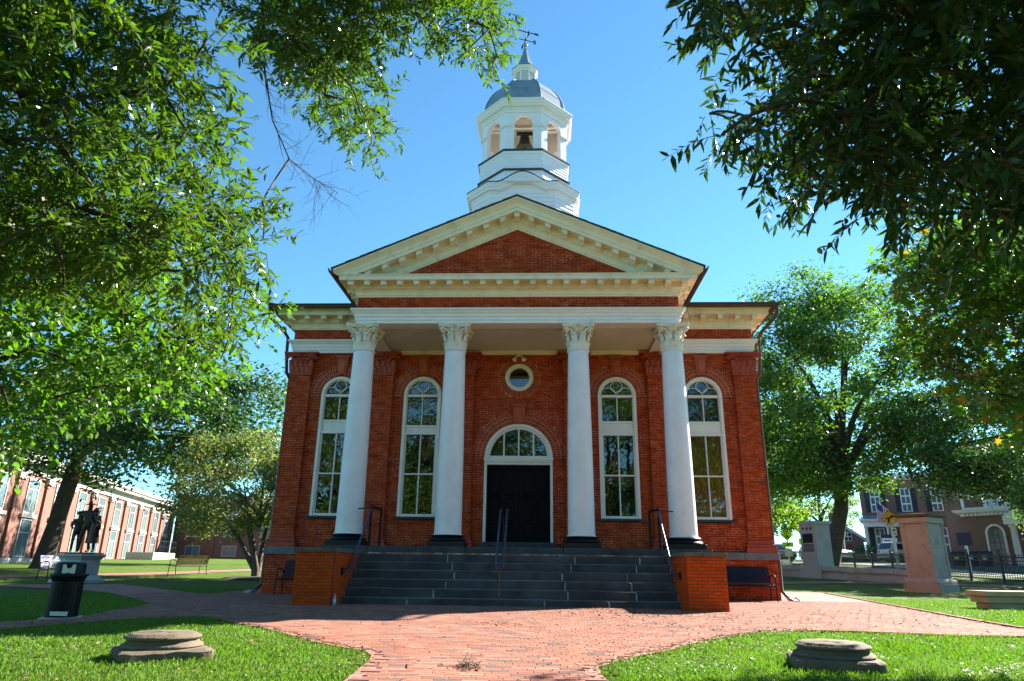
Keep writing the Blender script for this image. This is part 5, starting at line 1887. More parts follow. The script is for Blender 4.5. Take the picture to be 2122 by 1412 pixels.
def sprays(cl, dens, twlen, step, droop, L0, w0, fan=0.9):
    """leafy twigs in each clump: returns twig lines and leaf arrays"""
    TL, P, A, Nn, L = [], [], [], [], []
    for x, y, z, r in cl:
        nt = max(4, int(dens * (r / 0.4) ** 2.2))
        for _ in range(nt):
            u = unit(rng.normal(0, 1, 3) * np.array([1, 1, .75]))
            s = np.array([x, y, z]) + u * r * rng.uniform(0.0, 0.75)
            d = unit(u * 0.8 + rng.normal(0, .45, 3) + np.array([0, 0, -droop]))
            ln = twlen * rng.uniform(.55, 1.2) * (0.6 + 0.4 * min(1, r / .4))
            e = s + d * ln + np.array([0, 0, -droop * ln * 0.35])
            line = bez(s, e, np.array([0, 0, .12 * ln]) + rng.normal(0, .04 * ln, 3), 5)
            TL.append(line)
            k = max(4, int(ln / step))
            t = np.linspace(.03, 1, k) ** .62
            idx = t * 4
            i0 = np.minimum(idx.astype(int), 3)
            fr = (idx - i0)[:, None]
            pp = line[i0] * (1 - fr) + line[i0 + 1] * fr
            dd = unit(line[i0 + 1] - line[i0])
            side = unit(np.cross(dd, np.array([0, 0, 1.]) + rng.normal(0, .25, 3)))
            sg = np.where(np.arange(k) % 2, 1., -1.)[:, None]
            ax_ = dd * rng.uniform(.25, .9, (k, 1)) + side * sg * fan * rng.uniform(.4, 1.1, (k, 1)) + rng.normal(0, .28, (k, 3)) + np.array([0, 0, -droop * .5])
            nn = rng.normal(0, .55, (k, 3)) + np.array([0, 0, 1.])
            P.append(pp)
            A.append(ax_)
            Nn.append(nn)
            L.append(L0 * rng.uniform(.42, 1.2, k))
    P, A, Nn, L = np.concatenate(P), np.concatenate(A), np.concatenate(Nn), np.concatenate(L)
    return np.array(TL), P, A, Nn, L, L * w0 / L0


def near_tree(name, label, trunk, limbs, groups, bark, dead=None):
    """trunk and limbs (chains of points with radii), groups of clumps with their leaf habit"""
    t = empty(name, trunk[0][0])
    o0 = Vector(trunk[0][0])
    tag(t, label, 'tree', 'trees overhanging the lawn')
    tr = limb_mesh('trunk', [trunk], bark, t)
    tr.location = -o0
    lb = limb_mesh('limbs', limbs, bark, t)
    lb.location = -o0
    roots = [p for pts, rd in limbs for p in np.concatenate([bez(pts[i], pts[i + 1], (0, 0, 0), 5) for i in range(len(pts) - 1)])]
    for cl, par, mat, tmpl in groups:
        lines, rads = grow(cl[:, :3], roots)
        b = tubes_np('branches', lines, rads, bark, t, 6)
        tag(b, kind='stuff')
        b.location = -o0
        TL, P, A, Nn, L, Wd = sprays(cl, **par)
        tw = tubes_np('twigs', TL, np.broadcast_to(np.linspace(.0035, .0012, TL.shape[1]), TL.shape[:2]), bark, t, 3)
        tw.location = -o0
        tag(tw, kind='stuff')
        vis, zz = in_view(P)
        # the 300 leaves that show largest stand alone
        sz = np.where(vis, L / np.maximum(zz, .1), 0)
        pick = np.argsort(-sz)[:(300 // len(groups))]
        mask = np.ones(len(P), bool)
        mask[pick] = False
        lm = leaf_mesh('foliage', P[mask], A[mask], Nn[mask], L[mask], Wd[mask], tmpl, mat)
        c = link(bpy.data.objects.new('foliage', lm), t)
        c.location = -o0
        tag(c, kind='stuff')
        one = leaf_mesh('leaf', np.zeros((1, 3)), np.array([[1., 0, 0]]), np.array([[0, 0, 1.]]), np.array([1.]), np.array([1.]), tmpl, mat, np.array([0.]))
        fa, fs_, fn = leaf_frames(P[pick], A[pick], Nn[pick], L[pick], Wd[pick])
        for i in range(len(pick)):
            q = bpy.data.objects.new('leaf', one)
            l_, w_ = L[pick[i]], Wd[pick[i]]
            p = P[pick[i]] - np.array(o0)
            q.matrix_local = Matrix(((fa[i, 0] * l_, fs_[i, 0] * w_, fn[i, 0] * l_, p[0]), (fa[i, 1] * l_, fs_[i, 1] * w_, fn[i, 1] * l_, p[1]), (fa[i, 2] * l_, fs_[i, 2] * w_, fn[i, 2] * l_, p[2]), (0, 0, 0, 1)))
            link(q, t)
    if dead is not None:
        dl, dr_ = dead
        d_ = tubes_np('bare_twigs', dl, dr_, bark, t, 4)
        d_.location = -o0
    return t


cL1, cL2, cL3, cD, cE = [clump_arr(s) for s in (CL_L1, CL_L2, CL_L3, CL_D, CL_E)]


def more(n, c, rad, r0, r1, test=None):
    out = []
    while len(out) < n:
        u = rng.normal(0, 1, 3)
        u = u / np.linalg.norm(u) * rng.random() ** (1 / 3)
        p = np.array(c) + u * np.array(rad)
        if test is None or test(p):
            out.append(np.append(p, rng.uniform(r0, r1)))
    return np.array(out)


def outside(p):
    v, z = in_view(p[None])
    d = p - np.array(CAM)
    zz = d @ np.array(fw)
    if zz < 0.5:
        return True
    u = 1061 + 1409.94 * (d @ np.array(rt2)) / zz
    v = 706 - 1409.94 * (d @ np.array(up2)) / zz
    return u < -120 or u > 2240 or v < -160 or v > 1500


OAK = dict(dens=19, twlen=.38, step=.021, droop=.22, L0=.108, w0=.028)
# dead twigs that hang below the willow oak
dl, dr_ = [], []
dm_ = np.array([(-2.37, -14.51, 7.17), (-2.57, -13.85, 6.88), (-2.67, -13.41, 6.5), (-2.69, -12.98, 6.12), (-2.58, -12.59, 5.81), (-2.34, -12.3, 5.7), (-2.08, -12.04, 5.63)])
for i in range(60):
    k = rng.integers(1, len(dm_))
    f = rng.random()
    s = dm_[k - 1] * (1 - f) + dm_[k] * f
    d = unit(rng.normal(0, .6, 3) + np.array([.5, .3, -.75]))
    ln = rng.uniform(.15, .6)
    dl.append(bez(s, s + d * ln, np.array([0, 0, -.12 * ln]) + rng.normal(0, .08 * ln, 3), 6))
    dr_.append(np.linspace(.0035, .0012, 6))
    for _ in range(2):
        s2 = dl[-1][rng.integers(2, 5)] if _ == 0 else dl[-2][4]
        d2_ = unit(d + rng.normal(0, .6, 3))
        dl.append(bez(s2, s2 + d2_ * ln * .5, rng.normal(0, .05 * ln, 3), 6))
        dr_.append(np.linspace(.002, .001, 6))
oakL = near_tree('willow_oak', 'tall willow oak with narrow leaves and bare twigs hanging toward the tower', ([(-6.6, -17.2, -.1), (-6.5, -17.15, 1.2), (-6.3, -17.0, 3.2), (-6.0, -16.8, 5.2), (-5.4, -16.4, 7.4), (-4.6, -15.8, 9.6)], [.42, .33, .29, .26, .2, .12]),
    [([(-6.25, -17.0, 3.6), (-4.9, -16.7, 4.75), (-3.73, -16.29, 4.68), (-3.5, -15.84, 4.45), (-3.36, -15.52, 4.22), (-3.3, -15.02, 3.98), (-3.26, -14.6, 3.78), (-3.38, -14.02, 3.49)], [.13, .09, .065, .055, .045, .035, .028, .018]),
     ([(-5.9, -16.7, 5.6), (-4.4, -16.4, 7.0), (-2.89, -15.93, 7.31), (-2.37, -14.51, 7.17), (-2.57, -13.85, 6.88), (-2.67, -13.41, 6.5), (-2.69, -12.98, 6.12), (-2.58, -12.59, 5.81), (-2.34, -12.3, 5.7), (-2.08, -12.04, 5.63)], [.12, .08, .05, .024, .016, .012, .009, .007, .005, .003]),
     ([(-2.89, -15.93, 7.31), (-1.52, -14.67, 7.65), (-1.62, -13.77, 7.22), (-1.65, -13.22, 6.93)], [.05, .03, .022, .012]),
     ([(-2.89, -15.93, 7.31), (-0.8, -14.37, 7.99), (-0.45, -13.53, 7.73), (-0.07, -12.97, 7.5)], [.05, .028, .02, .01]),
     ([(-5.4, -16.4, 7.4), (-6.6, -14.8, 8.4), (-7.4, -13.6, 8.9)], [.12, .07, .03])],
    [(cL1, OAK, 'oak_leaf', 'lance'), (cL3, OAK, 'oak_leaf', 'lance'), (more(60, (-6.5, -16.5, 8.5), (3.6, 3.6, 2.8), .4, .6, outside), dict(OAK, dens=9), 'oak_leaf', 'lance')], 'bark', (np.array(dl), np.array(dr_)))
linden = near_tree('linden_tree', 'linden with broad heart-shaped leaves low over the shaded lawn', ([(-9.6, -13.6, -.1), (-9.5, -13.6, 1.0), (-9.3, -13.5, 2.6), (-9.0, -13.3, 4.6), (-8.6, -13.0, 7.5)], [.34, .27, .23, .19, .08]),
    [([(-9.3, -13.5, 2.4), (-7.6, -13.7, 2.9), (-6.14, -13.31, 3.47), (-5.54, -12.91, 3.86), (-4.86, -12.55, 4.27), (-4.53, -11.72, 4.35)], [.12, .085, .06, .045, .03, .015]),
     ([(-9.3, -13.5, 2.0), (-7.6, -13.3, 2.2), (-6.14, -13.05, 2.65), (-5.59, -12.68, 3.1), (-5.44, -12.6, 3.24)], [.1, .07, .05, .035, .02])],
    [(cL2, dict(dens=20, twlen=.42, step=.042, droop=.3, L0=.088, w0=.066), 'linden_leaf', 'broad'), (more(50, (-9.2, -13.3, 5.5), (2.8, 2.8, 2.6), .4, .6, outside), dict(dens=8, twlen=.42, step=.05, droop=.3, L0=.088, w0=.066), 'linden_leaf', 'broad')], 'bark')


def no_shade(p):
    return outside(p) and p[1] < p[2] - 14.6


oakR = near_tree('willow_oak', 'dark willow oak whose shaded narrow-leaved sprays hang beside the pediment', ([(8.4, -17.6, -.1), (8.3, -17.6, 1.2), (8.1, -17.5, 3.2), (7.8, -17.3, 5.4), (7.4, -16.8, 8.0), (7.0, -16.2, 10.5)], [.44, .35, .3, .26, .19, .1]),
    [([(8.0, -17.45, 3.7), (6.4, -17.3, 4.3), (4.5, -16.95, 4.23), (3.94, -16.55, 4.06), (3.41, -16.21, 4.15), (2.75, -15.84, 4.18), (2.32, -15.63, 4.14)], [.13, .09, .06, .04, .025, .014, .006]),
     ([(7.8, -17.3, 5.2), (6.2, -16.6, 5.6), (4.8, -15.9, 5.4), (3.9, -15.3, 5.0)], [.12, .07, .04, .015]),
     ([(7.6, -17.0, 6.6), (8.4, -15.6, 7.6), (9.0, -14.2, 8.2)], [.12, .08, .04])],
    [(cD, dict(OAK, dens=23, droop=.32, L0=.122, w0=.031), 'oak_leaf_shaded', 'lance'), (more(110, (7.4, -14.9, 7.0), (3.4, 3.0, 3.0), .45, .7, no_shade), dict(OAK, dens=11, step=.028), 'oak_leaf_shaded', 'lance')], 'bark')  # second clump group: unseen crown added to shade the hanging sprays
gum = near_tree('sweetgum_tree', 'sweetgum with star leaves turning orange, crown reaching past the stone monuments', ([(11.6, -12.6, -.1), (11.5, -12.6, 1.0), (11.3, -12.5, 3.0), (11.0, -12.3, 5.5), (10.6, -12.0, 8.5)], [.32, .26, .22, .17, .06]),
    [([(11.3, -12.5, 3.2), (9.6, -12.6, 3.9), (7.9, -12.51, 4.21), (6.91, -11.68, 4.18), (6.39, -11.19, 3.82)], [.11, .08, .055, .03, .014]),
     ([(11.2, -12.4, 4.2), (9.2, -11.8, 5.2), (7.6, -11.3, 5.3)], [.1, .06, .02]),
     ([(11.0, -12.3, 5.5), (10.0, -13.4, 6.8), (9.2, -14.0, 7.6)], [.09, .05, .02])],
    [(cE, dict(dens=19, twlen=.42, step=.05, droop=.22, L0=.10, w0=.125), 'gum_leaf', 'star'), (more(70, (10.6, -12.6, 6.0), (3.0, 2.6, 3.0), .45, .65, no_shade), dict(dens=7, twlen=.42, step=.06, droop=.22, L0=.10, w0=.125), 'gum_leaf', 'star')], 'bark')


# ---- whole trees standing further off
def far_tree(name, label, base, height, trunk_r, crown_c, crown_r, nclump, nleaf, leaf, mat, bark='bark', fork=0.3, lean=(0, 0), clump=0.26, group=None, stems=1, gap=None, cat='tree'):
    """trunk that forks into limbs, limbs carry clumps spread through the crown, clumps carry leaves"""
    bx, by = base
    bz = tz(bx, by)
    t = empty(name, (bx, by, bz))
    tag(t, label, cat, group)
    cc = np.array(crown_c, float)
    cr = np.array(crown_r, float)
    fz = height * fork
    top = np.array([cc[0] * .6 + lean[0], cc[1] * .6 + lean[1], height * 0.80])
    fk = np.array([lean[0] * .5, lean[1] * .5, fz])
    tm = MB()
    if stems == 1:
        tm.tube([(0, 0, -.15), (0, 0, .15), (fk[0] * .35, fk[1] * .35, fz * .35), tuple(fk), tuple(fk * .5 + top * .5), tuple(top)], [trunk_r * 1.7, trunk_r * 1.25, trunk_r, trunk_r * .95, trunk_r * .32, trunk_r * .05], 12)
    else:
        for i in range(stems):
            a = 2 * pi * i / stems + .4
            e = np.array([math.cos(a) * cr[0] * .45, math.sin(a) * cr[1] * .45, height * .62]) + cc * np.array([1, 1, 0])
            tm.tube([(0, 0, -.15), (math.cos(a) * trunk_r * .6, math.sin(a) * trunk_r * .6, height * .06), tuple(e * .35 + np.array([0, 0, height * .05])), tuple(e)], [trunk_r * 1.2, trunk_r, trunk_r * .7, trunk_r * .15], 9)
    tm.build('trunk', bark, t, True, 80)
    # clump centres, more of them near the outside
    cl = []
    guard = 0
    while len(cl) < nclump and guard < 9999:
        guard += 1
        u = rng.normal(0, 1, 3)
        u /= np.linalg.norm(u)
        rr = rng.uniform(.35, 1.0) ** .6
        p = cc + u * cr * rr
        if p[2] < cc[2] - cr[2] * .8:
            continue
        cl.append(p)
    cl = np.array(cl)
    nl = max(3, nclump // 14)
    limbs = []
    for i in range(nl):
        a = 2 * pi * i / nl + rng.uniform(-.3, .3)
        tip = cc + np.array([math.cos(a) * cr[0] * .55, math.sin(a) * cr[1] * .55, rng.uniform(-.3, .45) * cr[2]])
        s = fk + (top - fk) * rng.uniform(-.02, .3)
        limbs.append((s, bez(s, tip, (0, 0, .08 * height), 6)))
    lm = MB()
    roots = []
    for s, b in limbs:
        lm.tube([tuple(p) for p in b], list(np.linspace(trunk_r * .62, trunk_r * .1, 6)), 8)
        roots += list(b[2:])
    roots += [tuple(top)]
    lm.build('limbs', bark, t, True, 80)
    lines, rads = grow(cl, roots, trunk_r * .035, trunk_r * .03)
    tag(tubes_np('branches', lines, rads, bark, t, 5), kind='stuff')
    per = nleaf // nclump
    cs = clump * cr.mean() * rng.uniform(.7, 1.25, nclump)
    P = (cl[:, None] + rng.normal(0, .55, (nclump, per, 3)) * np.array([1, 1, .62]) * cs[:, None, None]).reshape(-1, 3)
    n = len(P)
    out = unit(P - cc + np.array([0, 0, .3]))
    A = rng.normal(0, 1, (n, 3)) * np.array([1, 1, .5]) + np.array([0, 0, -.35])
    Nn = rng.normal(0, .6, (n, 3)) + out * .5 + np.array([0, 0, .7])
    L = leaf * rng.uniform(.6, 1.25, n)
    rv = np.clip(rng.random(n) * .6 + np.repeat(rng.random(nclump), per) * .4, 0, .999)
    c = link(bpy.data.objects.new('crown', leaf_mesh('crown', P, A, Nn, L, L * .55, 'card', mat, rv)), t)
    tag(c, kind='stuff')
    return t


far_tree('shade_tree', 'large open-crowned tree with forked leaning trunk behind the grey monument', (19.2, 27.0), 21.5, .47, (.9, -.4, 12.2), (7.4, 6.6, 8.8), 220, 62000, .29, 'far_leaf', fork=.19, lean=(2.4, -.3), clump=.17, group='trees on the courthouse lawn')
far_tree('shade_tree', 'thick-trunked shade tree standing behind the soldiers statue', (-23.8, 14.0), 14, .38, (3.8, 1.0, 7.6), (7.6, 6.0, 4.0), 120, 32000, .26, 'far_leaf_dark', fork=.42, lean=(1.3, .2), clump=.22, group='trees on the courthouse lawn')
far_tree('dogwood_tree', 'small multi-stemmed tree with pinkish bronze leaves at the corner of the courthouse', (-12.1, 11.5), 6.6, .13, (-1.2, 0, 4.0), (3.7, 3.0, 2.7), 100, 19000, .17, 'dogwood_leaf', 'bark_light', clump=.2, stems=4, group='trees on the courthouse lawn')
far_tree('shade_tree', 'airy tree rising against the sky behind the left corner of the courthouse', (-16.5, 34.0), 19, .4, (1.5, 0, 12.5), (5.0, 5.0, 5.2), 80, 14000, .26, 'far_leaf_dark', fork=.45, clump=.17, group='trees on the courthouse lawn')
far_tree('maple_tree', 'yellow-green maple at the right corner of the courthouse', (17.2, 35.6), 13, .28, (.2, 0, 7.4), (4.2, 4.2, 5.6), 110, 24000, .27, 'yellow_leaf', fork=.35, clump=.2, group='trees along the street')
far_tree('maple_tree', 'bright green maple between the gabled house and the porch house', (36.5, 72.0), 13, .3, (0, 0, 7.2), (4.4, 4.4, 5.2), 60, 9000, .36, 'yellow_leaf', fork=.3, clump=.22, group='trees along the street')
far_tree('street_tree', 'dark leafy tree shading the large brick house', (31.5, 16.0), 14, .32, (-4.6, 3.4, 7.4), (6.6, 5.2, 4.2), 130, 34000, .26, 'far_leaf_dark', fork=.4, clump=.2, group='trees along the street')
far_tree('street_tree', 'small rounded tree beside the white porch columns of the brick house', (29.6, 21.3), 5.4, .12, (.4, 0, 3.5), (2.2, 2.0, 1.6), 36, 5000, .18, 'far_leaf', 'bark_light', fork=.3, clump=.24, group='trees along the street')
far_tree('distant_tree', 'pale distant tree on the horizon behind the yellow crossing sign', (24.0, 96.0), 7, .2, (0, 0, 4.2), (3.5, 3.5, 2.6), 30, 3500, .36, 'far_leaf', clump=.26, group='distant trees')
far_tree('distant_tree', 'low green tree on the horizon at the edge of the brickwork', (18.6, 100.0), 8, .2, (0, 0, 4.5), (3.0, 3.0, 3.0), 30, 3500, .36, 'yellow_leaf', clump=.26, group='distant trees')
# trees across the lawn behind the viewer: their sunlit crowns show in the window panes
for i, (x, y, h, r_) in enumerate([(-19, -47, 19, 8), (-6, -49, 20, 8), (8, -48, 20, 8), (22, -46, 19, 8)]):
    far_tree('park_tree', ['broad tree mirrored in the leftmost tall window', 'tall tree mirrored in the second tall window and fanlight', 'dense tree mirrored in the window right of the door', 'tree mirrored in the amber window'][i], (x, y), h, .45, (0, 0, h * .55), (r_, 5.5, h * .5), 110, 24000, .36, 'far_leaf', fork=.25, clump=.22, group='trees behind the viewpoint')

# ================================================================== THINGS ON THE LAWN
def fragment(x, y, rz, label):
    t = empty('stone_column_base', (x, y, -0.02), rz)
    tag(t, label, 'column base', 'old column bases on the lawn')
    p = MB()
    n = 9
    # worn plinth: a square with wobbling, broken edges
    ring = []
    S = 0.36
    for i in range(4):
        a, b = [(-S, -S), (S, -S), (S, S), (-S, S)][i], [(S, -S), (S, S), (-S, S), (-S, -S)][i]
        for j in range(n):
            f_ = j / n
            w_ = random.uniform(-.010, .012) - (0.03 if j == 0 else 0)
            px_, py_ = a[0] * (1 - f_) + b[0] * f_, a[1] * (1 - f_) + b[1] * f_
            k = 1 + w_ / S
            ring.append((px_ * k, py_ * k))
    m = len(ring)
    vs = [(a, b, -.06) for a, b in ring] + [(a, b, .105 + random.uniform(-.012, .006)) for a, b in ring] + [(a * .93, b * .93, .125 + random.uniform(-.004, .004)) for a, b in ring]
    fs = [(i, (i + 1) % m, m + (i + 1) % m, m + i) for i in range(m)] + [(m + i, m + (i + 1) % m, 2 * m + (i + 1) % m, 2 * m + i) for i in range(m)] + [tuple(2 * m + i for i in range(m))]
    p.add(vs, fs)
    p.build('plinth', 'sandstone', t, True, 35)
    q = MB()
    prof = [(.30, .11), (.325, .122), (.335, .142), (.325, .162), (.30, .172), (.292, .185), (.285, .198), (.292, .21), (.305, .216), (.31, .23), (.30, .245), (.275, .252), (.268, .262), (.255, .27), (.0, .272)]
    N = 40
    vs = []
    ch = [1 + .018 * math.sin(3 * a + x) + random.uniform(-.012, .008) for a in np.linspace(0, 2 * pi, N, endpoint=False)]
    for r_, z in prof:
        for j in range(N):
            a = 2 * pi * j / N
            rr = r_ * ch[j] * (1 + random.uniform(-.008, .006))
            vs.append((rr * math.cos(a), rr * math.sin(a), z + random.uniform(-.003, .003)))
    fs = []
    for i in range(len(prof) - 1):
        for j in range(N):
            fs.append((i * N + j, i * N + (j + 1) % N, (i + 1) * N + (j + 1) % N, (i + 1) * N + j))
    q.add(vs, fs)
    q.build('moulded_drum', 'sandstone', t, True, 50)
    return t


_f = fragment(-2.80, -13.42, R(38), 'weathered stone column base lying on the lawn left of the brick path')
_g = fragment(3.36, -13.18, R(-14), 'weathered stone column base lying on the lawn right of the brick path')

_f.scale = _g.scale = (1.06, 1.06, .84)
# ---- litter bin
tc = empty('litter_bin', (-6.46, -9.50, 0.0), R(28))
tc.scale = (.80, .80, .90)
tag(tc, 'dark green slatted litter bin with flared hood on a small concrete pad', 'litter bin')
MB().bbox(-.33, .33, -.33, .33, -.02, .022, .01).build('concrete_pad', 'concrete', tc)
MB().lathe([(.235, .06), (.245, .64), (.0, .64)], 28).build('liner', 'iron', tc, True)
nsl = 26
slm = MB()
slm.add([(-.027, -.006, .05), (.027, -.006, .05), (.027, .008, .05), (-.027, .008, .05), (-.03, -.006, .58), (.03, -.006, .58), (.03, .008, .58), (-.03, .008, .58), (-.03, -.04, .66), (.03, -.04, .66), (.03, -.026, .66), (-.03, -.026, .66)],
        [(0, 1, 5, 4), (4, 5, 9, 8), (1, 2, 6, 5), (3, 0, 4, 7), (2, 3, 7, 6), (6, 7, 11, 10), (5, 6, 10, 9), (7, 4, 8, 11), (3, 2, 1, 0), (8, 9, 10, 11)])
slme = slm.mesh('slat', 'bin_green' if 'bin_green' in MATS else 'iron')
plain('bin_green', (0.004, 0.006, 0.006), 0.5, 0.2, 5, spec=0.2)
plain('white_plate', (0.62, 0.63, 0.66), 0.5, 0.08, 5)
slme.materials.clear()
slme.materials.append(M('bin_green'))
for i in range(nsl):
    a = 2 * pi * i / nsl
    inst('slat', slme, tc, (.258 * math.sin(a), -.258 * math.cos(a), 0), (0, 0, a))
MB().lathe([(.25, .03), (.272, .03), (.272, .075), (.25, .075)], 28).build('bottom_hoop', 'bin_green', tc, True, 40)
hd = MB()
hd.lathe([(.30, .66), (.325, .665), (.325, .69), (.27, .70), (.26, .72), (.255, .83), (.245, .865), (.20, .885), (.0, .89)], 30)
hd.build('hood', 'bin_green', tc, True, 35)
# the flap plate with its round notch faces the viewer
pl = MB()
pts = [(-.105, .705), (.105, .705), (.105, .845), (.052, .845)] + [(.052 * math.cos(a), .845 - .052 * math.sin(a) * 1.25) for a in np.linspace(0, pi, 9)[1:-1]] + [(-.052, .845), (-.105, .845)]
pl.extr(pts, -.262, -.250)
fix_normals(pl.build('flap_plate', 'white_plate', tc))
MB().extr([(-.15, .06), (.12, .05), (.13, .115), (-.16, .12)], -.285, -.281).build('torn_sticker', 'white_plate', tc)

# ---- steel benches


def make_bench(name, label, loc, rz, wdt, mat, group, legs=True, slat_back=7):
    t = empty(name, loc, rz)
    tag(t, label, 'bench', group)
    hw2 = wdt / 2
    for i in range(6):
        f_ = i / 5
        y_ = -.50 + .44 * f_
        z_ = .425 + .02 * math.sin(f_ * pi) * -1 + (.02 if i == 0 else 0)
        MB().bbox(-hw2 + .03, hw2 - .03, y_, y_ + .078, z_ - .014, z_ + .006, .005).build('seat_slat', mat, t)
    for i in range(slat_back):
        f_ = i / (slat_back - 1)
        z_ = .47 + .36 * f_
        y_ = -.035 + .13 * f_
        MB().add([(-hw2 + .03, y_, z_), (hw2 - .03, y_, z_), (hw2 - .03, y_ + .018, z_ + .052), (-hw2 + .03, y_ + .018, z_ + .052), (-hw2 + .03, y_ + .016, z_), (hw2 - .03, y_ + .016, z_), (hw2 - .03, y_ + .034, z_ + .052), (-hw2 + .03, y_ + .034, z_ + .052)],
                 [(0, 1, 2, 3), (7, 6, 5, 4), (0, 4, 5, 1), (3, 2, 6, 7), (1, 5, 6, 2), (0, 3, 7, 4)]).build('back_slat', mat, t)
    for sx in (-1, 1):
        x = sx * hw2
        q = MB()
        q.tube([(x, -.53, 0), (x, -.505, .40), (x, -.50, .60), (x, -.455, .655), (x, -.36, .675), (x, -.20, .665), (x, -.06, .63), (x, .0, .56)], .017, 8)
        q.tube([(x, .04, 0), (x, -.02, .38), (x, -.01, .47), (x, .115, .87)], .017, 8)
        q.tube([(x, -.505, .405), (x, -.02, .40)], .015, 8)
        q.build('end_frame', 'iron', t, True, 60)
    q = MB()
    q.tube([(-hw2, -.25, .395), (hw2, -.25, .395)], .014, 8)
    q.build('stretcher', 'iron', t, True, 60)
    return t


make_bench('bench', 'black steel bench against the wall right of the sunlit pier', (5.86, -.28, 0), 0, 2.0, 'navy_metal', 'benches')
make_bench('bench', 'black steel bench in the shade behind the left pier', (-5.45, -.72, 0), 0, 1.85, 'navy_metal', 'benches')
plain('bench_wood', (0.10, 0.055, 0.03), 0.6, 0.3, 6)
plain('bench_blue', (0.16, 0.17, 0.30), 0.5, 0.15, 6)
make_bench('bench', 'bluish slatted bench beside the statue pedestal', (-17.7, 6.6, tz(-17.7, 6.6)), R(70), 1.7, 'bench_blue', 'benches')
make_bench('bench', 'brown slatted bench alone on the far lawn beside the path', (-15.6, 12.6, tz(-15.6, 12.6)), R(-118), 1.6, 'bench_wood', 'benches')

# ---- stone pedestal and the bronze soldiers
px_, py_ = -16.43, 5.75
pz_ = tz(px_, py_)
ped = empty('statue_pedestal', (px_, py_, pz_), R(12))
ped.scale = (.80, .80, 1)
tag(ped, 'pale octagonal stone pedestal under the bronze soldiers', 'pedestal')
plain('pedestal_stone', (0.42, 0.41, 0.42), 0.8, 0.12, 2, 0.2, 20, dirt=(0.2, 0.19, 0.19))


def octring(mb, prof):
    mb.lathe(prof, 8, (0, 0, 0), pi / 8)


q = MB()
octring(q, [(1.12, -.1), (1.12, .08), (1.02, .10), (.95, .16), (.86, .22), (.80, .26)])
q.build('base', 'pedestal_stone', ped)
q = MB()
octring(q, [(.80, .25), (.80, .80)])
q.build('shaft', 'pedestal_stone', ped)
q = MB()
octring(q, [(.80, .78), (.86, .82), (.92, .88), (1.0, .91), (1.0, .98), (.2, .985)])
q.build('cap', 'pedestal_stone', ped)


def skin_mesh(name, verts, edges, radii, mat, sub=2):
    me = bpy.data.meshes.new(name + '_cage')
    me.from_pydata(verts, edges, [])
    o = bpy.data.objects.new(name + '_cage', me)
    COL.objects.link(o)
    md = o.modifiers.new('s', 'SKIN')
    md.use_smooth_shade = True
    for i, r_ in enumerate(radii):
        v = me.skin_vertices[0].data[i]
        v.radius = (r_[0], r_[1]) if isinstance(r_, tuple) else (r_, r_)
        v.use_root = (i == 0)
    md2 = o.modifiers.new('d', 'SUBSURF')
    md2.levels = md2.render_levels = sub
    dg = bpy.context.evaluated_depsgraph_get()
    dg.update()
    out = bpy.data.meshes.new_from_object(o.evaluated_get(dg))
    out.name = name
    out.materials.clear()
    out.materials.append(M(mat))
    bpy.data.objects.remove(o)
    return out


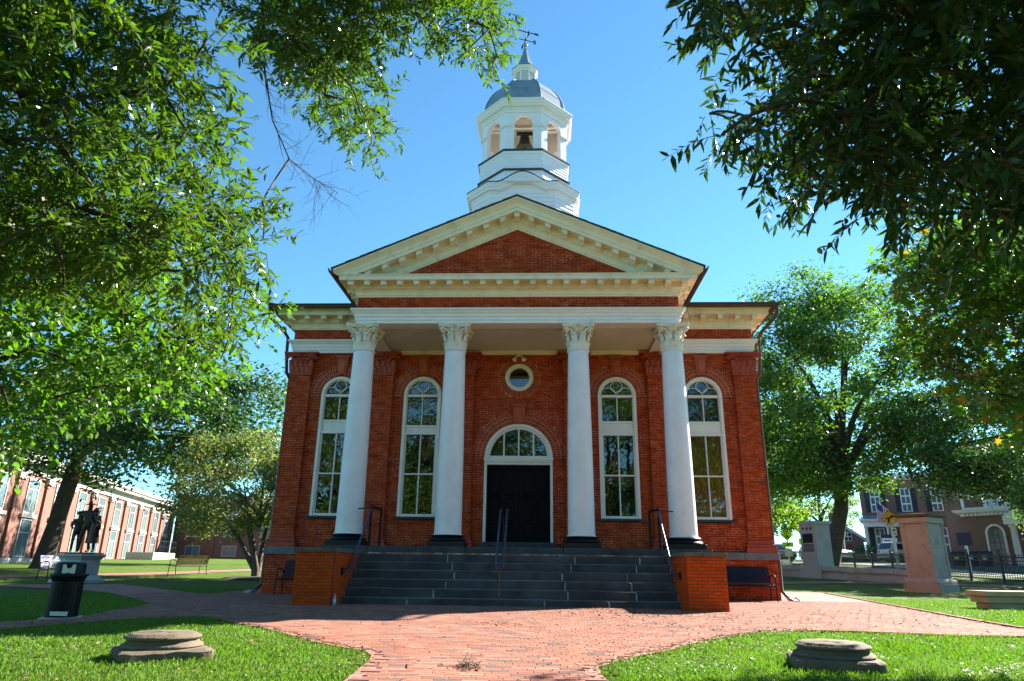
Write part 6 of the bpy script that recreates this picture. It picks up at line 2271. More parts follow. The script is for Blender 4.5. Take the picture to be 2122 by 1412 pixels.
def soldier(parent, loc, rz, h, pose, hat, rifle, coat=0.0):
    k = h / 1.8
    P = {'pel': (0, 0, .95), 'sp': (0, -.01, 1.15), 'ch': (0, -.02, 1.36), 'nk': (0, -.01, 1.53), 'hd': (0, -.03, 1.64), 'hd2': (0, -.03, 1.76),
         'sl': (-.20, 0, 1.46), 'sr': (.20, 0, 1.46)}
    P.update(pose)
    names = list(P)
    idx = {n_: i for i, n_ in enumerate(names)}
    E_ = [('pel', 'sp'), ('sp', 'ch'), ('ch', 'nk'), ('nk', 'hd'), ('hd', 'hd2'), ('ch', 'sl'), ('sl', 'el'), ('el', 'wl'), ('ch', 'sr'), ('sr', 'er'), ('er', 'wr'),
          ('pel', 'hl'), ('hl', 'kl'), ('kl', 'al'), ('al', 'tl'), ('pel', 'hr'), ('hr', 'kr'), ('kr', 'ar'), ('ar', 'tr')]
    rad = {'pel': (.17, .13), 'sp': (.155, .115), 'ch': (.19, .13), 'nk': .06, 'hd': (.085, .095), 'hd2': (.075, .085), 'sl': .085, 'sr': .085, 'el': .058, 'er': .058, 'wl': .042, 'wr': .042,
           'hl': .10, 'hr': .10, 'kl': .07, 'kr': .07, 'al': .052, 'ar': .052, 'tl': .048, 'tr': .048}
    me = skin_mesh('soldier', [tuple(c * k for c in P[n_]) for n_ in names], [(idx[a], idx[b]) for a, b in E_], [tuple(v * k for v in rad[n_]) if isinstance(rad[n_], tuple) else rad[n_] * k for n_ in names], 'bronze')
    s = inst('soldier', me, parent, loc, (0, 0, rz))
    hx, hy, hz = [c * k for c in P['hd2']]
    q = MB()
    if hat == 'brim':
        q.lathe([(.20, -.012), (.205, 0.0), (.20, .01), (.10, .016), (.095, .05), (.085, .10), (.04, .125), (0, .12)], 20, (hx, hy, hz + .0))
    elif hat == 'tricorne':
        N = 24
        vs = []
        for r_, z in ((.10, .0), (.152, .02), (.158, .09), (.10, .035), (.085, .10), (.0, .11)):
            for j in range(N):
                a = 2 * pi * j / N
                rr = r_ * (1 + (.16 * math.cos(3 * a) if r_ > .15 else 0))
                vs.append((hx + rr * math.cos(a), hy + rr * math.sin(a), hz + z - (.05 * math.cos(3 * a) if r_ > .15 else 0)))
        q.add(vs, [(i * N + j, i * N + (j + 1) % N, (i + 1) * N + (j + 1) % N, (i + 1) * N + j) for i in range(5) for j in range(N)])
    else:
        q.lathe([(.115, -.03), (.135, -.02), (.125, .02), (.10, .07), (.05, .10), (0, .105)], 18, (hx, hy, hz))
    q.build('hat', 'bronze', s, True, 50)
    if rifle:
        q = MB()
        a, b = Vector(rifle[0]) * k, Vector(rifle[1]) * k
        d = b - a
        q.tube([a, a + d * .18, a + d * .25, a + d * .6, b], [.045, .035, .022, .018, .010], 8)
        q.build('rifle', 'bronze', s, True)
    if coat:
        N = 20
        q = MB()
        vs = []
        for r_, z in ((.185, 1.16), (.20, .95), (.235, .75), (.27, 1.0 - coat)):
            for j in range(N):
                a = 2 * pi * j / N
                rr = r_ * (1 + .07 * math.sin(a * 7 + r_ * 9)) * k
                vs.append((rr * math.cos(a), rr * .82 * math.sin(a), z * k))
        q.add(vs, [(i * N + j, i * N + (j + 1) % N, (i + 1) * N + (j + 1) % N, (i + 1) * N + j) for i in range(3) for j in range(N)])
        q.build('coat', 'bronze', s, True, 60)
        q = MB()
        q.tube([(-.2 * k, -.10 * k, 1.5 * k), (-.05 * k, -.19 * k, 1.30 * k), (.15 * k, -.17 * k, 1.08 * k), (.24 * k, 0, .98 * k), (.12 * k, .17 * k, 1.15 * k), (-.12 * k, .15 * k, 1.42 * k), (-.2 * k, -.0 * k, 1.53 * k)], .05 * k, 8)
        q.build('blanket_roll', 'bronze', s, True)
    return s


st = empty('soldiers_statue', (px_, py_, pz_ + .987), R(12))
tag(st, 'dark bronze statue of three soldiers walking side by side', 'statue')
plate = MB()
plate.bbox(-.62, .62, -.40, .40, 0, .05, .012)
plate.build('plinth_plate', 'bronze', st)
walk = {'hl': (-.10, 0, .90), 'kl': (-.11, -.16, .50), 'al': (-.12, -.10, .09), 'tl': (-.13, -.24, .04), 'hr': (.10, 0, .90), 'kr': (.11, .06, .48), 'ar': (.12, .26, .12), 'tr': (.12, .18, .04),
        'el': (-.27, .06, 1.20), 'wl': (-.20, -.15, 1.06), 'er': (.27, .06, 1.20), 'wr': (.22, -.18, 1.16)}
stand = {'hl': (-.10, 0, .90), 'kl': (-.12, -.04, .48), 'al': (-.12, .02, .08), 'tl': (-.14, -.12, .04), 'hr': (.10, 0, .90), 'kr': (.12, -.05, .48), 'ar': (.13, .0, .08), 'tr': (.15, -.13, .04),
         'el': (-.30, .04, 1.20), 'wl': (-.24, -.14, 1.02), 'er': (.30, -.06, 1.22), 'wr': (.20, -.24, 1.32)}
soldier(st, (.0, -.02, .05), R(5), 1.78, walk, 'brim', None)
soldier(st, (-.36, .10, .05), R(20), 1.42, walk, 'tricorne', None)
soldier(st, (.27, -.04, .05), R(-15), 1.56, stand, 'helmet', ((.18, -.30, .82), (.27, -.18, 1.92)), coat=.62)

# ---- stone monuments on the right


def box_at(q, w_, d_, z0, z1, b=.015):
    q.bbox(-w_ / 2, w_ / 2, -d_ / 2, d_ / 2, z0, z1, b)


mx, my = 15.75, 8.55
mo = empty('stone_monument', (mx, my, tz(mx, my)), R(38))
tag(mo, 'tall pinkish stone monument pillar with moulded cap, sun on one face', 'monument', 'stone monuments')
q = MB()
box_at(q, 1.62, 1.34, -.1, .32, .03)
q.build('base', 'pink_stone', mo)
q = MB()
vs = []
for w_, d_, z in ((1.60, 1.32, .325), (1.56, 1.28, .40), (1.40, 1.12, .47), (1.34, 1.06, .50)):
    vs += [(-w_ / 2, -d_ / 2, z), (w_ / 2, -d_ / 2, z), (w_ / 2, d_ / 2, z), (-w_ / 2, d_ / 2, z)]
q.add(vs, [(i * 4 + j, i * 4 + (j + 1) % 4, i * 4 + 4 + (j + 1) % 4, i * 4 + 4 + j) for i in range(3) for j in range(4)])
q.build('base_moulding', 'pink_stone', mo)
for z0, z1 in ((.50, 1.62), (1.624, 2.52)):
    q = MB()
    box_at(q, 1.28, 1.0, z0, z1, .006)
    q.build('shaft_block', 'pink_stone', mo)
for sx in (-1, 1):
    for sy in (-1, 1):
        q = MB()
        q.bbox(sx * .58 - .085, sx * .58 + .085, sy * .44 - .085, sy * .44 + .085, .502, 2.44, .01)
        q.build('corner_pilaster', 'pink_stone', mo)
        q = MB()
        q.bbox(sx * .58 - .105, sx * .58 + .105, sy * .44 - .105, sy * .44 + .105, 2.445, 2.53, .012)
        q.build('pilaster_cap', 'pink_stone', mo)
q = MB()
box_at(q, 1.40, 1.12, 2.535, 2.75, .012)
q.build('frieze', 'pink_stone', mo)
q = MB()
vs = []
for w_, d_, z in ((1.42, 1.14, 2.755), (1.56, 1.28, 2.80), (1.66, 1.38, 2.85), (1.66, 1.38, 2.88), (1.2, .9, 2.90)):
    vs += [(-w_ / 2, -d_ / 2, z), (w_ / 2, -d_ / 2, z), (w_ / 2, d_ / 2, z), (-w_ / 2, d_ / 2, z)]
q.add(vs, [(i * 4 + j, i * 4 + (j + 1) % 4, i * 4 + 4 + (j + 1) % 4, i * 4 + 4 + j) for i in range(4) for j in range(4)] + [(16, 17, 18, 19)])
q.build('cap', 'sandstone', mo)

mx, my = 15.75, 19.6
mo = empty('stone_monument', (mx, my, tz(mx, my)), R(30))
tag(mo, 'plain grey stone monument pillar with dark plaque in front of the leaning tree', 'monument', 'stone monuments')
q = MB()
box_at(q, 1.55, 1.35, -.1, .52, .03)
q.build('base', 'grey_stone', mo)
q = MB()
box_at(q, 1.36, 1.14, .525, .60, .02)
q.build('base_course', 'grey_stone', mo)
q = MB()
box_at(q, 1.22, 1.0, .605, 2.78, .012)
q.build('shaft', 'grey_stone', mo)
q = MB()
box_at(q, 1.30, 1.08, 2.785, 2.95, .03)
q.build('cap', 'grey_stone', mo)
xf = -.613
for i in range(3):
    q = MB().lathe([(0, 0), (.055, 0), (.055, .02), (0, .02)], 12)
    for j, v in enumerate(q.v):
        q.v[j] = (xf - v[2] + .012, -.25 + .25 * i + v[0], 2.55 + v[1] * 1.4)
    q.build('hole_disc', 'iron', mo)  # dark disc painted in place of the shade inside a hole
MB().box(xf - .02, xf + .01, -.32, .32, 1.80, 2.28).build('plaque', 'iron', mo)
for i in range(4):
    MB().box(xf - .018, xf + .01, -.33, .33, 1.35 + i * .105, 1.40 + i * .105).build('engraved_bar', 'iron', mo)

# ---- low stone wall and stone bench
lw = empty('low_stone_wall', (13.6, 23.6, 0))
tag(lw, 'low stepped stone wall running behind the monuments', 'low wall')
a_, b_ = Vector((13.6, 23.6)), Vector((18.3, 13.4))
d = b_ - a_
nseg = 7
for i in range(nseg):
    p0, p1 = a_ + d * (i / nseg) + d.normalized() * .006, a_ + d * ((i + 1) / nseg) - d.normalized() * .006
    z = (tz(p0.x, p0.y) + tz(p1.x, p1.y)) / 2
    for nm, zz, hh, ww in (('wall_block', .15, .46, .42), ('cap_block', .44, .11, .62), ('cap_block', .555, .11, .5)):
        q = MB().obox((p0.x - 13.6, p0.y - 23.6, z + zz), (p1.x - 13.6, p1.y - 23.6, z + zz), ww, hh)
        q.build(nm, 'grey_stone', lw)
sbn = empty('stone_bench', (12.6, -2.0, 0), R(3))
tag(sbn, 'buff stone block bench on the sunny lawn, cut by the picture edge', 'stone bench')
plain('buff_stone', (0.36, 0.27, 0.15), 0.85, 0.15, 2.5, 0.3, 20)
for nm, x0_, x1_, y0_, y1_, z0_, z1_ in (('plinth', -1.28, 1.28, -.28, .28, -.05, .13), ('body', -1.36, 1.36, -.34, .34, .135, .285), ('seat_slab', -1.42, 1.42, -.40, .40, .29, .40)):
    MB().bbox(x0_, x1_, y0_, y1_, z0_, z1_, .02).build(nm, 'buff_stone', sbn)

# ---- small things by the stairs
bt = MB().lathe([(0, 0), (.034, 0), (.036, .02), (.036, .10), (.034, .15), (.016, .185), (.013, .21), (.016, .212), (.016, .228), (0, .23)], 16)
plain('bottle_plastic', (0.35, 0.30, 0.42), 0.15, 0.1, 9)
bo = bt.build('plastic_bottle', 'bottle_plastic', None, True, 40, (-3.55, -5.40, 0.016))
tag(bo, 'small plastic drink bottle standing by the left brick pier', 'bottle')
MB().lathe([(.037, .06), (.0372, .12)], 16, caps=False).build('label_band', 'white_plate', bo, True)
for i, x in enumerate((5.22, 5.36)):
    q = MB()
    q.tube([(0, 0, 0), (0, 0, .30), (0, .0, .345), (0, 0, .42)], [.018, .018, .028, .028], 10)
    q.tube([(0, 0, .40), (0, .10, .44)], .016, 8)
    o = q.build('vent_pipe', 'cream_paint', None, True, 50, (x, -.13, 0.0))
    tag(o, 'short cream vent pipe under the right bench, %s the pier' % ('nearer' if i == 0 else 'farther from'), 'pipe', 'vent pipes under the bench')
for sx in (-1, 1):
    q = MB()
    q.add([(-.09, -.20, 0), (.09, -.20, 0), (.11, .2, 0), (-.11, .2, 0), (-.09, -.20, .04), (.09, -.20, .04), (.11, .2, .10), (-.11, .2, .10), (-.06, -.20, .02), (.06, -.20, .02), (.08, .2, .06), (-.08, .2, .06)],
          [(0, 3, 2, 1), (0, 1, 9, 8), (1, 5, 9), (0, 8, 4), (1, 2, 6, 5), (3, 0, 4, 7), (2, 3, 11, 10), (5, 6, 10, 9), (7, 4, 8, 11), (8, 9, 10, 11), (6, 2, 10), (3, 7, 11)])
    o = q.build('splash_block', 'concrete', None, False, 40, (sx * 7.50, -.12, 0.018))
    tag(o, 'small splash block under the %s downspout' % ('left' if sx < 0 else 'right'), 'splash block', 'splash blocks')

# twig cluster lying on the path
tw = []
for i in range(46):
    a = rng.uniform(0, 2 * pi)
    s = np.array([rng.normal(0, .05), rng.normal(0, .10), .012])
    d = np.array([math.cos(a) * .5, math.sin(a) * .7, rng.uniform(.0, .75)]) * rng.uniform(.05, .17)
    tw.append(bez(s, s + d, rng.normal(0, .015, 3) + np.array([0, 0, .02]), 5))
for s, e in (((0, 0, .015), (-.30, -.12, .012)), ((.0, .02, .015), (.03, .16, .16)), ((-.05, 0, .02), (.0, .13, .19))):
    tw.append(bez(s, e, (0.02, 0, .03), 5))
tw = np.array(tw)
twe = tubes_np('fallen_twig', tw, np.broadcast_to(np.linspace(.005, .002, 5), tw.shape[:2]), 'bark', None, 4)
twe.location = (0.06, -13.85, 0.012)
twe.scale = (1, 1, .6)
tag(twe, 'clump of fallen brown twigs and dry leaves on the brick path', 'fallen twigs')
n = 60
P = tw[rng.integers(0, len(tw), n), rng.integers(1, 5, n)]
lo_ = link(bpy.data.objects.new('dry_leaves', leaf_mesh('dry_leaves', P, rng.normal(0, 1, (n, 3)), rng.normal(0, 1, (n, 3)), rng.uniform(.02, .05, n), rng.uniform(.008, .018, n), 'lance', 'dead_leaf')), twe)
tag(lo_, kind='stuff')

# ================================================================== STREET AND BUILDINGS BEYOND
def local_strip():
    pass


strip('road', [(60, -40), (38, 12), (33, 40), (26, 62), (16, 100)], 9.0, 'asphalt', .02)
strip('pavement', [(52, -40), (30.5, 12), (26.2, 38), (20.0, 62), (10, 100)], 2.2, 'concrete', .03)

# ---- iron railing along the street
plain('fence_iron', (0.008, 0.009, 0.014), 0.4, 0.15, 4)
fpts = [Vector(p) for p in ((26.0, 2.0), (22.2, 14.4), (21.8, 24.0), (21.2, 33.0), (19.6, 46.0))]
fe = empty('iron_fence', (fpts[0].x, fpts[0].y, 0))
tag(fe, 'black wrought iron railing with spear tops along the street', 'fence')
o0 = fpts[0]
pk, rl = [], MB()
postm = MB()
postm.bbox(-.05, .05, -.05, .05, -.1, 1.35, .01)
postm.lathe([(0, 1.35), (.05, 1.37), (.06, 1.42), (.03, 1.48), (0, 1.52)], 10)
pme = postm.mesh('post', 'fence_iron', True, 40)
for a_, b_ in zip(fpts[:-1], fpts[1:]):
    d = b_ - a_
    L_ = d.length
    k = int(L_ / 2.2)
    for i in range(k):
        p = a_ + d * (i / k)
        p2 = a_ + d * ((i + 1) / k)
        inst('post', pme, fe, (p.x - o0.x, p.y - o0.y, tz(p.x, p.y)), (0, 0, math.atan2(d.y, d.x)))
        for zz, hh in ((.14, .06), (.34, .045), (.98, .045), (1.14, .06)):
            rl.obox((p.x - o0.x, p.y - o0.y, tz(p.x, p.y) + zz), (p2.x - o0.x, p2.y - o0.y, tz(p2.x, p2.y) + zz), .04, hh)
    m = int(L_ / .125)
    for i in range(m):
        p = a_ + d * ((i + .5) / m)
        z = tz(p.x, p.y)
        pk.append([(p.x - o0.x, p.y - o0.y, z + v) for v in (.08, .6, 1.18, 1.22, 1.32)])
rl.build('rail', 'fence_iron', fe)
pk = np.array(pk)
pr_ = np.broadcast_to(np.array([.017, .017, .017, .034, .003]), pk.shape[:2])
tag(tubes_np('pickets', pk, pr_, 'fence_iron', fe, 4), kind='stuff')


# ---- parked cars
def car(label, loc, rz, paint, L=4.7, W=1.85, H=1.7, van=False, group='cars parked on the street'):
    t = empty('parked_car', loc, rz)
    tag(t, label, 'car', group)
    h2 = L / 2
    if van:
        prof = [(-h2, .35), (-h2, .85), (-h2 + .05, 1.0), (-h2 + .35, H - .05), (-h2 + .7, H), (h2 - 2.0, H - .02), (h2 - 1.6, H - .12), (h2 - .75, 1.08), (h2 - .15, .9), (h2, .75), (h2, .35)]
    else:
        prof = [(-h2, .4), (-h2, .9), (-h2 + .08, 1.02), (-h2 + .45, H - .12), (-h2 + .8, H), (h2 - 2.3, H - .02), (h2 - 1.95, H - .12), (h2 - 1.3, 1.06), (h2 - .2, .92), (h2, .78), (h2, .38)]

    def hw(z):
        return W / 2 if z < .95 else W / 2 - .19 * (z - .95) / (H - .95)
    n_ = len(prof)
    b = MB()
    vs = [(x, -hw(z), z) for x, z in prof] + [(x, hw(z), z) for x, z in prof]
    b.add(vs, [tuple(range(n_)), tuple(range(2 * n_ - 1, n_ - 1, -1))] + [(i, n_ + i, n_ + (i + 1) % n_, (i + 1) % n_) for i in range(n_)])
    fix_normals(b.build('body', paint, t))
    x0_, x1_ = -h2 + (.55 if van else .65), h2 - (1.0 if van else 1.55)
    for sy in (-1, 1):
        k = 3 if van else 2
        for i in range(k):
            xa, xb = x0_ + (x1_ - x0_) * i / k + .05, x0_ + (x1_ - x0_) * (i + 1) / k - .05
            za, zb = 1.04, H - .16
            sl_ = .35 if i == k - 1 else (.12 if i == 0 else 0)
            q = MB()
            pts = [(xa, za), (xb, za), (xb - (sl_ if i == k - 1 else 0), zb), (xa + (sl_ if i == 0 else 0), zb)]
            q.add([(x, sy * (hw(z) + .006), z) for x, z in pts] + [(x, sy * (hw(z) - .01), z) for x, z in pts], [(0, 1, 2, 3), (7, 6, 5, 4), (0, 4, 5, 1), (1, 5, 6, 2), (2, 6, 7, 3), (3, 7, 4, 0)])
            fix_normals(q.build('side_window', 'car_glass', t))
    for (xa, za), (xb, zb), nm in ((prof[6], prof[7], 'windscreen'), (prof[2], prof[3], 'rear_window')):
        q = MB()
        p0 = (xa + (xb - xa) * .1, za + (zb - za) * .1)
        p1 = (xa + (xb - xa) * .9, za + (zb - za) * .9)
        nx, nz = (zb - za), -(xb - xa)
        l_ = math.hypot(nx, nz)
        s_ = 1 if nm == 'windscreen' else -1
        ox, oz = (abs(nx) / l_ * .012 * s_, .012)
        vs = []
        for (x, z) in (p0, p1):
            for sy in (-1, 1):
                vs.append((x + ox, sy * (hw(z) - .08), z + oz))
        q.add(vs, [(0, 1, 3, 2)])
        q.build(nm, 'car_glass', t)
    for sx in (-1, 1):
        for sy in (-1, 1):
            wl = empty('wheel', (sx * (h2 - .9), sy * (W / 2 - .10), .33))
            wl.parent = t
            q = MB().lathe([(.20, -.11), (.31, -.11), (.335, -.07), (.335, .07), (.31, .11), (.20, .11)], 20)
            for i, v in enumerate(q.v):
                q.v[i] = (v[0], v[2], v[1])
            q.build('tyre', 'iron', wl, True, 40)
            q = MB().lathe([(0, -.09), (.205, -.10), (.205, .10), (0, .09)], 12)
            for i, v in enumerate(q.v):
                q.v[i] = (v[0], v[2], v[1])
            q.build('rim', 'galvanised', wl)
    for sy in (-1, 1):
        MB().cbox((h2 - .02, sy * (W / 2 - .28), .78), .08, .38, .13).build('headlight', 'white_plate', t)
        MB().cbox((-h2 + .02, sy * (W / 2 - .2), .86), .08, .26, .18).build('tail_light', 'sign_red', t)
    MB().box(-h2 + .1, h2 - .1, -W / 2 + .1, W / 2 - .1, .2, .42).build('underbody', 'iron', t)
    for sx in (-1, 1):
        MB().cbox((sx * h2, 0, .48), .1, W - .14, .2).build('bumper', paint, t)


for nm, c, r_ in (('car_white', (.68, .68, .68), .25), ('car_silver', (.42, .43, .45), .25), ('car_blue', (.25, .32, .48), .25), ('car_dark', (.03, .032, .04), .25), ('car_glass', (.015, .018, .022), .08), ('sign_red', (.35, .02, .02), .4), ('sign_yellow', (.75, .62, .03), .45), ('sign_orange', (.72, .34, .015), .45), ('sign_blue', (.006, .012, .055), .5), ('sign_lime', (.50, .72, .03), .45)):
    plain(nm, c, r_, .04, 3)
hd_ = math.atan2(22, -7)
for lab, x, y, rz, pt, vn in (('silver minivan parked behind the iron railing', 33.6, 45.6, R(12), 'car_silver', True), ('white car parked in front of the gabled brick house', 25.6, 43.8, R(-72), 'car_white', False), ('dark pickup-high car waiting behind the grey monument', 23.4, 50.5, R(-80), 'car_dark', False), ('pale blue car by the yellow crossing sign', 21.4, 54.0, R(-76), 'car_blue', False), ('white car farthest down the street at the brick corner', 17.6, 60.0, R(-70), 'car_white', False)):
    car(lab, (x, y, tz(x, y) + .12), rz, pt, van=vn)


# ---- road signs
def post_sign(name, label, loc, rz, zc, build, ph=None, cat='road sign', pw=.05):
    t = empty(name, loc, rz)
    tag(t, label, cat)
    MB().tube([(0, .03, -.1), (0, .03, ph or zc + .35)], pw, 8).build('post', 'galvanised', t)
    build(t, zc)
    return t


def diamond(t, zc, mat, s=.55, y=-.02):
    q = MB().extr([(0, zc - s), (s, zc), (0, zc + s), (-s, zc)], y, y + .015)
    return fix_normals(q.build('panel', mat, t))


def curve_sign(t, zc):
    p = diamond(t, zc, 'sign_orange', .55)
    fix_normals(MB().extr([(0, zc - .58), (.58, zc), (0, zc + .58), (-.58, zc)], -.006, 0.0).build('border', 'iron', t))
    q = MB()
    pts = [(-.12, -.34), (-.12, -.10), (.0, .04), (.14, .12)]
    for a, b in zip(pts[:-1], pts[1:]):
        q.obox((a[0], -.028, zc + a[1]), (b[0], -.028, zc + b[1]), .012, .10, (0, 0, 1) if abs(a[0] - b[0]) > .01 else (1, 0, 0))
    q.extr([(.05, zc + .22), (.32, zc + .24), (.20, zc - .0)], -.034, -.024)
    q.obox((-.3, -.028, zc - .02), (-.1, -.028, zc + .02), .012, .08)
    fix_normals(q.build('curve_arrow', 'iron', t))
    q = MB().lathe([(0, 0), (.07, 0), (.07, .01), (0, .01)], 10)
    for i, v in enumerate(q.v):
        q.v[i] = (v[0] + .16, -.03 - v[2], zc - .2 + v[1])
    q.build('sticker', 'white_plate', t)


x, y = 26.0, 32.1
post_sign('warning_sign', 'orange diamond sign with a black bending arrow beside the pink monument', (x, y, tz(x, y)), R(-28), 3.45, curve_sign)


def ped_sign(t, zc):
    diamond(t, zc, 'sign_lime', .5)
    q = MB()
    q.lathe([(0, .0), (.06, .03), (.06, .09), (0, .12)], 8, (0, -.03, zc + .15))
    q.obox((0, -.03, zc + .14), (.03, -.03, zc - .08), .02, .10, (1, 0, 0))
    q.obox((.03, -.03, zc - .08), (-.10, -.03, zc - .30), .02, .06, (1, 0, 0))
    q.obox((.03, -.03, zc - .08), (.14, -.03, zc - .28), .02, .06, (1, 0, 0))
    q.obox((0, -.03, zc + .1), (.15, -.03, zc - .02), .02, .05, (1, 0, 0))
    q.build('walking_figure', 'iron', t)
    MB().box(-.42, .42, -.02, 0, zc - .95, zc - .58).build('arrow_plate', 'sign_lime', t)
    q = MB()
    q.obox((.2, -.03, zc - .68), (-.15, -.03, zc - .86), .02, .06)
    q.build('arrow', 'iron', t)
    MB().box(-.28, .28, -.02, 0, zc - 1.65, zc - 1.05).build('text_plate', 'white_plate', t)


x, y = 20.3, 37.5
post_sign('crossing_sign', 'lime yellow pedestrian crossing sign with small white plate below', (x, y, tz(x, y)), R(-20), 2.55, ped_sign)
x, y = 21.9, 38.6
post_sign('crossing_sign', 'lime yellow sign half hidden behind the grey monument', (x, y, tz(x, y)), R(-20), 2.95, lambda t, zc: (diamond(t, zc, 'sign_lime', .6), MB().box(-.3, .3, -.02, 0, zc - 1.3, zc - .8).build('lower_plate', 'sign_lime', t)))
x, y = 24.8, 21.4


def blue_sign(t, zc):
    MB().box(-.36, .36, -.05, -.02, zc - .36, zc + .36).build('panel', 'sign_blue', t)
    MB().obox((-.06, -.055, zc - .34), (-.06, -.055, zc + .34), .08, .02, (0, 1, 0)).build('bracket', 'sign_blue', t)


post_sign('blue_sign', 'back of a dark blue road sign on a pale post behind the railing', (x, y, tz(x, y)), R(-38), 2.05, blue_sign, pw=.08)


def parking_sign(t, zc):
    MB().box(-.2, .2, -.02, 0, zc - .3, zc + .3).build('panel', 'white_plate', t)
    q = MB()
    q.box(-.12, .12, -.026, -.021, zc + .05, zc + .2)
    q.box(-.14, .14, -.026, -.021, zc - .2, zc - .12)
    q.build('red_print', 'sign_red', t)


for x, y, zc, lab in ((27.9, 45.0, 2.6, 'small white and red parking sign in front of the gabled house'), (29.0, 38.0, 2.5, 'small white and red parking sign in front of the white porch')):
    post_sign('parking_sign', lab, (x, y, tz(x, y)), R(-25), zc, parking_sign)
x, y = 17.4, 52.0
up_ = MB()
up_.tube([(0, 0, -.2), (0, 0, 8.5)], [.14, .10], 8)
o = up_.build('pole', 'bark_light')
o.name = 'utility_pole'
o.location = (x, y, tz(x, y))
tag(o, 'wooden utility pole behind the yellow crossing sign', 'pole')
cab = []
for i in range(3):
    cab.append(bez((x, y, 7.0 + i * .35), (44, 78, 9.0 + i * .35), (0, 0, -1.2), 12))
    q = tubes_np('overhead_wire', np.array([cab[-1]]), np.full((1, 12), .02), 'iron', None, 4)
    tag(q, ['lowest overhead wire crossing the street', 'middle overhead wire crossing the street', 'highest overhead wire crossing the street'][i], 'wire', 'overhead wires')


# ---- buildings
def brick_wall_mat(name, c1, c2, mo):
    t = NT(name)
    tcn = t.n('ShaderNodeTexCoord').outputs['Object']
    sx = t.n('ShaderNodeSeparateXYZ')
    t.l(tcn, sx.inputs[0])
    cx_ = t.n('ShaderNodeCombineXYZ')
    t.l(t.math('ADD', sx.outputs[0], sx.outputs[1]), cx_.inputs[0])
    t.l(sx.outputs[2], cx_.inputs[1])
    b = t.n('ShaderNodeTexBrick', Scale=1.0, **{'Mortar__Size': .008, 'Brick__Width': .22, 'Row__Height': .075})
    b.inputs['Color1'].default_value = (*c1, 1)
    b.inputs['Color2'].default_value = (*c2, 1)
    b.inputs['Mortar'].default_value = (*mo, 1)
    t.l(cx_.outputs[0], b.inputs['Vector'])
    f = t.noise(t.pos(), .5, 5)
    c = t.mix(t.math('MULTIPLY', t.math('SUBTRACT', f, .45, True), 1.5), b.outputs['Color'], tuple(v * .6 for v in c1))
    t.col(c)
    t.b.inputs['Roughness'].default_value = .85
    MATS[name] = t.m


brick_wall_mat('annex_brick', (.19, .06, .038), (.23, .078, .052), (.25, .18, .15))
brick_wall_mat('house_brick', (.20, .075, .055), (.26, .10, .075), (.30, .24, .21))
plain('window_blue', (.10, .15, .17), .15, .25, .4)
plain('window_pale', (.13, .18, .18), .3, .15, .4)
plain('window_dark', (.02, .025, .03), .12, .2, .4)
plain('shutter', (.012, .016, .03), .5, .1, 3)


def wall_box(parent, name, x0, x1, y0, y1, z0, z1, mat):
    return MB().box(x0, x1, y0, y1, z0, z1).build(name, mat, parent)


plain('annex_trim', (.42, .40, .37), .7, .1, 1.5)
# long brick annex on the left: runs away from the viewer, its face looks to +x
ab = empty('brick_annex', (-31.3, 20.9, tz(-31.3, 20.9) - .1), math.atan2(38.3, -10.5))
tag(ab, 'long two storey brick building with white cornice across the far lawn', 'building')
LEN = 40.0
wall_box(ab, 'wall', -16, LEN, -.0, 9, 0, 6.0, 'annex_brick').location = (0, .0, 0)
wall_box(ab, 'stone_base', -16.05, LEN, -.12, -.002, 0, .38, 'concrete')
ent = MB()
ent.sweep([(-16, 0), (LEN, 0)], [(0, 5.45), (.10, 5.45), (.10, 5.75), (.18, 5.78), (.18, 5.95), (.55, 6.0), (.55, 6.18), (.68, 6.25), (.72, 6.42), (-.3, 6.44)])
fix_normals(ent.build('cornice', 'annex_trim', ab))
wall_box(ab, 'parapet', -16, LEN, .3, 9, 6.0, 6.7, 'annex_brick')
wall_box(ab, 'parapet_coping', -16.1, LEN + .1, .18, 9.1, 6.7, 6.85, 'annex_trim')
NB = 11
bayw = 4.3
for i in range(-3, 9):
    xc = 2.0 + i * bayw
    MB().box(xc + bayw / 2 - .38, xc + bayw / 2 + .38, -.16, -.004, .385, 5.44).build('pilaster', 'annex_brick', ab)
    MB().box(xc + bayw / 2 - .45, xc + bayw / 2 + .45, -.24, -.004, 5.0, 5.44).build('pilaster_cap', 'annex_trim', ab)
    for z0_, z1_, pan in ((.42, 2.75, 'window_pale' if i % 3 else 'window_blue'), (3.05, 5.2, 'window_blue' if i % 2 else 'window_pale')):
        w_ = .82
        fr_ = MB()
        fr_.box(xc - w_, xc - w_ + .09, -.07, .02, z0_, z1_)
        fr_.box(xc + w_ - .09, xc + w_, -.07, .02, z0_, z1_)
        fr_.box(xc - w_ + .09, xc + w_ - .09, -.07, .02, z1_ - .09, z1_)
        fr_.box(xc - w_ + .09, xc + w_ - .09, -.07, .02, z0_, z0_ + .09)
        fr_.box(xc - w_ + .09, xc + w_ - .09, -.065, .02, z0_ + 1.45, z0_ + 1.52)
        wo = fr_.build('window', 'annex_trim', ab)
        MB().box(xc - w_ + .08, xc + w_ - .08, -.03, -.012, z0_ + .08, z0_ + 1.46).build('pane', pan, wo)
        MB().box(xc - w_ + .08, xc + w_ - .08, -.03, -.012, z0_ + 1.5, z1_ - .08).build('pane', 'window_blue', wo)
        MB().box(xc - .02, xc + .02, -.06, -.03, z0_ + .08, z0_ + 1.46).build('mullion', 'annex_trim', wo)
    MB().box(xc - 1.1, xc + 1.1, -.18, -.001, 2.80, 3.02).build('stone_sill', 'annex_trim', ab)
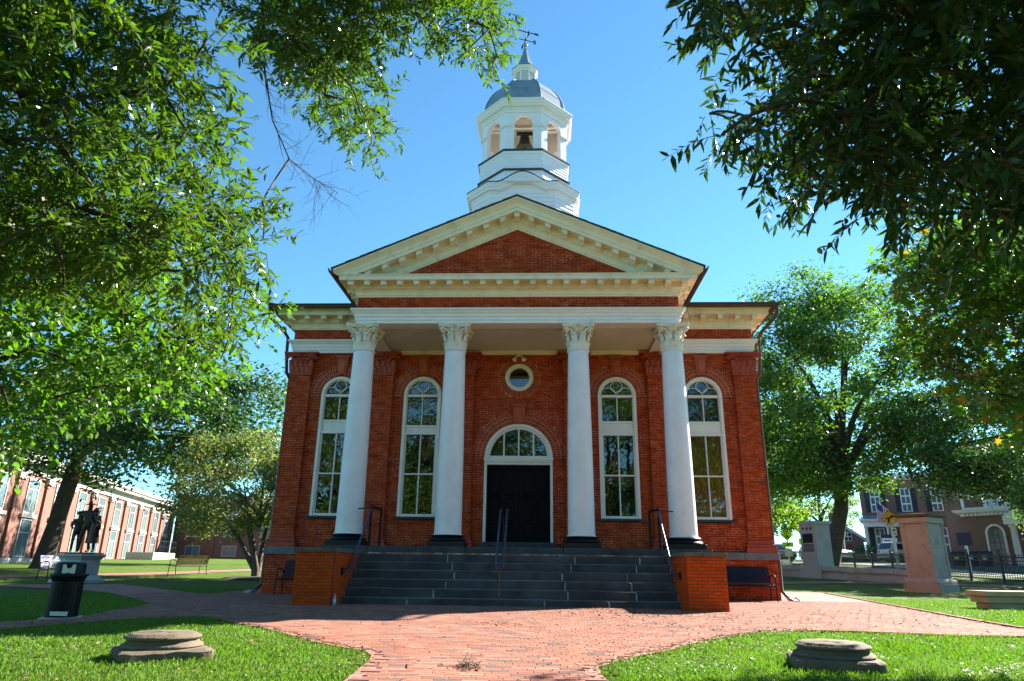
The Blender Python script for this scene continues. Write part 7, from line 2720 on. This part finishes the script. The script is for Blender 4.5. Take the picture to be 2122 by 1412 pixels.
# the wing that closes the far end
wg = empty('brick_annex_wing', (-42.0, 60.0, tz(-42, 60) - .2), R(3))
tag(wg, 'shaded brick wing closing the far lawn behind the small bronze-leaved tree', 'building')
wall_box(wg, 'wall', 0, 36, 0, 10, 0, 7.0, 'annex_brick')
ent = MB()
ent.sweep([(0, 0), (36, 0)], [(0, 6.3), (.1, 6.3), (.1, 6.7), (.5, 6.8), (.6, 7.1), (-.3, 7.12)])
fix_normals(ent.build('cornice', 'annex_trim', wg))
for i in range(8):
    xc = 2.5 + i * 4.2
    for z0_, z1_ in ((.3, 1.5), (2.6, 5.4)):
        fr_ = MB()
        fr_.box(xc - .85, xc + .85, -.06, .01, z0_, z1_)
        wo = fr_.build('window', 'annex_trim', wg)
        MB().box(xc - .75, xc - .03, -.075, -.062, z0_ + .1, z1_ - .1).build('pane', 'window_blue', wo)
        MB().box(xc + .03, xc + .75, -.075, -.062, z0_ + .1, z1_ - .1).build('pane', 'window_pale', wo)
    MB().box(xc + 1.8, xc + 2.4, -.12, -.002, 0, 6.29).build('pilaster', 'annex_brick', wg)
    MB().box(xc - 1.0, xc + 1.0, -.14, -.001, 2.4, 2.58).build('stone_sill', 'annex_trim', wg)
# ramp landing with rail in front of the annex
rp = empty('entrance_landing', (-36.6, 44.0, tz(-36.6, 44)), math.atan2(38.3, -10.5))
tag(rp, 'low concrete entrance landing with metal rail in front of the brick annex', 'landing')
MB().bbox(-4, 4, -2.4, -.2, -.1, .55, .02).build('slab', 'concrete', rp)
q = MB()
for i in range(9):
    q.tube([(-4 + i, -2.35, .5), (-4 + i, -2.35, 1.55)], .025, 6)
q.tube([(-4, -2.35, 1.55), (4, -2.35, 1.55)], .03, 6)
q.tube([(-4, -2.35, 1.05), (4, -2.35, 1.05)], .02, 6)
q.build('railing', 'iron', rp)

# small gabled brick house
gh = empty('gabled_house', (36.9, 67.8, 2.0), R(-22))
tag(gh, 'small brick house end with white gable trim and chimney beyond the street', 'house')
q = MB()
q.extr([(-3.4, -1.5), (2.6, -1.5), (2.6, 2.4), (-.4, 4.55), (-3.4, 2.4)], 0, 9)
fix_normals(q.build('wall', 'house_brick', gh))
q = MB()
for a, b in (((-.4, 4.62), (2.95, 2.22)), ((-.4, 4.62), (-3.75, 2.22))):
    q.obox((a[0], -.12, a[1]), (b[0], -.12, b[1]), .16, .20, (0, 0, 1))
q.build('gable_trim', 'white_paint', gh)
q = MB()
for s_ in (-1, 1):
    q.add([(-.4, -.2, 4.72), (-.4 + s_ * 3.45, -.2, 2.26), (-.4 + s_ * 3.45, 9.2, 2.26), (-.4, 9.2, 4.72), (-.4, -.2, 4.82), (-.4 + s_ * 3.45, -.2, 2.36), (-.4 + s_ * 3.45, 9.2, 2.36), (-.4, 9.2, 4.82)],
          [(0, 1, 2, 3), (4, 5, 6, 7), (0, 1, 5, 4), (1, 2, 6, 5)])
rf_ = fix_normals(q.build('roof', 'roof_shingle', gh))
MB().box(-.9, -.1, .3, 1.0, 4.0, 5.5).build('chimney', 'house_brick', rf_)
for xc in (-1.35, .95):
    wo = MB().box(xc - .42, xc + .42, -.06, .01, 2.15, 3.2).build('window', 'white_paint', gh)
    for dx in (-.2, .2):
        for dz in (2.42, 2.92):
            MB().box(xc + dx - .15, xc + dx + .15, -.075, -.062, dz - .2, dz + .2).build('pane', 'window_dark', wo)
    MB().box(xc - .35, xc + .35, -.1, 0.0, 1.3, 1.75).build('flower_box', 'sign_red', gh)

# house with the white porch
ph = empty('porch_house', (37.4, 56.2, 1.35), R(-25))
tag(ph, 'dark brick house with white columned porch and navy shutters', 'house')
wall_box(ph, 'wall', -2.4, 12, 3.0, 12, -1.2, 9.5, 'house_brick')
q = MB()
q.sweep([(-2.4, 3.0), (12, 3.0)], [(0, 9.0), (.1, 9.0), (.5, 9.3), (.55, 9.6), (-.2, 9.62)])
fix_normals(q.build('cornice', 'white_paint', ph))
for i, xc in enumerate((-.9, 2.1, 5.0, 8.0)):
    for z0_, z1_ in ((1.3, 3.9), (5.6, 8.1)):
        if z0_ < 2 and i == 1:
            continue
        wo = MB().box(xc - .5, xc + .5, 2.92, 3.01, z0_, z1_).build('window', 'white_paint', ph)
        for dx in (-.22, .22):
            for k in range(3):
                zc = z0_ + (z1_ - z0_) * (k + .5) / 3
                MB().box(xc + dx - .17, xc + dx + .17, 2.905, 2.918, zc - .34, zc + .34).build('pane', 'window_blue', wo)
        for dx in (-.78, .78):
            MB().box(xc + dx - .24, xc + dx + .24, 2.93, 2.999, z0_, z1_).build('shutter', 'shutter', ph)
dro_ = MB().box(1.5, 2.7, 2.9, 3.0, .9, 3.9).build('door', 'white_paint', ph)
MB().box(1.7, 2.5, 2.86, 2.898, .95, 3.1).build('door_panel', 'sign_red', dro_)
MB().box(1.75, 2.45, 2.87, 2.898, 3.25, 3.75).build('fanlight', 'window_dark', dro_)
wall_box(ph, 'porch_floor', -2.4, 3.6, .0, 2.99, .55, .85, 'white_paint')
wall_box(ph, 'porch_base', -2.3, 3.5, .1, 2.95, -1.2, .54, 'house_brick')
q = MB()
q.sweep([(-2.4, 3.0), (-2.4, .0), (3.6, .0), (3.6, 3.0)], [(-.3, 3.9), (0, 3.9), (0, 4.35), (.18, 4.4), (.30, 4.55), (.34, 4.7), (-.3, 4.72)])
po_ = fix_normals(q.build('porch_entablature', 'white_paint', ph))
MB().box(-2.2, 3.4, .2, 2.95, 4.0, 4.1).build('porch_ceiling', 'white_paint', ph)
q = MB().add([(-2.75, -.35, 4.73), (3.95, -.35, 4.73), (3.3, 3.0, 5.3), (-2.1, 3.0, 5.3)], [(0, 1, 2, 3)])
q.build('porch_roof', 'dome_metal', ph)
for xc in (-2.15, -.1, 1.4, 3.35):
    q = MB()
    q.box(xc - .2, xc + .2, .05, .45, .855, 1.0)
    q.lathe([(.16, 1.0), (.155, 2.0), (.13, 3.7), (.17, 3.75), (.19, 3.88)], 14, (xc, .25, 0))
    q.build('porch_column', 'white_paint', ph, True, 40)
q = MB()
for i in range(14):
    x = -2.0 + i * .14
    q.box(x - .02, x + .02, .2, .24, .9, 1.6)
q.box(-2.1, -.1, .18, .26, 1.6, 1.68)
for i in range(10):
    q.obox((-2.35, .1 - i * .22, .75 - i * .18), (-2.35, .1 - i * .22, 1.5 - i * .18), .04, .04)
q.obox((-2.35, .15, 1.55), (-2.35, -2.1, -.25), .06, .06)
q.build('balustrade', 'white_paint', ph)
for i in range(6):
    MB().box(-2.2, -.6, -.32 - i * .3, -.02 - i * .3, -1.2, .5 - i * .18).build('porch_step', 'concrete', ph)
# sign boards on the porch lawn
for x, y, z, lab, dk in ((34.6, 50.6, 2.3, 'white notice board with navy header in front of the porch', True), (36.6, 50.0, 2.2, 'white notice board beside the navy headed one', False)):
    t = empty('notice_board', (x, y, tz(x, y)), R(-28))
    tag(t, lab, 'notice board', 'notice boards')
    for dx in (-.5, .5):
        MB().tube([(dx, 0, -.1), (dx, 0, z + .2)], .05, 8).build('post', 'white_paint', t)
    MB().box(-.65, .65, -.04, .04, z - 1.0, z).build('panel', 'white_paint', t)
    if dk:
        MB().box(-.7, .7, -.06, .06, z + .005, z + .35).build('header', 'sign_blue', t)
    q = MB()
    for i in range(3):
        q.box(-.5, -.5 + random.uniform(.5, .95), -.05, -.041, z - .3 - i * .25, z - .2 - i * .25)
    q.build('print', 'sign_blue', t)
# flag on its staff, fixed to the porch roof
fg = empty('flag', (37.2, 54.4, 5.9), R(-25))
tag(fg, 'striped national flag hanging from a slanted staff over the porch', 'flag')
MB().tube([(.9, 1.0, -.3), (-1.5, -.6, 1.95)], .035, 8).build('staff', 'white_paint', fg)
plain('flag_red', (.50, .03, .04), .7, .05, 3)
plain('flag_white', (.75, .75, .75), .7, .03, 3)
plain('flag_blue', (.03, .05, .25), .7, .05, 3)
for i in range(9):
    q = MB()
    vs = []
    for j in range(9):
        v = j / 8
        x = -1.45 + i * .095 + .10 * math.sin(v * 5 + i * .3) * v
        for dx in (0, .095):
            vs.append((x + dx, -.55 + (x + 1.45 + dx) * .6 + .05 * math.sin(v * 6 + i), 1.75 - (i * .095 + dx) * .8 - v * 1.9))
    fs = [(2 * j, 2 * j + 1, 2 * j + 3, 2 * j + 2) for j in range(8)]
    q.add(vs, fs)
    q.build('stripe', 'flag_red' if i % 2 else 'flag_white', fg, True)
    if i < 5:
        q = MB()
        q.add([(x, y - .01, z) for x, y, z in vs[:8]], fs[:3])
        q.build('canton', 'flag_blue', fg, True)

# large brick house at the right edge with its white-balustraded annex
bh = empty('brick_mansion', (37.6, 43.0, 1.0), R(-58))
tag(bh, 'tall dark brick house behind the railing with pale downpipe', 'house')
wall_box(bh, 'wall', -1.5, 16, 0, 10, -1, 10.8, 'house_brick')
q = MB()
q.sweep([(-1.5, 10), (-1.5, 0), (16, 0)], [(0, 10.2), (.1, 10.2), (.45, 10.5), (.5, 10.8), (-.2, 10.82)])
fix_normals(q.build('cornice', 'white_paint', bh))
MB().tube([(.2, -.1, -1), (.2, -.1, 10.1)], .11, 8).build('downpipe', 'white_paint', bh)
for xc in (2.6, 5.6, 9.0, 12.5):
    for z0_ in (4.6, 7.6):
        wo = MB().box(xc - .55, xc + .55, -.08, .01, z0_, z0_ + 2.1).build('window', 'white_paint', bh)
        for dx in (-.26, .26):
            for k in range(2):
                MB().box(xc + dx - .2, xc + dx + .2, -.1, -.082, z0_ + .15 + k * .95, z0_ + .95 + k * .95).build('pane', 'window_blue', wo)
an = empty('mansion_annex', (34.0, 37.0, 1.0), R(-58))
tag(an, 'single storey brick annex with white balustrade, arched window and columned porch', 'house')
wall_box(an, 'wall', 0, 12, 0, 3.5, -1, 4.2, 'far_brick_wall' if 'far_brick_wall' in MATS else 'house_brick')
q = MB()
q.sweep([(0, 3.5), (0, 0), (12, 0)], [(0, 3.95), (.08, 3.95), (.12, 4.1), (.42, 4.25), (.5, 4.45), (-.2, 4.47)])
fix_normals(q.build('cornice', 'white_paint', an))
for i in range(20):
    MB().box(.2 + i * .3, .38 + i * .3, -.36, -.1, 4.0, 4.12).build('dentil', 'white_paint', an)
q = MB()
q.box(.05, 12, .05, .3, 4.48, 4.62)
q.box(.05, 12, .05, .3, 5.45, 5.58)
for x in (.05, 1.7, 3.3, 4.9):
    q.box(x, x + .22, .02, .33, 4.62, 5.6)
bo_ = q.build('balustrade', 'white_paint', an)
for k in range(3):
    for i in range(7):
        x = 1.7 * k + .35 + i * .18 + (0 if k != 1 else .05)
        if k == 1:
            MB().lathe([(.05, 4.62), (.08, 4.8), (.05, 5.0), (.08, 5.2), (.05, 5.45)], 6, (x, .18, 0)).build('baluster', 'white_paint', bo_)
    if k != 1:
        MB().box(1.65 * k + .3, 1.65 * k + 1.6, .1, .22, 4.63, 5.44).build('brick_panel', 'house_brick', bo_)
q = MB()
q.arcband(2.2, 2.6, .55, .70, -.1, .02, 0, pi, 18)
q.box(1.5, 1.65, -.1, .02, .4, 2.6)
q.box(2.75, 2.9, -.1, .02, .4, 2.6)
q.box(1.5, 2.9, -.12, .02, .25, .4)
wo = q.build('arched_window', 'white_paint', an)
for i in range(3):
    for k in range(5):
        MB().box(1.67 + i * .365, 1.67 + i * .365 + .33, -.04, -.012, .44 + k * .5, .44 + k * .5 + .45).build('pane', 'window_blue', wo)
for x in (4.0, 5.0, 6.8, 7.8):
    MB().lathe([(.26, -.5), (.25, 0), (.2, 2.9), (.28, 3.0), (.28, 3.15)], 16, (x, -1.1, 0)).build('porch_column', 'white_paint', an, True, 40)
MB().box(3.6, 8.2, -1.5, -.001, 3.16, 3.7).build('porch_entablature', 'white_paint', an)
q = MB()
q.extr([(3.5, 3.71), (8.3, 3.71), (5.9, 5.0)], -1.5, .0)
fix_normals(q.build('porch_pediment', 'white_paint', an))
q = MB()
for i in range(16):
    q.tube([(1.0 + i * .22, -1.9, -.6), (1.0 + i * .22, -1.9, .35)], .02, 5)
q.tube([(1.0, -1.9, .35), (4.5, -1.9, .35)], .03, 6)
q.build('stair_rail', 'iron', an)
bn = empty('recycling_bin', (31.6, 32.3, tz(31.6, 32.3)), R(-50))
for i, dx in enumerate((-.9, 0.0, .9)):
    b_ = empty('recycling_bin', (31.6 + dx * .65, 32.6 - dx * .75, tz(31.6, 32.3)), R(-50))
    tag(b_, 'blue wheeled recycling bin behind the railing, %s of three' % ('the farthest', 'the middle', 'the nearest')[i], 'recycling bin', 'recycling bins')
    MB().add([(-.26, -.26, 0), (.26, -.26, 0), (.26, .26, 0), (-.26, .26, 0), (-.32, -.33, .95), (.32, -.33, .95), (.32, .33, .95), (-.32, .33, .95)], [(0, 3, 2, 1), (4, 5, 6, 7), (0, 1, 5, 4), (1, 2, 6, 5), (2, 3, 7, 6), (3, 0, 4, 7)]).build('body', 'sign_blue', b_)
    MB().add([(-.34, -.36, .955), (.34, -.36, .955), (.34, .36, .955), (-.34, .36, .955), (-.30, -.3, 1.04), (.30, -.3, 1.04), (.3, .33, 1.06), (-.3, .33, 1.06)], [(4, 5, 6, 7), (0, 1, 5, 4), (1, 2, 6, 5), (2, 3, 7, 6), (3, 0, 4, 7)]).build('lid', 'sign_blue', b_)
    MB().box(-.15, .15, -.345, -.30, .45, .75).build('emblem_panel', 'white_plate', b_)
bpy.data.objects.remove(bn)


# ---- clipped shrubs by the porch
def shrub(label, x, y, r_, h, mat='far_leaf_dark'):
    t = empty('shrub', (x, y, tz(x, y)))
    tag(t, label, 'shrub', 'shrubs by the street')
    n_ = 1800
    u = unit(rng.normal(0, 1, (n_, 3)))
    P = u * (rng.random((n_, 1)) ** .3) * np.array([r_, r_, h * .55]) + np.array([0, 0, h * .5])
    c = link(bpy.data.objects.new('foliage', leaf_mesh('foliage', P, rng.normal(0, 1, (n_, 3)), u + rng.normal(0, .4, (n_, 3)), np.full(n_, .2), np.full(n_, .1), 'card', mat)), t)
    tag(c, kind='stuff')
    q = MB()
    for i in range(4):
        a = i * 1.6
        q.tube([(0, 0, -.1), (math.cos(a) * r_ * .3, math.sin(a) * r_ * .3, h * .6)], [.05, .015], 6)
    q.build('stem', 'bark', t)


shrub('dark spreading evergreen shrub under the porch steps', 33.6, 53.6, 1.7, 1.7)
shrub('dark evergreen shrub in front of the porch columns', 38.4, 51.2, 1.9, 1.7)
shrub('spiky pale ornamental grass clump at the porch lawn edge', 34.2, 48.4, 1.1, 1.2, 'far_leaf')
shrub('leafy shrub left of the gabled house wall', 31.2, 57.5, 1.5, 1.6)

# ================================================================== GRASS, LITTER
def lawn_blades(n, x0, x1, y0, y1, hmean, wd, keepf=None):
    X = rng.uniform(x0, x1, n)
    Y = rng.uniform(y0, y1, n)
    d = np.hypot(X - CAM.x, Y - CAM.y)
    # thin out with distance so that the picture density stays even
    keep = rng.random(n) < np.clip((6.5 / d) ** 1.6, .05, 1)
    keep &= ~in_poly_np(X, Y, PLAZA)
    keep &= ~((np.abs(X) < 7.3) & (Y > -.2))
    P = np.stack([X, Y, np.full(n, -.01)], 1)
    v, _ = in_view(P + np.array([0, 0, .03]))
    dd = P - np.array(CAM)
    z = dd @ np.array(fw)
    u_ = 1061 + 1409.94 * (dd @ np.array(rt2)) / np.maximum(z, .01)
    keep &= (z > 1) & (u_ > -150) & (u_ < 2270)
    P = P[keep]
    d = d[keep]
    m = len(P)
    sc = np.clip(d / 7, 1, 2.0)
    L_ = hmean * rng.uniform(.45, 1.3, m) * (1 + .25 * np.sin(P[:, 0] * 2.3) * np.cos(P[:, 1] * 1.9))
    A = rng.normal(0, .55, (m, 3)) + np.array([0, 0, 1.])
    A[:, 2] = np.abs(A[:, 2]) * .8 + .25
    Nn = rng.normal(0, 1, (m, 3)) * np.array([1, 1, .3])
    patch = .5 + .5 * np.sin(P[:, 0] * 1.1 + 2 * np.sin(P[:, 1] * .7)) * np.cos(P[:, 1] * 1.3)
    rv = np.clip(.35 * patch + .65 * rng.random(m), 0, .999)
    return P, A, Nn, L_, wd * sc * rng.uniform(.7, 1.3, m), rv


P, A, Nn, L_, Wd, rv = lawn_blades(1300000, -12, 14, -16.2, 3, .040, .0075)
g = link(bpy.data.objects.new('grass', leaf_mesh('grass', P, A, Nn, L_, Wd, 'card', 'grass_blade', rv)))
tag(g, 'short mown green grass of the courthouse lawns', 'grass', kind='stuff')


# clover and broad weeds among the blades
n_ = 260000
X, Y = rng.uniform(-12, 14, n_), rng.uniform(-16.2, -1, n_)
d_ = np.hypot(X - CAM.x, Y - CAM.y)
pt = np.sin(X * 1.7 + 1.3 * np.sin(Y * 1.1)) * np.cos(Y * 1.5 + X * .4) + .35 * np.sin(X * 5.1) * np.sin(Y * 4.3)
kp = (rng.random(n_) < np.clip((6.5 / d_) ** 1.6, .05, 1)) & (pt > .15) & ~in_poly_np(X, Y, PLAZA) & ~((np.abs(X) < 7.3) & (Y > -.2))
P = np.stack([X, Y, rng.uniform(.008, .03, n_)], 1)[kp]
v_, z_ = in_view(P)
P = P[v_]
m = len(P)
cw = link(bpy.data.objects.new('clover', leaf_mesh('clover', P, rng.normal(0, 1, (m, 3)) * np.array([1, 1, .2]), rng.normal(0, .35, (m, 3)) + np.array([0, 0, 1.]), rng.uniform(.014, .03, m), rng.uniform(.012, .024, m), 'broad', 'grass_blade')))
tag(cw, 'low clover patches mixed into the mown lawn', 'clover', kind='stuff')


# fallen leaves: strewn over paving and lawn, drifted near the steps and along the lawn edges
def litter(pts, size, lift):
    m = len(pts)
    P = np.column_stack([pts, np.full(m, lift) + rng.uniform(0, .012, m)])
    A = rng.normal(0, 1, (m, 3)) * np.array([1, 1, .15])
    Nn = rng.normal(0, .35, (m, 3)) + np.array([0, 0, 1.])
    L_ = size * rng.uniform(.4, 1.2, m)
    return P, A, Nn, L_, L_ * rng.uniform(.25, .55, m)


sets = []
q = np.column_stack([rng.uniform(-7, 9, 2600), rng.uniform(-15.5, -4.9, 2600)])
sets.append(q[in_poly_np(q[:, 0], q[:, 1], PLAZA)])
for c, s, n_ in (((2.3, -6.3), (.9, .42), 620), ((1.6, -5.3), (1.0, .2), 420), ((.0, -9.4), (.28, .22), 130), ((2.9, -7.4), (.8, .5), 330), ((6.4, -5.2), (1.2, .8), 160), ((5.6, -7.6), (1.1, .5), 230), ((5.9, -1.3), (.7, .25), 120), ((3.0, -9.6), (.8, .5), 200)):
    sets.append(rng.normal(0, 1, (n_, 2)) * np.array(s) + np.array(c))
ed = [(-.77, -14.54), (-.93, -13.07), (-1.58, -12.31), (-2.98, -10.51)]
ed2 = [(1.19, -14.3), (1.18, -13.65), (1.62, -12.78), (2.12, -12.1), (2.88, -10.8), (4.18, -9.52), (4.85, -9.39)]
for e, n_ in ((ed, 260), (ed2, 620)):
    for a_, b_ in zip(e[:-1], e[1:]):
        a_, b_ = np.array(a_), np.array(b_)
        k = int(n_ * np.linalg.norm(b_ - a_) / 6)
        t = rng.random((k, 1))
        sets.append(a_ * (1 - t) + b_ * t + rng.normal(0, .10, (k, 2)))
q = np.concatenate(sets)
ok = ~((np.abs(q[:, 0]) < 4.45) & (q[:, 1] > -4.85)) & ~((np.abs(q[:, 0]) > 3.55) & (np.abs(q[:, 0]) < 4.45) & (q[:, 1] > -5.55)) & ~((np.abs(q[:, 0]) < 7.3) & (q[:, 1] > -.15))
q = q[ok]
A1 = litter(q, .045, .018)
q2 = np.column_stack([rng.uniform(-8, 10, 3000), rng.uniform(-15.8, -3, 3000)])
q2 = q2[~in_poly_np(q2[:, 0], q2[:, 1], PLAZA) & ~((np.abs(q2[:, 0]) < 7.3) & (q2[:, 1] > -.2))]
A2 = litter(q2, .05, .03)
both = [np.concatenate([a, b]) for a, b in zip(A1, A2)]
lt = link(bpy.data.objects.new('fallen_leaves', leaf_mesh('fallen_leaves', *both, 'broad', 'dead_leaf')))
tag(lt, 'dry brown leaves strewn over the paving and lawn', 'fallen leaves', kind='stuff')
# mulch ring under the small tree
mr = MB().lathe([(1.5, -.02), (1.2, .05), (.5, .09), (0, .1)], 20, (0, 0, 0), caps=False).build('mulch_bed', 'mulch', None, True, 60, (-12.1, 11.5, tz(-12.1, 11.5)))
tag(mr, 'low ring of dark mulch around the small bronze-leaved tree', 'mulch bed')
